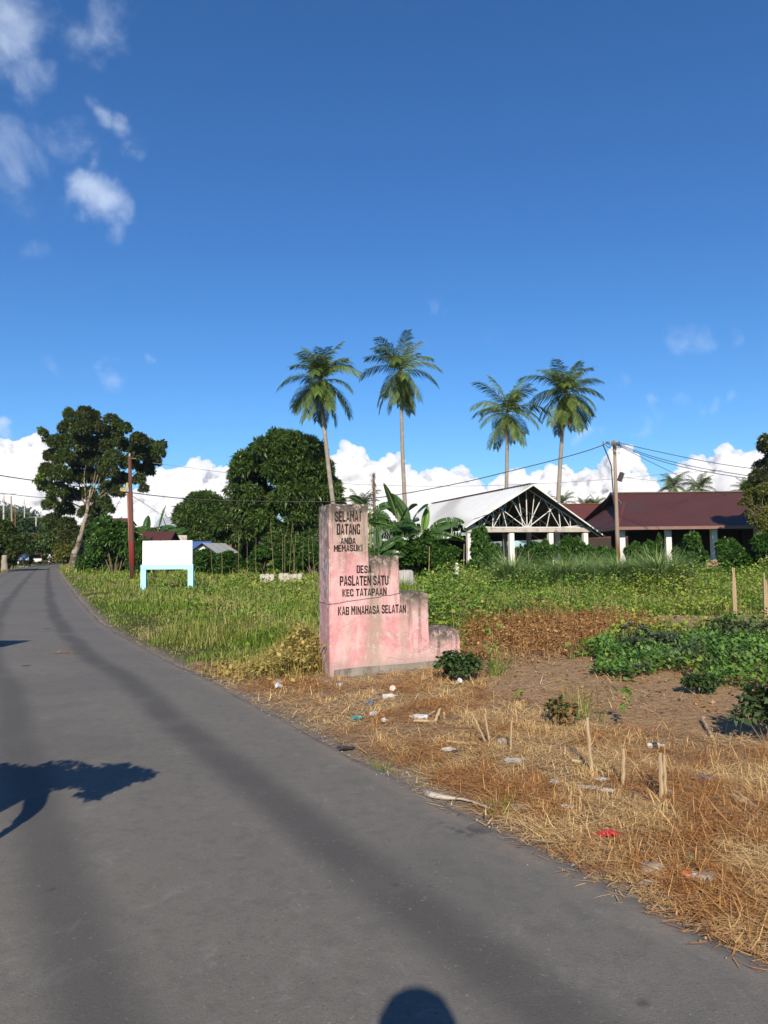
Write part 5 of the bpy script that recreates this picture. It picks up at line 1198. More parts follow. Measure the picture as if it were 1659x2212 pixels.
M['maroon_old'] = plain('faded_maroon_sheet', (.115, .036, .032), .6, .3, var=.2, scale=.6, stain=(.22, .09, .07), stain_scale=.5, stain_range=(.6, .7))
M['dark_wood'] = plain('dark_timber', (.06, .045, .035), .8, .2, var=.2)
M['dark_inside'] = plain('shaded_wall', (.045, .038, .032), .9, .1, var=.2)  # interior shade put into the colour of walls and rear columns

def ribbed(a, b, c, d, n, h, mat_name, name, parent, lap=None):
    """a roof sheet a-b (eave) to d-c (ridge) whose ribs run up the slope: n ribs of height h"""
    a, b, c, d = map(Vector, (a, b, c, d)); nrm_ = (b - a).cross(d - a).normalized()
    if nrm_.z < 0: nrm_ = -nrm_
    V, F = [], []
    m = n * 4
    for i in range(m + 1):
        u = i / m; off = nrm_ * (h if i % 4 in (1, 2) else 0)
        if i % 4 == 1: u -= .12 / n
        if i % 4 == 2: u -= .14 / n
        for k in range(4):
            v = k / 3; V.append((a.lerp(b, u)).lerp(d.lerp(c, u), v) + off)
    for i in range(m):
        for k in range(3): F.append((i * 4 + k, (i + 1) * 4 + k, (i + 1) * 4 + k + 1, i * 4 + k + 1))
    mb = MB(); mb.add(V, F); o = mb.build(name, M[mat_name], parent)
    mb = MB(); mb.add([v - nrm_ * .03 for v in (a, b, c, d)], [(0, 3, 2, 1)]); mb.build('roof_shade_sheet', M['under_shade'], parent)  # dark sheet added below the roof to stand for its shade
    return o

# -- the open shed with the white ribbed roof
pk = P(1140, 1050, 48.0); bk = P(937, 1089, 65.6)
ax = Vector((bk.x - pk.x, bk.y - pk.y, 0)).normalized(); rt = Vector((ax.y, -ax.x, 0))
HR, HE, HW, LEN = (pk.z + bk.z) / 2, 2.75, 5.35, (Vector((bk.x - pk.x, bk.y - pk.y, 0))).length
SHED = thing('open_shed', 'open shed with a white ribbed metal roof and exposed white roof trusses', 'shed', (pk.x, pk.y, 0), math.atan2(-ax.x, ax.y))
print('shed', pk, bk, HR, LEN)
def S(x, y, z): return Vector((x, y, z))           # local: x across, y along the ridge away from us
sl = (HR - HE) / HW; EO = .55                       # eave overhang
eL, eR = -(HW + EO), HW + EO; ez = HE - sl * EO
ribbed(S(eL, -.15, ez), S(eL, LEN, ez), S(0, LEN, HR + .05), S(0, -.75, HR + .05), 40, .10, 'zinc', 'roof', SHED)
ribbed(S(eR, LEN, ez), S(eR, -.15, ez), S(0, -.75, HR + .05), S(0, LEN, HR + .05), 40, .10, 'zinc', 'roof', SHED)
mb = MB()
for sx in (-1, 1): mb.bar(S(sx * .0, -.78, HR + .0), S(sx * (HW + EO), -.18, ez - .06), .03, .09)
mb.build('bargeboard', M['white_steel'], SHED)
mb = MB(); mb.bar(S(0, 3.2, HR + .10), S(0, LEN + .1, HR + .10), .55, .05); mb.build('ridge_cap', M['rust'], SHED)
mb = MB(); mb.bar(S(0, -.8, HR + .11), S(0, 3.2, HR + .11), .5, .04); mb.build('ridge_cap', M['zinc'], SHED)
BM = 3.05
mb = MB(); mb.box(S(0.1, .25, BM - .14), (2 * HW - 1.0, .30, .30)); mb.build('beam', M['old_concrete'], SHED, bevel=.01)
def truss(y):
    mb = MB(); w = .052
    z0 = BM + .05; xe = HW - .35
    def top(x): return HR - .12 - abs(x) * sl
    mb.bar(S(-xe, y, z0), S(xe, y, z0), w, w)
    for sx in (-1, 1): mb.bar(S(0, y, top(0)), S(sx * (HW + .4), y, top(HW + .4)), w, w * 1.2)
    mb.bar(S(0, y, z0), S(0, y, top(0)), w * 1.1)
    for sx in (-1, 1):
        mb.bar(S(.05 * sx, y, z0), S(sx * 1.15, y, top(1.15)), w); mb.bar(S(.1 * sx, y, z0), S(sx * 2.15, y, top(2.15)), w)
        mb.bar(S(sx * 2.55, y, z0), S(sx * 2.45, y, top(2.45)), w); mb.bar(S(sx * 2.6, y, z0), S(sx * 4.35, y, top(4.35)), w)
        mb.bar(S(sx * .3, y, z0), S(sx * .62, y, top(.62)), w * .8); mb.bar(S(sx * 1.5, y, z0), S(sx * 1.9, y, top(1.9)), w * .8); mb.bar(S(sx * 2.5, y, z0), S(sx * 1.35, y, top(1.35)), w * .8); mb.bar(S(sx * 3.3, y, z0), S(sx * 2.55, y, top(2.55)), w * .8); mb.bar(S(sx * 3.35, y, z0), S(sx * 3.3, y, top(3.3)), w * .8)
        mb.bar(S(sx * 4.1, y, z0), S(sx * 3.6, y, top(3.6)), w * .8); mb.bar(S(sx * 4.5, y, z0), S(sx * 4.3, y, top(4.3)), w * .7); mb.bar(S(sx * 4.75, y, z0), S(sx * 4.7, y, top(4.7)), w * .7)
    mb.build('truss', M['white_steel'], SHED)
for y in (.25, 4.5, 9.0, 13.5, LEN - .3): truss(y)
mb = MB()
for x in np.linspace(-HW, HW, 13): mb.bar(S(x, 0, HR - .08 - abs(x) * sl), S(x, LEN, HR - .08 - abs(x) * sl), .05, .07)
mb.build('purlins', M['dark_wood'], SHED)
for x in (-4.25, -1.2, 1.75, 4.45): MB().box(S(x, .25, 1.35), (.34, .32, 2.70)).build('column', M['white_plaster'], SHED, bevel=.015)
for x in (-4.75, 4.75):
    for y in (4.5, 9.0, 13.5, LEN - .3): MB().box(S(x, y, 1.5), (.32, .32, 3.0)).build('column', M['white_plaster'], SHED, bevel=.015)
mb = MB(); mb.box(S(-5.0, LEN * .5 + 1.4, 2.35), (.14, LEN - 4.5, .5)); mb.build('side_wall', M['white_plaster'], SHED)
MB().box(S(0, LEN / 2, .06), (2 * HW, LEN, .22)).build('floor_slab', M['old_concrete'], SHED)
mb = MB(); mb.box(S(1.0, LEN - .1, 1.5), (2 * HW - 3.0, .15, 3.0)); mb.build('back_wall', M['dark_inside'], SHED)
# two low white posts left of the shed
for px, lab in ((943, 'short white concrete post left of the white roofed shed, further left one'), (985, 'short white concrete post left of the white roofed shed, nearer its corner')):
    p = bb(px, 39); t = MB().box((0, 0, .35), (.2, .2, 1.0)).build('concrete_post', M['white_plaster'], bevel=.02); t.location = p; t.rotation_euler = (0, R(4), .2); tag(t, lab, 'post', 'white posts before the white roofed shed')

# -- the maroon roofed open hall
Y0, Y1, Y2_, XE = 46.0, 52.0, 58.0, 34.0
cA = P(1337, 1138, Y0); ze = cA.z; zr = P(1322, 1066, Y1).z; XL = cA.x; XG = P(1349, 1092, 50).x
HALL = thing('roofed_hall', 'long open hall with a maroon metal roof on white columns', 'hall', (XL, Y0, 0))
print('hall', XL, ze, zr, XG)
def H(x, y, z): return Vector((x - XL, y - Y0, z))
sg = (zr - ze) / 6.0
ribbed(H(XL, Y0, ze), H(XE, Y0, ze), H(XE, Y1, zr), H(XG - .25, Y1, zr), 60, .008, 'maroon', 'roof', HALL)
ribbed(H(XE, Y2_, ze), H(XL, Y2_, ze), H(XG - .25, Y1, zr), H(XE, Y1, zr), 60, .008, 'maroon', 'roof', HALL)
gy = 2.0; zg = zr - sg * gy
ribbed(H(XL, Y2_, ze), H(XL, Y0, ze), H(XG, Y1 - gy, zg), H(XG, Y1 + gy, zg), 24, .02, 'maroon', 'roof', HALL)
mb = MB(); mb.poly([H(XG + .25, Y1 - gy, zg + .02), H(XG + .25, Y1 + gy, zg + .02), H(XG + .25, Y1, zr - .06)]); mb.build('gablet', M['under_shade'], HALL)
mb = MB()
for s in (-1, 1): mb.bar(H(XG - .3, Y1, zr + .03), H(XG - .3, Y1 + s * (gy + .15), zg - .03), .06, .17)
mb.bar(H(XG - .3, Y1, zr + .05), H(XE, Y1, zr + .05), .3, .06); mb.build('bargeboard', plain('grey_timber', (.16, .14, .125), .8, .2), HALL)
mb = MB(); mb.bar(H(XL - .02, Y0 - .03, ze - .10), H(XE, Y0 - .03, ze - .10), .04, .20); mb.bar(H(XL - .02, Y0, ze - .10), H(XL - .02, Y2_, ze - .10), .04, .2)
mb.build('fascia', plain('pale_fascia', (.20, .12, .10), .7, .3, var=.3, scale=1.0), HALL)
mb = MB(); mb.bar(H(XL - .01, Y0 + .05, ze + .05), H(XG, Y1 - gy, zg + .05), .16, .03); mb.build('hip_cap', M['maroon_old'], HALL)
# the second, lower sheet of roof seen under the eave, and the ceiling
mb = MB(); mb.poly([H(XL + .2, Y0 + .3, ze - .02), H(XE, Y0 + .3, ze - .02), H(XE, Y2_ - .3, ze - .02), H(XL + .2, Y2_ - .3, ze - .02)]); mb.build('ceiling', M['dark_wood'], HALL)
mb = MB(); mb.bar(H(XL - 3.2, Y2_ + 1.0, 2.55), H(XE, Y2_ + 1.0, 2.55), .05, .14); mb.build('rear_gutter', M['maroon_old'], HALL)
for i, px in enumerate((1344, 1444, 1543, 1638)):
    x = P(px, 1200, Y0 + .9).x; MB().box(H(x, Y0 + .9, ze / 2 - .05), (.36, .36, ze)).build('column', M['white_plaster'], HALL, bevel=.02)
for x in (28.8, 32.0): MB().box(H(x, Y0 + .9, ze / 2 - .05), (.36, .36, ze)).build('column', M['white_plaster'], HALL, bevel=.02)
for px in (1336, 1440, 1530, 1620):
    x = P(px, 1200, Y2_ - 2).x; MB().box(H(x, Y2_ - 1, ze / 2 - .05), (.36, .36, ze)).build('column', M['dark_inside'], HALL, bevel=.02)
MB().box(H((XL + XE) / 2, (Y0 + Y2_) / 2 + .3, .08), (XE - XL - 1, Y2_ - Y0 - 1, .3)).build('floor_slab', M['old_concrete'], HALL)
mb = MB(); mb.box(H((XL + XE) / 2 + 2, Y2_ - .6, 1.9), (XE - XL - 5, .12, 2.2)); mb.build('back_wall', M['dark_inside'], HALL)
p = P(1515, 1222, 47); t = MB().box((0, 0, .3), (1.6, .8, .5)).ball((.3, -.1, .6), .4, 2, (1.4, .8, .35), .3, 3).build('rubble_heap', plain('broken_brick', (.34, .22, .16), .9, .1, var=.3, scale=6)); t.location = (p.x, 45.3, .1); tag(t, 'heap of broken brick at the edge of the maroon roofed hall', 'rubble')
# -- a further red roof behind
px0, px1 = P(1196, 1090, 72), P(1302, 1092, 72)
FH = thing('red_roofed_house', 'further house with a rusty red ridge roof between the shed and the hall', 'house', (px0.x, 68, 0))
def F_(x, y, z): return Vector((x - px0.x, y - 68, z))
xa, xb, zf = px0.x, px1.x + 2, px0.z
ribbed(F_(xa, 65, zf - 3.0), F_(xb, 65, zf - 3.0), F_(xb, 72, zf), F_(xa, 72, zf), 30, .03, 'maroon_old', 'roof', FH)
ribbed(F_(xb, 79, zf - 3.0), F_(xa, 79, zf - 3.0), F_(xa, 72, zf), F_(xb, 72, zf), 30, .03, 'maroon_old', 'roof', FH)
mb = MB(); mb.bar(F_(xa, 72, zf + .03), F_(xb, 72, zf + .03), .4, .06); mb.build('ridge_cap', M['rust'], FH)
MB().box(F_((xa + xb) / 2, 72, (zf - 3) / 2), (xb - xa - .6, 12.5, zf - 3)).build('wall', M['dark_inside'], FH)

# -- little houses on the left
def hut(name, label, cat, px, Y, w, d, hw, hr, roof_mat, wall_mat, rz=0, gable_front=False, over=.35, grp=None):
    p = P(px, 1220, Y); t = thing(name, label, cat, (p.x, p.y, 0), rz, grp)
    MB().box((0, 0, hw / 2), (w, d, hw)).build('wall', M[wall_mat], t)
    a, b = (w / 2 + over, d / 2 + over)
    if gable_front:
        e = hw - over * (hr - hw) / (w / 2)
        ribbed((-a, -b, e), (-a, b, e), (0, b, hr), (0, -b, hr), 14, .02, roof_mat, 'roof', t); ribbed((a, b, e), (a, -b, e), (0, -b, hr), (0, b, hr), 14, .02, roof_mat, 'roof', t)
        mb = MB(); mb.prism([(-w / 2, -d / 2, hw), (w / 2, -d / 2, hw), (0, -d / 2, hr - .1)], (0, d, 0)); mb.build('gable', M[wall_mat], t)
    else:
        e = hw - over * (hr - hw) / (d / 2)
        ribbed((-a, -b, e), (a, -b, e), (a, 0, hr), (-a, 0, hr), 14, .02, roof_mat, 'roof', t); ribbed((a, b, e), (-a, b, e), (-a, 0, hr), (a, 0, hr), 14, .02, roof_mat, 'roof', t)
        mb = MB(); mb.prism([(-w / 2, -d / 2, hw), (-w / 2, d / 2, hw), (-w / 2, 0, hr - .1)], (w, 0, 0)); mb.build('gable', M[wall_mat], t)
    return t
M['blue_sheet'] = plain('blue_sheet', (.05, .12, .34), .5, .4, var=.15)
zof = lambda py, Y, px=400: P(px, py, Y).z
hut('roadside_stall', 'maroon metal roofed stall just behind the white notice board', 'stall', 345, 58, 1.9, 2.6, zof(1166, 57), zof(1150, 58) + .1, 'maroon', 'dark_wood')
hut('house', 'low house with a rusty brown roof behind the iron pole', 'house', 296, 70, 3.0, 4, zof(1160, 68), zof(1138, 70), 'maroon_old', 'dark_wood', .5)
hut('small_hut', 'small hut with a grey metal roof and a white gable, right of the notice board', 'hut', 462, 57, 1.9, 3.2, zof(1190, 56), zof(1174, 57), 'zinc', 'white_plaster', -.25, True)
hut('house', 'house with a bright blue sheet roof behind the notice board', 'house', 428, 60, 1.6, 3, zof(1188, 58), zof(1170, 60), 'blue_sheet', 'white_plaster')
hut('house', 'distant house with a red roof showing left of the iron pole', 'house', 250, 120, 4.5, 5, zof(1130, 118), zof(1118, 120), 'maroon_old', 'dark_inside')
hut('large_building', 'distant grey metal roofed building behind the banana plants', 'building', 376, 135, 5, 6, zof(1135, 132), zof(1117, 135), 'zinc', 'white_plaster')
hut('wooden_shack', 'dark roofed shack with a red brown wall beside the big tree', 'shack', 196, 92, 2.2, 3, zof(1187, 90), zof(1168, 92), 'dark_wood', 'rust', .4)
p = P(384, 1164, 60); t = MB().box((0, 0, p.z / 2 + .1), (1.6, .2, p.z + .4)).build('concrete_wall', M['old_concrete'], bevel=.02); t.location = (p.x, 60, 0); tag(t, 'short grey concrete wall right of the maroon stall', 'wall')
# church spire of white bars
p = P(352, 1118, 140); T0 = thing('church_spire', 'distant white lattice spire rising above the banana plants', 'church tower', (p.x, 140, 0)); kq = mpp(140)
mb = MB()
for sx in (-1, 1):
    for sy in (-1, 1): mb.bar((sx * 7 * kq, sy * 7 * kq, p.z), (0, 0, p.z + 21 * kq), .10)
for i in range(1, 5):
    w = 7 * kq * (1 - i / 5.2); z = p.z + 21 * kq * i / 5.2
    for s in (-1, 1): mb.bar((-w, s * w, z), (w, s * w, z), .09); mb.bar((s * w, -w, z), (s * w, w, z), .09)
mb.tube([(0, 0, p.z + 21 * kq), (0, 0, p.z + 32 * kq)], .06, 6); mb.build('lattice', M['white_steel'], T0)
MB().box((0, 0, p.z / 2), (14 * kq, 14 * kq, p.z)).build('tower', M['white_plaster'], T0)
# old foundation and boulder in the field
p = P(608, 1252, 37); t = thing('ruined_wall', 'low ruined concrete foundation lying in the grass left of the monument', 'wall', (p.x, p.y, 0), R(1))
mb = MB(); k = mpp(37)
for i in range(9):
    if i == 3: continue
    mb.box(((i - 4) * 10 * k, random.uniform(-.05, .05), .22), (9.9 * k, .26, .44 + random.uniform(-.06, .06)))
mb.build('blocks', M['old_concrete'], t, bevel=.03)
p = P(874, 1244, 31); t = MB().ball((0, 0, .3), .46, 4, (1.0, .8, .95), .4, 1.6, 4).build('boulder', plain('grey_rock', (.34, .33, .31), .9, .2, var=.3, scale=4, bump=.03, bump_scale=12), smooth=True); t.location = (p.x, p.y, 0); tag(t, 'pale grey boulder in the grass just right of the monument', 'rock')

# ------------------------------------------------------------------ poles and wires
M['rusty_iron'] = None
n = NT('rusty_iron'); co = n.coords(); z = n.n('ShaderNodeSeparateXYZ', {0: co}).outputs[2]
c = n.mix(n.noise(n.coords((6, 6, 1)), 1.0, 6, .6), (.045, .022, .018), (.16, .06, .04))
c = n.mix(n.math('MULTIPLY', n.step(z, .9, 1.0), n.step(z, 2.25, 2.15)), c, (.17, .022, .018)); M['rusty_iron'] = n.done(n.bsdf(c, .75, .3))
M['wood_pole'] = None
n = NT('weathered_pole'); co = n.coords(); z = n.n('ShaderNodeSeparateXYZ', {0: co}).outputs[2]
c = n.mix(n.noise(n.coords((9, 9, 1)), 1.0, 6, .65), (.17, .125, .09), (.36, .29, .22)); c = n.mix(n.step(z, 2.6, 1.2), c, (.20, .075, .035)); M['wood_pole'] = n.done(n.bsdf(c, .85, .15))
M['cable'] = plain('black_cable', (.018, .018, .02), .6, .3); M['pale_wire'] = plain('bare_wire', (.20, .19, .19), .5, .4)
M['yellow_plate'] = plain('yellow_plate', (.50, .40, .10), .6, .3, stain=(.25, .2, .1)); M['metal'] = plain('dull_metal', (.25, .25, .26), .5, .5, .5)
bt = P(287, 1258, 39.0); tp = P(280, 986, 39.0)
PL = thing('utility_pole', 'rusty iron utility pole with two yellow plates, left of the white notice board', 'utility pole', (bt.x, bt.y, 0))
d = Vector((tp.x - bt.x, 0, tp.z)); k = mpp(39)
mb = MB(); mb.tube([(0, 0, -.2), d * .45, d * .452, d * .72, d * .722, d], [5.6 * k, 5.4 * k, 4.8 * k, 4.5 * k, 3.9 * k, 3.6 * k], 12); mb.build('post', M['rusty_iron'], PL, smooth=True)
mb = MB(); mb.tube([d, d + Vector((0, 0, .18))], [.07, .05], 10); mb.tube([d + Vector((0, 0, -.1)), d + Vector((.35, 0, -.12))], .02, 6); mb.build('insulator', M['metal'], PL)
for (a, b, c_, e) in ((260, 1053.5, 274, 1062), (272.5, 1043, 277.5, 1053)):
    u, v = P(a, b, 38.8), P(c_, e, 38.8); MB().box(((u.x + v.x) / 2 - bt.x, 38.8 - bt.y, (u.z + v.z) / 2), (abs(v.x - u.x), .05, abs(u.z - v.z))).build('plate', M['yellow_plate'], PL, bevel=.008)
b2 = P(283, 1225, 52); t2 = P(276, 1062, 52); t = thing('utility_pole', 'thin reddish pole standing behind the rusty iron utility pole', 'utility pole', (b2.x, b2.y, 0)); mb = MB(); mb.tube([(0, 0, -.2), (t2.x - b2.x, 0, t2.z)], [.09, .07], 8); mb.build('post', plain('red_oxide_pole', (.28, .10, .07), .7, .3), t, smooth=True)
YP = 44.0
bt2 = P(1336, 1240, YP); tp2 = P(1327, 951, YP); bt2.z = 0
PR = thing('utility_pole', 'tall wooden utility pole with tangled cables before the maroon roofed hall', 'utility pole', (bt2.x, bt2.y, 0)); d = tp2 - bt2; k = mpp(YP)
mb = MB(); mb.tube([(0, 0, -.2), d * .3, d * .6, d], [5.0 * k, 4.5 * k, 3.8 * k, 3.2 * k], 12); mb.build('post', M['wood_pole'], PR, smooth=True)
mb = MB()
mb.bar(d + Vector((-.75, 0, -.25)), d + Vector((.35, 0, -.2)), .05); 
for x in (-.7, -.45, -.15, .3): mb.tube([d + Vector((x, 0, -.25)), d + Vector((x, 0, -.05))], .045, 6)
mb.build('crossarm', M['metal'], PR)
mb = MB(); g = random.Random(3)
for i in range(9):
    a = d + Vector((g.uniform(-.8, -.1), -.1, g.uniform(-.35, -.05))); b = d + Vector((g.uniform(.0, .5), -.1, g.uniform(-.5, -.1)))
    pts = [a.lerp(b, u) + Vector((0, 0, -math.sin(u * 3.14) * g.uniform(-.1, .35))) for u in np.linspace(0, 1, 8)]; mb.tube(pts, .012, 5)
mb.tube([d + Vector((-.75, -.1, -.3)), d + Vector((-.5, -.1, -.9)), d + Vector((-.28, -.12, -1.6)), d + Vector((-.2, -.12, -3.3))], .035, 6)
for i in range(3): mb.tube([d + Vector((.1 + .25 * math.cos(t), -.12, -.55 + (.25 + .08 * i) * math.sin(t))) for t in np.linspace(0, 5.5, 12)], .01, 4)
mb.build('cable_tangle', M['cable'], PR)
pb_ = P(1341, 1030, YP - .2); mb = MB(); mb.box(pb_ - bt2, (.26, .2, .55), Matrix.Rotation(R(20), 3, 'Y')); mb.build('meter_box', plain('dark_box', (.03, .03, .032), .6, .3), PR)

def wire(name, label, pts, r, mat, group='overhead wires'):
    """pts: (px, py, Y) along the wire, smoothed"""
    W = [P(*q) for q in pts]; out = []
    for i in range(len(W) - 1):
        p0, p1, p2, p3 = W[max(i - 1, 0)], W[i], W[i + 1], W[min(i + 2, len(W) - 1)]
        for u in np.linspace(0, 1, 8, endpoint=False):
            out.append(.5 * ((2 * p1) + (-p0 + p2) * u + (2 * p0 - 5 * p1 + 4 * p2 - p3) * u * u + (-p0 + 3 * p1 - 3 * p2 + p3) * u ** 3))
    out.append(W[-1]); mb = MB(); mb.tube(out, r, 5); o = mb.build(name, M[mat]); tag(o, label, 'wire', group)
wire('power_cable', 'thick black cable sagging from the wooden pole past the monument top to the iron pole', [(1311, 958, 44), (1270, 973, 43.9), (1200, 993, 43.7), (1100, 1018, 43.3), (1000, 1042, 42.8), (880, 1065, 42.2), (800, 1077, 41.8), (735, 1083, 41.4), (640, 1084, 41), (560, 1083, 40.5), (480, 1081, 40), (400, 1077, 39.6), (340, 1071, 39.3), (281, 1064, 39)], .028, 'cable')
wire('power_cable', 'thick black cable from the iron pole out of the left side of the picture', [(279, 1064, 39), (220, 1057, 37), (150, 1049, 34.5), (80, 1039, 32), (0, 1027, 29), (-80, 1012, 26)], .022, 'cable')
wire('power_cable', 'lower thin black cable from the thin pole out of the left side', [(276, 1069, 52), (230, 1076, 50), (160, 1079, 47), (80, 1074, 44), (0, 1065, 41), (-70, 1056, 38)], .018, 'cable')
wire('power_cable', 'stay wire running down from the iron pole to the maroon stall', [(281, 1068, 39), (320, 1093, 44), (352, 1113, 50), (395, 1128, 56)], .014, 'cable')
wire('power_cable', 'pair of steep wires rising into the big tree, left of the iron pole', [(250, 1095, 60), (262, 1075, 52), (275, 1040, 42)], .016, 'cable')
wire('telephone_wire', 'faint thin wire crossing behind the palm trunks', [(330, 1000, 70), (400, 1009, 70), (480, 1020, 70), (600, 1032, 70), (730, 1044, 70), (900, 1050, 70), (1050, 1049, 70), (1200, 1043, 70), (1330, 1034, 70), (1450, 1023, 70), (1560, 1016, 72)], .022, 'pale_wire')
wire('power_cable', 'upper wire from the wooden pole out of the right side', [(1330, 955, 44), (1400, 971, 42), (1500, 992, 40), (1580, 1006, 38), (1700, 1022, 36)], .018, 'cable')
wire('power_cable', 'middle wire from the wooden pole out of the right side', [(1330, 957, 44), (1400, 983, 42), (1480, 1004, 40), (1560, 1019, 38), (1700, 1040, 36)], .018, 'cable')
wire('power_cable', 'lower wire from the wooden pole out of the right side', [(1330, 959, 44), (1400, 987, 42), (1480, 1010, 40), (1560, 1025, 38), (1700, 1046, 36)], .018, 'cable')
wire('power_cable', 'service wire falling from the wooden pole to the maroon roof', [(1331, 960, 44), (1380, 985, 45), (1430, 1010, 46), (1490, 1038, 48), (1570, 1070, 51.5)], .016, 'cable')
wire('telephone_wire', 'faint wire leaving the wooden pole to the right', [(1334, 1030, 44), (1400, 1037, 45), (1460, 1043, 46), (1530, 1050, 52)], .012, 'pale_wire')
# far poles on the left
def far_pole(label, px0, py0, px1, py1, Y, r, mat, arm=None):
    a, b = P(px0, py0, Y), P(px1, py1, Y); t = thing('utility_pole', label, 'utility pole', (b.x, b.y, 0), 0, 'utility poles along the road')
    mb = MB(); mb.tube([(0, 0, -.2), (a.x - b.x, 0, a.z)], [r, r * .75], 8); mb.build('post', M[mat], t, smooth=True)
    if arm: mb = MB(); mb.bar((a.x - b.x - arm, 0, a.z - .1), (a.x - b.x + arm, 0, a.z - .1), .12); mb.build('crossarm', M['metal'], t)
far_pole('slim brown pole on the left road verge by the walkers', 24, 1072, 29, 1226, 84, .11, 'wood_pole')
far_pole('grey pole with a long crossarm at the left edge', 8, 1066, 8, 1205, 125, .17, 'old_concrete', 2.2)
far_pole('grey pole with a crossarm above the white pickup', 78, 1116, 77, 1200, 150, .16, 'old_concrete', 1.5)
far_pole('short pale pole up among the trees of the slope', 53, 1078, 53, 1180, 190, .16, 'old_concrete')
far_pole('thin red pole left of the yellow green tree', 33, 1095, 33, 1200, 130, .09, 'rust')
# a pole and an added, guessed sign on the left verge, just outside the picture: their shadows cross the road
q = Vector((-22.6, 29.0)); t = thing('utility_pole', 'iron pole on the left verge of the road', 'utility pole', (q.x, q.y, 0)); mb = MB(); mb.tube([(0, 0, -.2), (0, 0, 7.0)], [.13, .10], 8); mb.build('post', M['rusty_iron'], t)
q = G(45, 1389); Ls = 1.75; qx, qy = q.x - math.tan(SUN_AZ) * Ls / math.tan(SUN_EL), q.y - Ls / math.tan(SUN_EL)
t = thing('shadow_sign', 'unseen blank sign added at the left verge to cast a shadow', 'sign', (qx - .30, qy, 0)); mb = MB(); mb.tube([(0, .03, -.2), (0, .03, Ls - .3)], .03, 8); mb.build('post', M['metal'], t); MB().box((0, -.012, Ls - .28), (1.1, .03, .55)).build('panel', M['board_white'], t)

# ------------------------------------------------------------------ stakes, posts, sticks
M['cane'] = None
n = NT('dry_cane'); co = n.coords(); c = n.mix(n.noise(n.coords((30, 30, 5)), 1.0, 5, .65), (.22, .155, .085), (.50, .39, .235)); c = n.mix(n.step(n.noise(co, 9, 4), .58, .7), c, (.22, .14, .08)); M['cane'] = n.done(n.bsdf(c, .7, .25))
def stake(label, top, base, r=.0068, group='cane stakes stuck in the dry ground', lying=False):
    b = on_ground(*base); Y = b.y
    t_ = P(*top, Y) if not lying else on_ground(*top, .02)
    d = t_ - b; mb = MB(); nn_ = 9; pts = []; rad_ = []
    for i in range(nn_):
        u = i / (nn_ - 1) * 1.06 - .06
        w = Vector((math.sin(i * 2.1 + base[0]) * r * .25, 0, 0)); pts.append(d * u + w + (Vector((0, 0, .012)) if lying else Vector())); rad_.append(r * (1.18 if i in (2, 5) else 1.0) * (.75 if i == nn_ - 1 else 1))
    mb.tube(pts, rad_, 7); o = mb.build('cane_stake', M['cane'], smooth=False); o.location = b; tag(o, label, 'stake', group)
stake('cane stake leaning left, leftmost of the leaning pair', (1018, 1537), (1051, 1612))
stake('cane stake leaning slightly, right one of the leaning pair', (1047, 1541), (1058, 1612))
stake('upright double cane stake between the leaning pair and the tall one', (1105, 1557), (1103, 1631))
stake('tallest upright cane stake in the dry ground', (1268, 1550), (1279, 1678), .012)
stake('upright cane stake between the tallest and the close pair', (1347, 1617), (1346, 1701), .011)
stake('upright cane stake, left one of the close pair', (1426, 1626), (1429, 1732), .012)
stake('upright cane stake, right one of the close pair', (1434, 1630), (1438, 1725), .010)
stake('short cane stake leaning right, near the bottle with the orange cap', (951, 1530), (939, 1568), .012)
stake('thin dark burnt stake stub by the bottle with the orange cap', (959, 1538), (960, 1560), .010)
stake('cane piece lying on the straw below the bottle with the orange cap', (894, 1567), (938, 1569), .012, 'cane pieces lying on the ground', True)
stake('cane piece lying aslant by the bottle with the orange cap', (940, 1548), (910, 1565), .011, 'cane pieces lying on the ground', True)
stake('pale cane piece lying in front of the leaning pair of stakes', (965, 1608), (1035, 1615), .010, 'cane pieces lying on the ground', True)
stake('pale cane piece lying left of the tallest stake', (1236, 1660), (1270, 1659), .011, 'cane pieces lying on the ground', True)
stake('dark stick lying on the bare soil', (1517, 1564), (1536, 1592), .013, 'cane pieces lying on the ground', True)
stake('brown stick lying at the right, upper one of two', (1590, 1732), (1645, 1770), .012, 'cane pieces lying on the ground', True)
stake('brown stick lying at the right, lower one of two', (1584, 1737), (1640, 1775), .011, 'cane pieces lying on the ground', True)
def cane_post(label, top, base, r):
    b = on_ground(*base); Y = b.y; d = P(*top, Y) - b; mb = MB(); g = random.Random(int(top[0]))
    for i in range(7):
        o = Vector((g.uniform(-1, 1), g.uniform(-1, 1), 0)) * r * .6; mb.tube([o - Vector((0, 0, .1)), d * .5 + o + Vector((g.uniform(-1, 1), 0, 0)) * r * .2, d * g.uniform(.75, 1.0) + o], [r * .55, r * .5, r * .3], 6)
    t = thing('cane_post', label, 'post', b, 0, 'thick cane posts at the back of the cleared ground'); mb.build('canes', M['cane'], t)
cane_post('thick split cane post standing before the green weeds at the right', (1584, 1222), (1588, 1338), .045)
cane_post('thick split cane post cut by the right edge of the picture', (1652, 1236), (1655, 1345), .045)
g = random.Random(12)
STK = [(515, 1152, 0), (553, 1160, 0), (592, 1122, 3), (610, 1152, 0), (615, 1156, 0), (624, 1128, -3), (632, 1148, -3), (637, 1162, 2), (668, 1152, 1), (679, 1160, 2), (534, 1170, 0), (655, 1168, 0), (480, 1172, 1), (460, 1176, 2)]
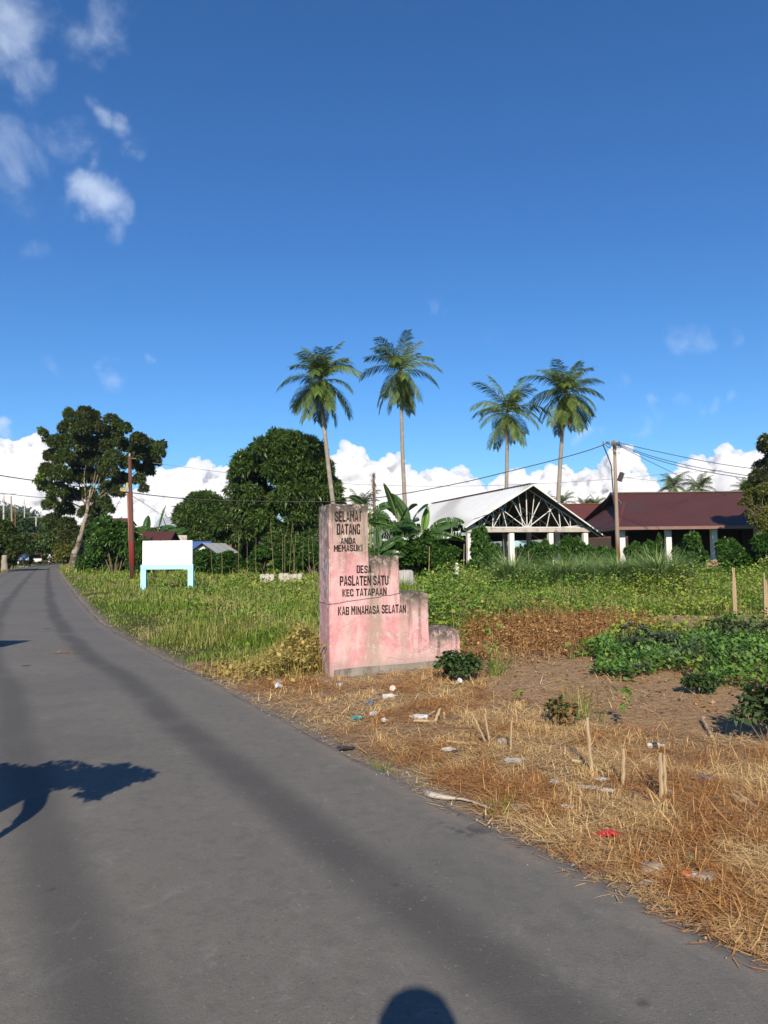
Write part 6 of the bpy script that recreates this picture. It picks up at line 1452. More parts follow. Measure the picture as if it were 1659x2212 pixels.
for i, (px, py, ln) in enumerate(STK):
    Y = 44 + g.uniform(-1.5, 3); b = bb(px, Y); d = P(px - ln * 2.5, py, Y) - Vector(b); mb = MB(); mb.tube([(0, 0, -.1), d * .5 + Vector((g.uniform(-.03, .03), 0, 0)), d], [.008, .007, .005], 6); o = mb.build('cane_stake', M['cane']); o.location = b
    tag(o, 'thin dry cane stake at the back of the grass, below the dome shaped trees', 'stake', 'thin cane stakes along the back of the field')
# dry stalks before the shed
for i, (px, py) in enumerate(((925, 1180), (1000, 1175), (1090, 1165), (1142, 1190), (1460, 1215), (1245, 1200))):
    Y = 37; b = bb(px, Y); d = P(px + g.uniform(-3, 3), py, Y) - Vector(b); mb = MB(); mb.tube([(0, 0, -.1), d], [.022, .012], 6); o = mb.build('dry_stalk', M['cane']); o.location = b
    tag(o, 'thin dry stalk standing among the shrubs before the sheds', 'stalk', 'dry stalks among the shrubs')

# ------------------------------------------------------------------ litter and stones
n = NT('clear_plastic'); co = n.coords(); pb_s = n.n('ShaderNodeBsdfPrincipled', {'Base Color': (.55, .58, .60, 1), 'Roughness': .25, 'Specular IOR Level': .6}); tr = n.n('ShaderNodeBsdfTransparent').outputs[0]
M['clear_plastic'] = n.done(n.n('ShaderNodeMixShader', {0: .62, 1: pb_s.outputs[0], 2: tr}).outputs[0])
for nm, c in (('white_plastic', (.46, .46, .45)), ('grey_plastic', (.30, .31, .33)), ('black_plastic', (.03, .03, .033)), ('teal_plastic', (.03, .20, .20)), ('red_plastic', (.55, .012, .03)), ('orange_plastic', (.42, .13, .05)), ('smoke_plastic', (.12, .12, .14)), ('pinkish_plastic', (.70, .45, .40)), ('pale_cloth', (.42, .38, .33)), ('cap_orange', (.65, .30, .08)), ('green_pack', (.10, .13, .05)), ('brown_plastic', (.12, .05, .04))):
    M[nm] = plain(nm, c, .35, .5, var=.12, scale=30)
M['stone'] = plain('field_stone', (.27, .225, .18), .9, .15, var=.25, scale=14, bump=.01)
def bottle(label, px, py, L, r, body, cap, rz, name='plastic_bottle', band=None):
    b = on_ground(px, py); t = thing(name, label, 'bottle', b + Vector((0, 0, r * .7)), rz, 'bottles thrown on the verge'); Mx = Matrix.Rotation(R(90), 3, 'Y')
    pr = [(0, 0), (r * .9, .004), (r, L * .08)]
    for i in range(5): pr += [(r * (.93 if i % 2 else 1), L * (.12 + i * .1))]
    pr += [(r, L * .62), (r * .75, L * .76), (r * .38, L * .88), (r * .36, L * .93)]
    MB().lathe(pr, 14, Mx).build('body', M[body], t, smooth=True)
    MB().lathe([(0, L * .925), (r * .44, L * .926), (r * .44, L), (0, L * 1.0)], 12, Mx).build('cap', M[cap], t)
    if band: MB().lathe([(r * 1.015, L * .25), (r * 1.015, L * .58)], 14, Mx).build('wrapper', M[band], t)
def crumple(label, px, py, size, mat, seed, name='plastic_bag', flat=.45, cat='litter', stretch=1.0, rz=0):
    b = on_ground(px, py); g = np.random.default_rng(seed)
    bm = bmesh.new(); bmesh.ops.create_icosphere(bm, subdivisions=4, radius=1)
    V = np.array([v.co[:] for v in bm.verts]); cr = fbm(V * 1.6, 2, seed) * .5 + np.abs(fbm(V * 3.2, 3, seed + 3)) * -.6
    V = V * (1 + cr)[:, None] * np.array([stretch, .8, flat]) * size * .31; V[:, 2] = np.maximum(V[:, 2] + size * flat * .16, -.004)
    for v, q in zip(bm.verts, V): v.co = q
    me = bpy.data.meshes.new(name); bm.to_mesh(me); bm.free(); me.materials.append(M[mat]); o = link(name, me); o.location = b + Vector((0, 0, .012)); o.rotation_euler = (0, 0, rz); tag(o, label, cat, 'litter on the verge'); return o
bottle('white plastic bottle lying on the straw in front of the plinth', 826, 1513, .15, .027, 'white_plastic', 'grey_plastic', .35)
bottle('white plastic bottle with an orange cap under crossed cane pieces', 925, 1560, .17, .028, 'white_plastic', 'cap_orange', 2.85)
bottle('orange plastic bottle with a torn wrapper near the asphalt', 1470, 1883, .20, .024, 'orange_plastic', 'brown_plastic', -.35, band='white_plastic')
bottle('white can with a dark band lying on the bare soil', 1398, 1617, .13, .023, 'white_plastic', 'white_plastic', .05, 'drink_can', 'black_plastic')
def cup(label, px, py, r, h, mat, rot, name='plastic_cup'):
    r *= .78; h *= 1.0
    b = on_ground(px, py); mb = MB(); mb.lathe([(0, 0), (r * .75, 0), (r, h), (r * 1.1, h), (r * 1.1, h - .006), (r * .95, h * .9), (0, h * .82)], 18); o = mb.build(name, M[mat], smooth=False); o.location = b + Vector((0, 0, r * .9)); o.rotation_euler = rot; tag(o, label, 'cup', 'cups thrown on the verge')
cup('pale pink cup lying with its round lid to the road, in front of the plinth', 846, 1499, .036, .06, 'pinkish_plastic', (1.3, 0, .2))
cup('white cup lying beside the brown stone left of the monument', 608, 1486, .036, .07, 'white_plastic', (1.2, 0, -.8))
cup('small white cup at the foot of the dark bush by the monument', 988, 1485, .036, .06, 'white_plastic', (.9, .3, .4))
crumple('white crumpled wrapper alone on the straw below the grey bags', 830, 1560, .10, 'white_plastic', 31, 'wrapper', .6)
cup('small orange bottle cap lying by the orange bottle', 1513, 1904, .016, .018, 'cap_orange', (.5, 0, 0), 'bottle_cap')
cup('small grey blue cup at the left corner of the plinth', 732, 1489, .026, .04, 'grey_plastic', (1.1, 0, .5))
crumple('round smoky grey plastic bag left of the white bottle', 799, 1525, .13, 'smoke_plastic', 1, flat=.8)
crumple('small dark plastic bag behind the white bottle', 818, 1506, .09, 'smoke_plastic', 2, flat=.7)
crumple('teal wrapper in the straw near the road', 770, 1551, .14, 'teal_plastic', 3, 'wrapper', .4, stretch=1.3)
crumple('clear plastic bag right of the teal wrapper', 808, 1546, .13, 'clear_plastic', 4, flat=.6)
crumple('black plastic bag at the edge of the asphalt', 745, 1607, .17, 'black_plastic', 5, flat=.25, stretch=1.6, rz=.2)
crumple('white wrapper on a dark burnt patch left of the leaning stakes', 968, 1620, .14, 'white_plastic', 6, 'wrapper', .3, stretch=1.3)
crumple('dark burnt bag beside the white wrapper', 990, 1626, .14, 'black_plastic', 7, flat=.3, stretch=1.3)
crumple('clear plastic sheet left of the double cane stake', 1112, 1649, .18, 'clear_plastic', 8, 'plastic_sheet', .3, stretch=1.3)
crumple('clear crumpled plastic below the tallest stake', 1199, 1694, .11, 'clear_plastic', 9, flat=.45)
crumple('long white paper strip among the rust coloured straw', 1272, 1706, .13, 'white_plastic', 10, 'paper', .2, stretch=1.7, rz=-.3)
crumple('white paper scrap right of the long strip', 1312, 1716, .10, 'white_plastic', 11, 'paper', .3, stretch=1.2)
crumple('blue white wrapper behind the paper strip', 1303, 1692, .11, 'white_plastic', 12, 'wrapper', .25, stretch=1.3)
crumple('white and black wrapper near the asphalt edge', 1224, 1739, .11, 'white_plastic', 13, 'wrapper', .3, stretch=1.4)
crumple('pale plastic sheet beside the cloth strip', 1122, 1734, .13, 'clear_plastic', 14, 'plastic_sheet', .25, stretch=1.5)
o = crumple('bright red plastic wrapper on the rust coloured straw', 1312, 1796, .15, 'red_plastic', 15, 'wrapper', .30, stretch=1.5)
crumple('small white scrap on top of the red wrapper', 1311, 1787, .05, 'white_plastic', 16, 'wrapper', .6)
crumple('dark green snack pack behind the orange bottle', 1490, 1856, .09, 'green_pack', 17, 'snack_pack', .6)
crumple('red scrap left of the green snack pack', 1481, 1852, .05, 'red_plastic', 18, 'wrapper', .9)
crumple('clear plastic scrap by the brown sticks at the right', 1567, 1690, .10, 'clear_plastic', 19, flat=.3)
crumple('grey rag right of the tall cane stakes', 1520, 1694, .20, 'smoke_plastic', 20, 'rag', .25, stretch=1.3)
crumple('pale plastic scrap near the orange bottle, by the asphalt', 1405, 1892, .10, 'clear_plastic', 21, 'plastic_sheet', .25, stretch=1.5)
# the twisted strip of cloth by the asphalt
pts = [on_ground(*q, .02) for q in ((918, 1702), (940, 1708), (965, 1712), (995, 1716), (1020, 1722), (1045, 1732), (1066, 1738))]
mb = MB(); mb.tube([p_ - pts[0] for p_ in pts], [.034, .036, .022, .014, .014, .012, .008], 7); v_ = np.array([v for v in mb.v]); v_[:, 2] = np.maximum(v_[:, 2] * .6 + fbm(v_ * 20, 2, 3) * .012, .002 - .02 + v_[:, 2] * 0); mb.v = [tuple(q) for q in v_]
o = mb.build('cloth_strip', M['pale_cloth'], smooth=True); o.location = pts[0]; tag(o, 'twisted strip of pale cloth lying along the edge of the asphalt', 'cloth')
for i, (px, py, s, lab) in enumerate(((600, 1474, .16, 'brown stone left of the monument beside the white cup'), (1409, 1866, .16, 'flat grey stone by the asphalt, left of the orange bottle'), (1526, 1890, .15, 'stone just right of the orange bottle'), (1330, 1916, .10, 'flat stone at the edge of the asphalt, low right'), (1086, 1612, .13, 'reddish stone left of the double cane stake'), (1446, 1722, .12, 'reddish stone right of the close pair of stakes'), (1310, 1908, .05, 'small pebble near the flat stone at the asphalt edge'), (1540, 1520, .07, 'pale stone on the bare soil by the small dark bush'), (1520, 1555, .06, 'small stone on the bare soil'), (705, 1478, .07, 'small stone at the left corner of the monument'))):
    o = MB().ball((0, 0, s * .06), s * .34, 3, (1.1, .85, .6), .35, 1.5, i + 2).build('stone', M['stone'], smooth=True); o.location = on_ground(px, py); tag(o, lab, 'stone', 'stones on the verge')
# small dry leaf tufts on the asphalt in the distance
for px, py, lab in ((135, 1418, 'little heap of straw fallen on the road'),):
    q = G(px, py); m = 120; x = rng.normal(0, .12, m); y = rng.normal(0, .05, m); V, Q, T = blades(x, y, np.zeros(m) + .03, rng.uniform(.04, .12, m), rng.uniform(.004, .008, m), rng.uniform(0, 6.28, m), rng.uniform(1.2, 1.5, m), rng.uniform(-.1, .2, m))
    o = link('straw_heap', raw_mesh('straw_heap', V, Q, T, STRAW)); o.location = (q.x, q.y, .02); tag(o, lab, 'straw')
# ------------------------------------------------------------------ people and vehicles
def skinned(name, joints, bones, mat, parent, sub=1):
    """one continuous surface grown over connected joints {name: (co, radius)}; the first joint is the root"""
    names = list(joints); me = bpy.data.meshes.new(name)
    me.from_pydata([joints[k][0] for k in names], [(names.index(a), names.index(b)) for a, b in bones], [])
    o = bpy.data.objects.new(name, me); COL.objects.link(o)
    md = o.modifiers.new('skin', 'SKIN'); md.use_smooth_shade = True
    if sub: s = o.modifiers.new('sub', 'SUBSURF'); s.levels = s.render_levels = sub
    for i, k in enumerate(names):
        r = joints[k][1]; o.data.skin_vertices[0].data[i].radius = (r, r) if isinstance(r, float) else r
        o.data.skin_vertices[0].data[i].use_root = (i == 0)
    dg = bpy.context.evaluated_depsgraph_get(); ev = o.evaluated_get(dg)
    m2 = bpy.data.meshes.new_from_object(ev, depsgraph=dg); bpy.data.objects.remove(o); m2.name = name
    m2.materials.clear(); m2.materials.append(mat); m2.polygons.foreach_set('use_smooth', np.ones(len(m2.polygons), bool))
    return link(name, m2, parent)
for nm, c, r_ in (('skin', (.32, .17, .11), .5), ('hair', (.015, .012, .010), .5), ('blue_shirt', (.16, .26, .48), .8), ('pale_blue_shirt', (.30, .40, .62), .8), ('black_cloth', (.012, .012, .014), .85), ('white_shirt', (.62, .62, .62), .8), ('navy_cloth', (.02, .035, .09), .6), ('helmet_white', (.8, .8, .8), .3), ('tyre', (.016, .016, .017), .8), ('van_white', (.66, .65, .61), .35), ('dark_tarp', (.035, .032, .03), .8), ('red_paint', (.30, .03, .04), .4), ('lamp_red', (.45, .02, .02), .3), ('plastic_black', (.018, .018, .02), .45), ('shoe', (.55, .53, .5), .7), ('tan_shirt', (.35, .20, .14), .8)):
    M[nm] = plain(nm, c, r_, .3, var=.08)
def person(label, loc, rz, pose, shirt, pants, hair=True, helmet=None, bag=None, group=None, scale=1.0):
    """pose: overrides of joint places in a frame that faces +Y, feet at z = 0"""
    t = thing('person', label, 'person', loc, rz, group); t.scale = (scale,) * 3
    J = dict(pelvis=(0, 0, .95), waist=(0, 0, 1.08), chest=(0, .01, 1.30), neck=(0, .0, 1.46), chin=(0, .035, 1.53), head=(0, .03, 1.61), crown=(0, .015, 1.70),
             lhip=(-.09, 0, .90), lknee=(-.10, .03, .50), lankle=(-.10, -.01, .09), ltoe=(-.11, .15, .04), rhip=(.09, 0, .90), rknee=(.10, .03, .50), rankle=(.10, -.01, .09), rtoe=(.11, .15, .04),
             lsho=(-.18, 0, 1.40), lelb=(-.24, -.02, 1.12), lwri=(-.24, .06, .88), lpalm=(-.24, .08, .80), rsho=(.18, 0, 1.40), relb=(.24, -.02, 1.12), rwri=(.24, .06, .88), rpalm=(.24, .08, .80))
    J.update(pose)
    Rr = dict(pelvis=(.14, .11), waist=(.13, .10), chest=(.15, .11), neck=.052, chin=(.06, .07), head=(.078, .095), crown=(.055, .065), lhip=.085, lknee=.055, lankle=.038, ltoe=(.04, .025), rhip=.085, rknee=.055, rankle=.038, rtoe=(.04, .025), lsho=.055, lelb=.042, lwri=.028, lpalm=(.036, .018), rsho=.055, relb=.042, rwri=.028, rpalm=(.036, .018))
    bones = [('pelvis', 'waist'), ('waist', 'chest'), ('chest', 'neck'), ('neck', 'chin'), ('chin', 'head'), ('head', 'crown')]
    for s in 'lr': bones += [('pelvis', s + 'hip'), (s + 'hip', s + 'knee'), (s + 'knee', s + 'ankle'), (s + 'ankle', s + 'toe'), ('chest', s + 'sho'), (s + 'sho', s + 'elb'), (s + 'elb', s + 'wri'), (s + 'wri', s + 'palm')]
    jj = {k: (J[k], Rr[k]) for k in J}
    for s, sg in (('l', -1), ('r', 1)):              # five fingers rooted in the palm, each bent its own way
        a, b = Vector(J[s + 'wri']), Vector(J[s + 'palm']); f = (b - a).normalized(); q = f.cross(Vector((1, .2, .1))).normalized(); w = f.cross(q).normalized()
        for i in range(4):
            o = b + q * (i - 1.5) * .019; L_ = (.07, .08, .075, .06)[i]
            jj[f'{s}f{i}a'] = (tuple(o + f * L_ * .55 + w * .008), .009); jj[f'{s}f{i}b'] = (tuple(o + f * L_ * .95 + w * .03), .007)
            bones += [(s + 'palm', f'{s}f{i}a'), (f'{s}f{i}a', f'{s}f{i}b')]
        o = a.lerp(b, .4) - q * .04; jj[s + 'ta'] = (tuple(o + w * .01), .011); jj[s + 'tb'] = (tuple(o + f * .035 + w * .02 - q * .008), .009); bones += [(s + 'palm', s + 'ta'), (s + 'ta', s + 'tb')]
    skinned('body', jj, bones, M['skin'], t)
    def g(k, r): return (J[k], r)
    mid = lambda a, b, u: tuple(Vector(J[a]).lerp(Vector(J[b]), u))
    sh = dict(waist=g('waist', (.16, .125)), low=(mid('pelvis', 'waist', .3), (.165, .13)), chest=g('chest', (.175, .13)), top=(mid('chest', 'neck', .75), (.08, .075)))
    bs = [('waist', 'low'), ('waist', 'chest'), ('chest', 'top')]
    for s in 'lr': sh[s + 'sho'] = g(s + 'sho', .075); sh[s + 'elb'] = g(s + 'elb', .06); sh[s + 'cuff'] = (mid(s + 'elb', s + 'wri', .8), .045); bs += [('chest', s + 'sho'), (s + 'sho', s + 'elb'), (s + 'elb', s + 'cuff')]
    skinned('shirt', sh, bs, M[shirt], t)
    tr_ = dict(pelvis=g('pelvis', (.155, .125))); bs = []
    for s in 'lr': tr_[s + 'hip'] = g(s + 'hip', .10); tr_[s + 'knee'] = g(s + 'knee', .075); tr_[s + 'hem'] = (mid(s + 'knee', s + 'ankle', .92), .06); bs += [('pelvis', s + 'hip'), (s + 'hip', s + 'knee'), (s + 'knee', s + 'hem')]
    skinned('trousers', tr_, bs, M[pants], t)
    for s in 'lr':
        a, b = Vector(J[s + 'ankle']), Vector(J[s + 'toe']); mb = MB(); mb.tube([a + (a - b) * .25 + Vector((0, 0, -.045)), a.lerp(b, .4) + Vector((0, 0, -.03)), b + (b - a) * .12], [.042, .05, .036], 8); mb.build('shoe', M['shoe'], t, smooth=True)
    hd = Vector(J['head']); cr = (Vector(J['crown']) - hd).normalized()
    if helmet: MB().ball(hd + cr * .045, .145, 3, (.95, 1.08, 1.0)).build('helmet', M[helmet], t, smooth=True)
    elif hair: MB().ball(hd + cr * .035 + Vector((0, -.022, 0)), .115, 3, (.92, 1.0, 1.0), .06, 5).build('hair', M['hair'], t, smooth=True)
    if bag: MB().box(Vector(J['chest']) + Vector((0, -.22, -.10)), (.30, .16, .42)).build('backpack', M[bag], t, bevel=.05)
    # face: nose, eyes, mouth, ears
    fw = Vector((0, 1, 0)); mb = MB(); mb.ball(hd + Vector((0, .112, -.018)), .016, 2, (.8, 1.1, 1.5)); mb.build('nose', M['skin'], t, smooth=True)
    mb = MB()
    for sx in (-1, 1): mb.ball(hd + Vector((sx * .033, .098, .012)), .011, 2)
    mb.build('eyes', M['hair'], t); MB().ball(hd + Vector((0, .098, -.06)), .02, 2, (1.2, .5, .35)).build('mouth', M['red_paint'], t)
    mb = MB()
    for sx in (-1, 1): mb.ball(hd + Vector((sx * .098, 0, -.01)), .026, 2, (.4, .8, 1.2))
    mb.build('ears', M['skin'], t, smooth=True)
    return t
def road_heading(x, y):
    k = int(np.argmin(((EDGE_R - np.array([x, y])) ** 2).sum(1))); return math.atan2(-tang[k, 0], tang[k, 1])
RIDE = dict(pelvis=(0, -.12, .84), waist=(0, -.10, .98), chest=(0, -.02, 1.22), neck=(0, .02, 1.38), chin=(0, .06, 1.45), head=(0, .05, 1.53), crown=(0, .03, 1.62), lsho=(-.18, 0, 1.32), lelb=(-.30, .16, 1.10), lwri=(-.30, .40, 1.02), lpalm=(-.30, .47, 1.02), rsho=(.18, 0, 1.32), relb=(.30, .16, 1.10), rwri=(.30, .40, 1.02), rpalm=(.30, .47, 1.02),
            lhip=(-.11, -.08, .80), lknee=(-.18, .30, .66), lankle=(-.19, .18, .28), ltoe=(-.19, .33, .22), rhip=(.11, -.08, .80), rknee=(.18, .30, .66), rankle=(.19, .18, .28), rtoe=(.19, .33, .22))
def motorcycle(label, loc, rz, paint='red_paint', windshield=False):
    t = thing('motorcycle', label, 'motorcycle', loc, rz)
    def wheel(y):
        mb = MB(); n, m, r0, r1 = 22, 8, .255, .045; V, F = [], []
        for i in range(n):
            a = 6.2832 * i / n
            for j in range(m):
                b = 6.2832 * j / m; V.append((r1 * math.sin(b) * .9, y + (r0 + r1 * math.cos(b)) * math.cos(a), .30 + (r0 + r1 * math.cos(b)) * math.sin(a)))
        for i in range(n):
            for j in range(m): F.append((i * m + j, ((i + 1) % n) * m + j, ((i + 1) % n) * m + (j + 1) % m, i * m + (j + 1) % m))
        mb.add(V, F); w = mb.build('wheel', M['tyre'], t, smooth=True)
        mb = MB(); mb.tube([(-.05, y, .30), (.05, y, .30)], .05, 10)
        for i in range(6): a = math.pi * i / 3; mb.bar((0, y, .30), (0, y + .25 * math.cos(a), .30 + .25 * math.sin(a)), .022)
        mb.build('rim', M['metal'], w)
    wheel(.63); wheel(-.60)
    mb = MB(); mb.prism([(-.12, .42, .50), (-.12, .50, .86), (-.12, .30, .62), (-.12, .05, .40), (-.12, -.45, .45), (-.12, -.85, .72), (-.12, -.85, .80), (-.12, -.35, .74), (-.12, .0, .60), (-.12, .12, .30), (-.12, .30, .32)], (.24, 0, 0)); mb.build('body', M[paint], t, bevel=.03)
    mb = MB(); mb.prism([(-.13, .02, .66), (-.13, -.1, .78), (-.13, -.5, .80), (-.13, -.82, .86), (-.13, -.82, .80), (-.13, -.3, .72)], (.26, 0, 0)); mb.build('seat', M['plastic_black'], t, bevel=.02)
    mb = MB()
    for sx in (-1, 1): mb.bar((sx * .075, .63, .30), (sx * .075, .46, .86), .035)
    mb.bar((0, .46, .84), (0, .40, 1.02), .05); mb.build('fork', M['metal'], t)
    mb = MB(); mb.tube([(-.33, .36, 1.03), (-.16, .42, 1.0), (.16, .42, 1.0), (.33, .36, 1.03)], .015, 8); mb.build('handlebar', M['plastic_black'], t)
    mb = MB(); mb.prism([(-.20, .36, .42), (-.20, .46, .72), (-.20, .43, .98), (-.20, .36, .98), (-.20, .38, .72), (-.20, .30, .42)], (.40, 0, 0)); mb.build('leg_shield', M[paint], t, bevel=.02)
    for sx in (-1, 1):
        mb = MB(); mb.tube([(sx * .24, .40, 1.02), (sx * .30, .38, 1.18)], .008, 6); mb.ball((sx * .31, .375, 1.22), .05, 2, (1.2, .3, .8)); mb.build('mirror', M['plastic_black'], t)
    mb = MB(); mb.prism([(-.14, .50, .84), (-.14, .55, .92), (-.14, .46, 1.06), (-.14, .40, 1.02)], (.28, 0, 0)); mb.build('headlight', M['plastic_black'], t, bevel=.02)
    MB().box((0, -.88, .72), (.16, .03, .08)).build('tail_light', M['lamp_red'], t); MB().box((0, -.88, .58), (.18, .012, .12)).build('number_plate', M['van_white'], t)
    mb = MB(); mb.prism([(-.07, .32, .60), (-.07, .63, .64), (-.07, .88, .50), (-.07, .63, .615), (-.07, .40, .57)], (.14, 0, 0)); mb.build('mudguard', M[paint], t); mb = MB(); mb.tube([(.16, .1, .30), (.17, -.3, .32), (.18, -.75, .42)], [.025, .04, .05], 8); mb.build('exhaust', M['metal'], t)
    return t
# walkers with the umbrella
w1, w2 = G(46, 1226), G(56, 1225)
hd = math.atan2(-w1.x, w1.y)
STEP = dict(lknee=(-.10, .16, .50), lankle=(-.10, .22, .10), ltoe=(-.10, .37, .06), rknee=(.10, .02, .50), rankle=(.10, -.20, .12), rtoe=(.10, -.06, .04), lelb=(-.25, .05, 1.12), lwri=(-.25, .18, .92), lpalm=(-.25, .21, .85))
person('left walker in a blue shirt and black trousers, carrying a white bag', (w1.x - .15, w1.y, .02), hd - .1, STEP, 'blue_shirt', 'black_cloth', group='walkers with the umbrella', scale=.97)
w2p = Vector((w1.x + .62, w1.y + .1, .02))
person('right walker in a pale blue shirt holding the dark umbrella', w2p, hd - .1, dict(STEP, lelb=(-.30, .10, 1.15), lwri=(-.26, .22, 1.32), lpalm=(-.25, .24, 1.40)), 'pale_blue_shirt', 'black_cloth', group='walkers with the umbrella', scale=.97)
hb = Matrix.Rotation(hd - .1, 3, 'Z') @ Vector((-.25, .25, 1.36)) * .97 + w2p
t = thing('umbrella', 'dark blue umbrella held over the two walkers', 'umbrella', hb, hd)
mb = MB(); mb.tube([(0, 0, -.1), (0, -.05, .42)], .009, 6); mb.build('shaft', M['metal'], t)
mb = MB(); prof = [(0.0, .46), (.2, .43), (.38, .34), (.52, .18), (.53, .17), (.38, .32), (.2, .41), (0, .44)]; mb.lathe(prof, 8, Matrix.Rotation(R(28), 3, 'X')); mb.build('canopy', M['navy_cloth'], t)
b_ = Matrix.Rotation(hd - .1, 3, 'Z') @ Vector((-.26, .24, .80)) * .97 + Vector((w1.x - .15, w1.y, .02))
crm = MB().ball((0, 0, -.16), .13, 3, (1, .6, 1.2), .2, 3).build('shopping_bag', M['white_plastic'], smooth=True); crm.location = b_; tag(crm, 'white bag carried by the left walker', 'bag')
# the motorcycles
m1 = G(107, 1220.5); h1 = math.atan2(-m1.x, m1.y) - .1
motorcycle('motorcycle ridden away along the road, right of the white pickup', (m1.x, m1.y, .02), h1, 'plastic_black')
person('rider in a white shirt with a white helmet and a black backpack', (m1.x, m1.y, .02), h1, RIDE, 'white_shirt', 'black_cloth', helmet='helmet_white', bag='plastic_black', group='motorcycle riders')
m2_ = G(120, 1212.5); h2_ = math.atan2(-m2_.x, m2_.y) + math.pi
motorcycle('farther motorcycle coming along the road, smallest in view', (m2_.x, m2_.y, .02), h2_, 'red_paint')
person('rider in a tan shirt on the farther motorcycle', (m2_.x, m2_.y, .02), h2_, RIDE, 'tan_shirt', 'black_cloth', hair=True, group='motorcycle riders')
# the white pickup with the roofed bed
v = G(78.5, 1219.3); hv = math.atan2(-v.x, v.y); print('pickup', v, math.degrees(hv), 'moto', m1, m2_)
VAN = thing('pickup_truck', 'small white pickup with a dark roof over its open bed, driving away', 'pickup', (v.x, v.y, .02), hv + .05)
w = .86
mb = MB(); mb.prism([(-w, 0, .52), (-w, 0, 1.02), (-w, 2.0, 1.02), (-w, 2.0, .52)], (2 * w, 0, 0)); mb.build('bed', M['van_white'], VAN, bevel=.02)
MB().box((0, -.03, .79), (2 * w - .06, .05, .40)).build('tailgate', M['van_white'], VAN, bevel=.015)
mb = MB(); mb.prism([(-w, 2.02, .50), (-w, 2.02, 1.15), (-w, 2.25, 1.72), (-w, 3.2, 1.72), (-w, 3.75, 1.10), (-w, 4.1, 1.0), (-w, 4.1, .45)], (2 * w, 0, 0)); cab = mb.build('cab', M['van_white'], VAN, bevel=.04)
MB().box((0, 2.03, 1.45), (1.3, .04, .4), Matrix.Rotation(R(-20), 3, 'X')).build('rear_window', plain('dark_glass', (.02, .025, .03), .1, .6), cab)
mb = MB(); mb.prism([(-w - .06, -.12, 1.80), (-w - .06, -.10, 1.90), (-w - .06, 1.0, 1.97), (-w - .06, 2.3, 1.92), (-w - .06, 2.3, 1.82)], (2 * w + .12, 0, 0)); mb.build('canopy_roof', M['dark_tarp'], VAN, bevel=.02)
mb = MB()
for x in (-w + .03, w - .03):
    for y in (.03, 1.0, 1.95): mb.bar((x, y, 1.0), (x, y, 1.84), .05)
mb.build('canopy_posts', M['red_paint'], VAN)
mb = MB()
for x in (-w + .08, w - .08): mb.box((x, 1.0, 1.42), (.03, 1.9, .72))
mb.build('side_curtains', M['dark_tarp'], VAN); 
mb = MB()
for x in (-w + .25, w - .25): mb.box((x, 1.0, .98), (.34, 1.8, .1))
mb.build('bench', M['plastic_black'], VAN)
for x in (-w + .09, w - .09): MB().box((x, -.06, .62), (.12, .03, .16)).build('tail_light', M['lamp_red'], VAN)
MB().box((0, -.10, .46), (2 * w - .1, .09, .10)).build('bumper', M['plastic_black'], VAN); np_ = MB().box((0, -.16, .50), (.46, .015, .17)).build('number_plate', M['helmet_white'], VAN)
MB().box((0, -.17, .50), (.34, .004, .06)).build('plate_lettering', M['plastic_black'], np_)
for x in (-w + .10, w - .10):
    for y in (.75, 3.3):
        MB().lathe([(0, -.09), (.20, -.09), (.30, -.08), (.31, 0), (.30, .08), (.20, .09), (0, .09)], 20, Matrix.Translation((x, y, .31)) @ Matrix.Rotation(R(90), 4, 'Y')).build('wheel', M['tyre'], VAN)
# the photographer, behind the camera, and an unseen man with a bundle, added to cast the left-hand shadow
ph = person('person with added dark headwear standing on the road holding up a phone', (0.0, -.30, .03), 0, dict(lelb=(-.22, .10, 1.20), lwri=(-.09, .22, 1.40), lpalm=(-.055, .265, 1.44), relb=(.22, .10, 1.20), rwri=(.09, .22, 1.40), rpalm=(.055, .265, 1.44)), 'black_cloth', 'navy_cloth', scale=1.0)
mb = MB(); mb.lathe([(0, 1.755), (.055, 1.75), (.095, 1.725), (.122, 1.67), (.13, 1.60), (.135, 1.53), (.16, 1.485), (.215, 1.45), (.265, 1.40), (.28, 1.33), (.24, 1.28), (0, 1.30)], 24, Matrix.Translation((0, -.01, 0)) @ Matrix.Diagonal((1, .95, 1, 1))); mb.build('shadow_hood', M['black_cloth'], ph, smooth=True)  # added to fill out the head and shoulders of the shadow
t = MB().box((0, 0, 0), (.074, .009, .155)).build('phone', M['plastic_black'], bevel=.004); t.location = (.0, -.03, 1.485); tag(t, 'phone held up by the person taking the picture', 'phone')
pq = Vector((-2.42, 2.5, .03))
person('unseen man added just left of the picture to cast a shadow, carrying a bundle', pq, R(8), dict(relb=(.36, .02, 1.12), rwri=(.40, .06, .90), rpalm=(.40, .08, .83), lelb=(-.30, .10, 1.55), lwri=(-.12, .16, 1.62), lpalm=(-.05, .16, 1.60), head=(-.05, .05, 1.55), chin=(-.03, .06, 1.48), crown=(-.06, .04, 1.63)), 'black_cloth', 'navy_cloth', scale=.93)
t = thing('shadow_bundle', 'unseen bundle of leafy branches added to shape the shadow, left of the picture', 'bundle', pq + Vector((.2, .05, 1.42)))  # added out of view, shaped to match the shadow's outline
mb = MB(); g_ = random.Random(4)
for i in range(9): mb.tube([(-.75 + g_.uniform(-.1, .1), g_.uniform(-.08, .08), g_.uniform(-.10, .08)), (0, g_.uniform(-.08, .08), g_.uniform(-.09, .10)), (.42 + g_.uniform(-.1, .1), g_.uniform(-.08, .08), g_.uniform(-.06, .1))], [.02, .03, .012], 6)
mb.build('branches', M['bark'], t)
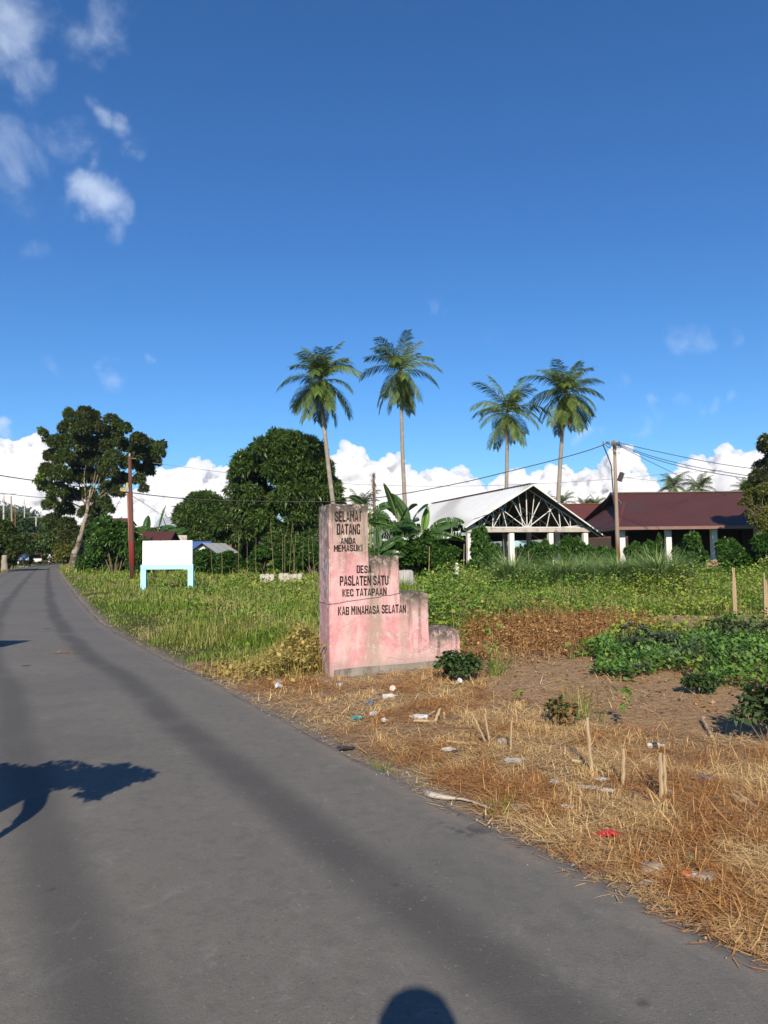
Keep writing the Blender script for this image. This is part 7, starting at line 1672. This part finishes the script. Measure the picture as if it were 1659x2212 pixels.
link('leaves', crown_mesh('leaves', [(-.55, 0, 0, .34, .2, .16), (-.15, 0, .02, .36, .2, .15), (.22, 0, .03, .28, .16, .12), (.46, 0, .03, .13, .1, .07), (.44, 0, -.08, .08, .08, .05), (.36, 0, -.17, .10, .08, .07)], 1600, 4, .05, .035, M['dark_leaf'], .1, .9, -1, (.2, 1.0)), t)
# ------------------------------------------------------------------ cumulus on the horizon
YC = 7000.0
def cloud_mat():
    n = NT('cloud_vapour')          # sunlit water droplets: an even, dense white scattering
    v = n.n('ShaderNodeVolumeScatter', {'Color': (.962, .963, .972, 1), 'Density': .03, 'Anisotropy': .1})
    n.t.links.new(v.outputs[0], n.out.inputs['Volume']); return n.m
M['cloud'] = cloud_mat()
ico = {}
for s in (3, 4):
    bm = bmesh.new(); bmesh.ops.create_icosphere(bm, subdivisions=s, radius=1); ico[s] = (np.array([v.co[:] for v in bm.verts]), np.array([[v.index for v in f.verts] for f in bm.faces])); bm.free()
def cloud(label, profile, seed, base=1135, Y=YC):
    """profile: (px, py) along the cloud's top; billows are heaped below it"""
    g = np.random.default_rng(seed); Vs, Ts, o = [], [], 0
    xs, ys = zip(*profile); px = xs[0]
    balls = []
    while px <= xs[-1]:
        top = np.interp(px, xs, ys); r = g.uniform(6, 15); py = top + r * .8 + g.uniform(-2, 5)
        while py < base + 20:
            balls.append((px + g.uniform(-5, 5), py, r, Y + g.uniform(-260, 260) - (py - top) * 3.0)); py += r * g.uniform(.7, 1.0); r = min(r * g.uniform(1.0, 1.3), 26)
        px += g.uniform(6, 11)
    for (bx, by, r, y) in balls:
        v, f = ico[3]; p = np.array(P(bx, by, y)[:])
        Vs.append(v * r * mpp(y) * np.array([1.05, 1, .95]) + p); Ts.append(f + o); o += len(v)
    ob = link('cloud_heap', raw_mesh('cloud_heap', np.vstack(Vs), None, np.vstack(Ts)))
    md = ob.modifiers.new('r', 'REMESH'); md.mode = 'VOXEL'; md.voxel_size = 8.0
    sm = ob.modifiers.new('s', 'SMOOTH'); sm.factor = .5; sm.iterations = 14
    dg = bpy.context.evaluated_depsgraph_get(); m2 = bpy.data.meshes.new_from_object(ob.evaluated_get(dg), depsgraph=dg); bpy.data.objects.remove(ob)
    V = np.empty(len(m2.vertices) * 3, np.float32); m2.vertices.foreach_get('co', V); V = V.reshape(-1, 3).astype(float)
    N = np.empty_like(V, dtype=np.float32).ravel(); m2.vertices.foreach_get('normal', N); N = N.reshape(-1, 3)
    for (wl_, amp) in ((260, 62), (130, 42), (64, 18), (32, 6)):
        f_ = fbm(V / wl_, 2, seed + wl_); V = V + N * ((.45 * f_ + .75 * (np.abs(f_) * 2 - .45)) * amp)[:, None]
    m2.vertices.foreach_set('co', V.astype(np.float32).ravel()); m2.polygons.foreach_set('use_smooth', np.ones(len(m2.polygons), bool)); m2.update()
    m2.materials.clear(); m2.materials.append(M['cloud']); m2.name = 'cumulus_cloud'
    tag(link('cumulus_cloud', m2), label, 'cloud', 'cumulus clouds on the horizon')
cloud('white cumulus cloud at the left edge behind the big tree', [(-60, 965), (-20, 955), (10, 946), (40, 952), (65, 944), (95, 948), (120, 975), (150, 1010), (180, 1040)], 1)
cloud('white cumulus cloud between the big tree and the dome shaped tree', [(215, 1075), (250, 1060), (300, 1055), (330, 1035), (345, 1012), (372, 1018), (392, 1008), (405, 994), (425, 988), (442, 1000), (458, 1020), (485, 1008), (520, 1012), (560, 1040)], 2)
cloud('white cumulus cloud behind the two left palms', [(690, 1000), (720, 992), (745, 975), (765, 958), (782, 975), (800, 996), (825, 990), (850, 974), (868, 985), (890, 1012), (920, 1015), (940, 1000), (960, 1012), (985, 1003), (1005, 1008), (1025, 1030), (1050, 1048)], 3)
cloud('white cumulus cloud behind the two right palms and the wooden pole', [(1065, 1050), (1085, 1030), (1105, 1012), (1125, 1012), (1150, 1030), (1185, 1020), (1215, 1002), (1240, 1022), (1265, 1014), (1295, 1008), (1320, 985), (1345, 964), (1362, 972), (1380, 995), (1400, 1020), (1420, 1045), (1440, 1070)], 4)
cloud('white cumulus cloud behind the far palms', [(1440, 1050), (1460, 1020), (1480, 990), (1500, 980), (1522, 986), (1540, 1010), (1555, 1040)], 5)
cloud('tallest white cumulus tower at the right edge', [(1548, 965), (1562, 954), (1578, 962), (1600, 966), (1625, 972), (1645, 980), (1680, 985), (1740, 990)], 6)
# ------------------------------------------------------------------ the air
n = NT('haze'); v = n.n('ShaderNodeVolumePrincipled', {'Color': (.80, .88, 1.0, 1), 'Density': .00012, 'Anisotropy': .2})
n.t.links.new(v.outputs[0], n.out.inputs['Volume'])
hz = MB().box((0, 900, 74), (3600, 2200, 156)).build('haze', n.m); tag(hz, 'thin haze of the warm air', 'haze', kind='stuff')
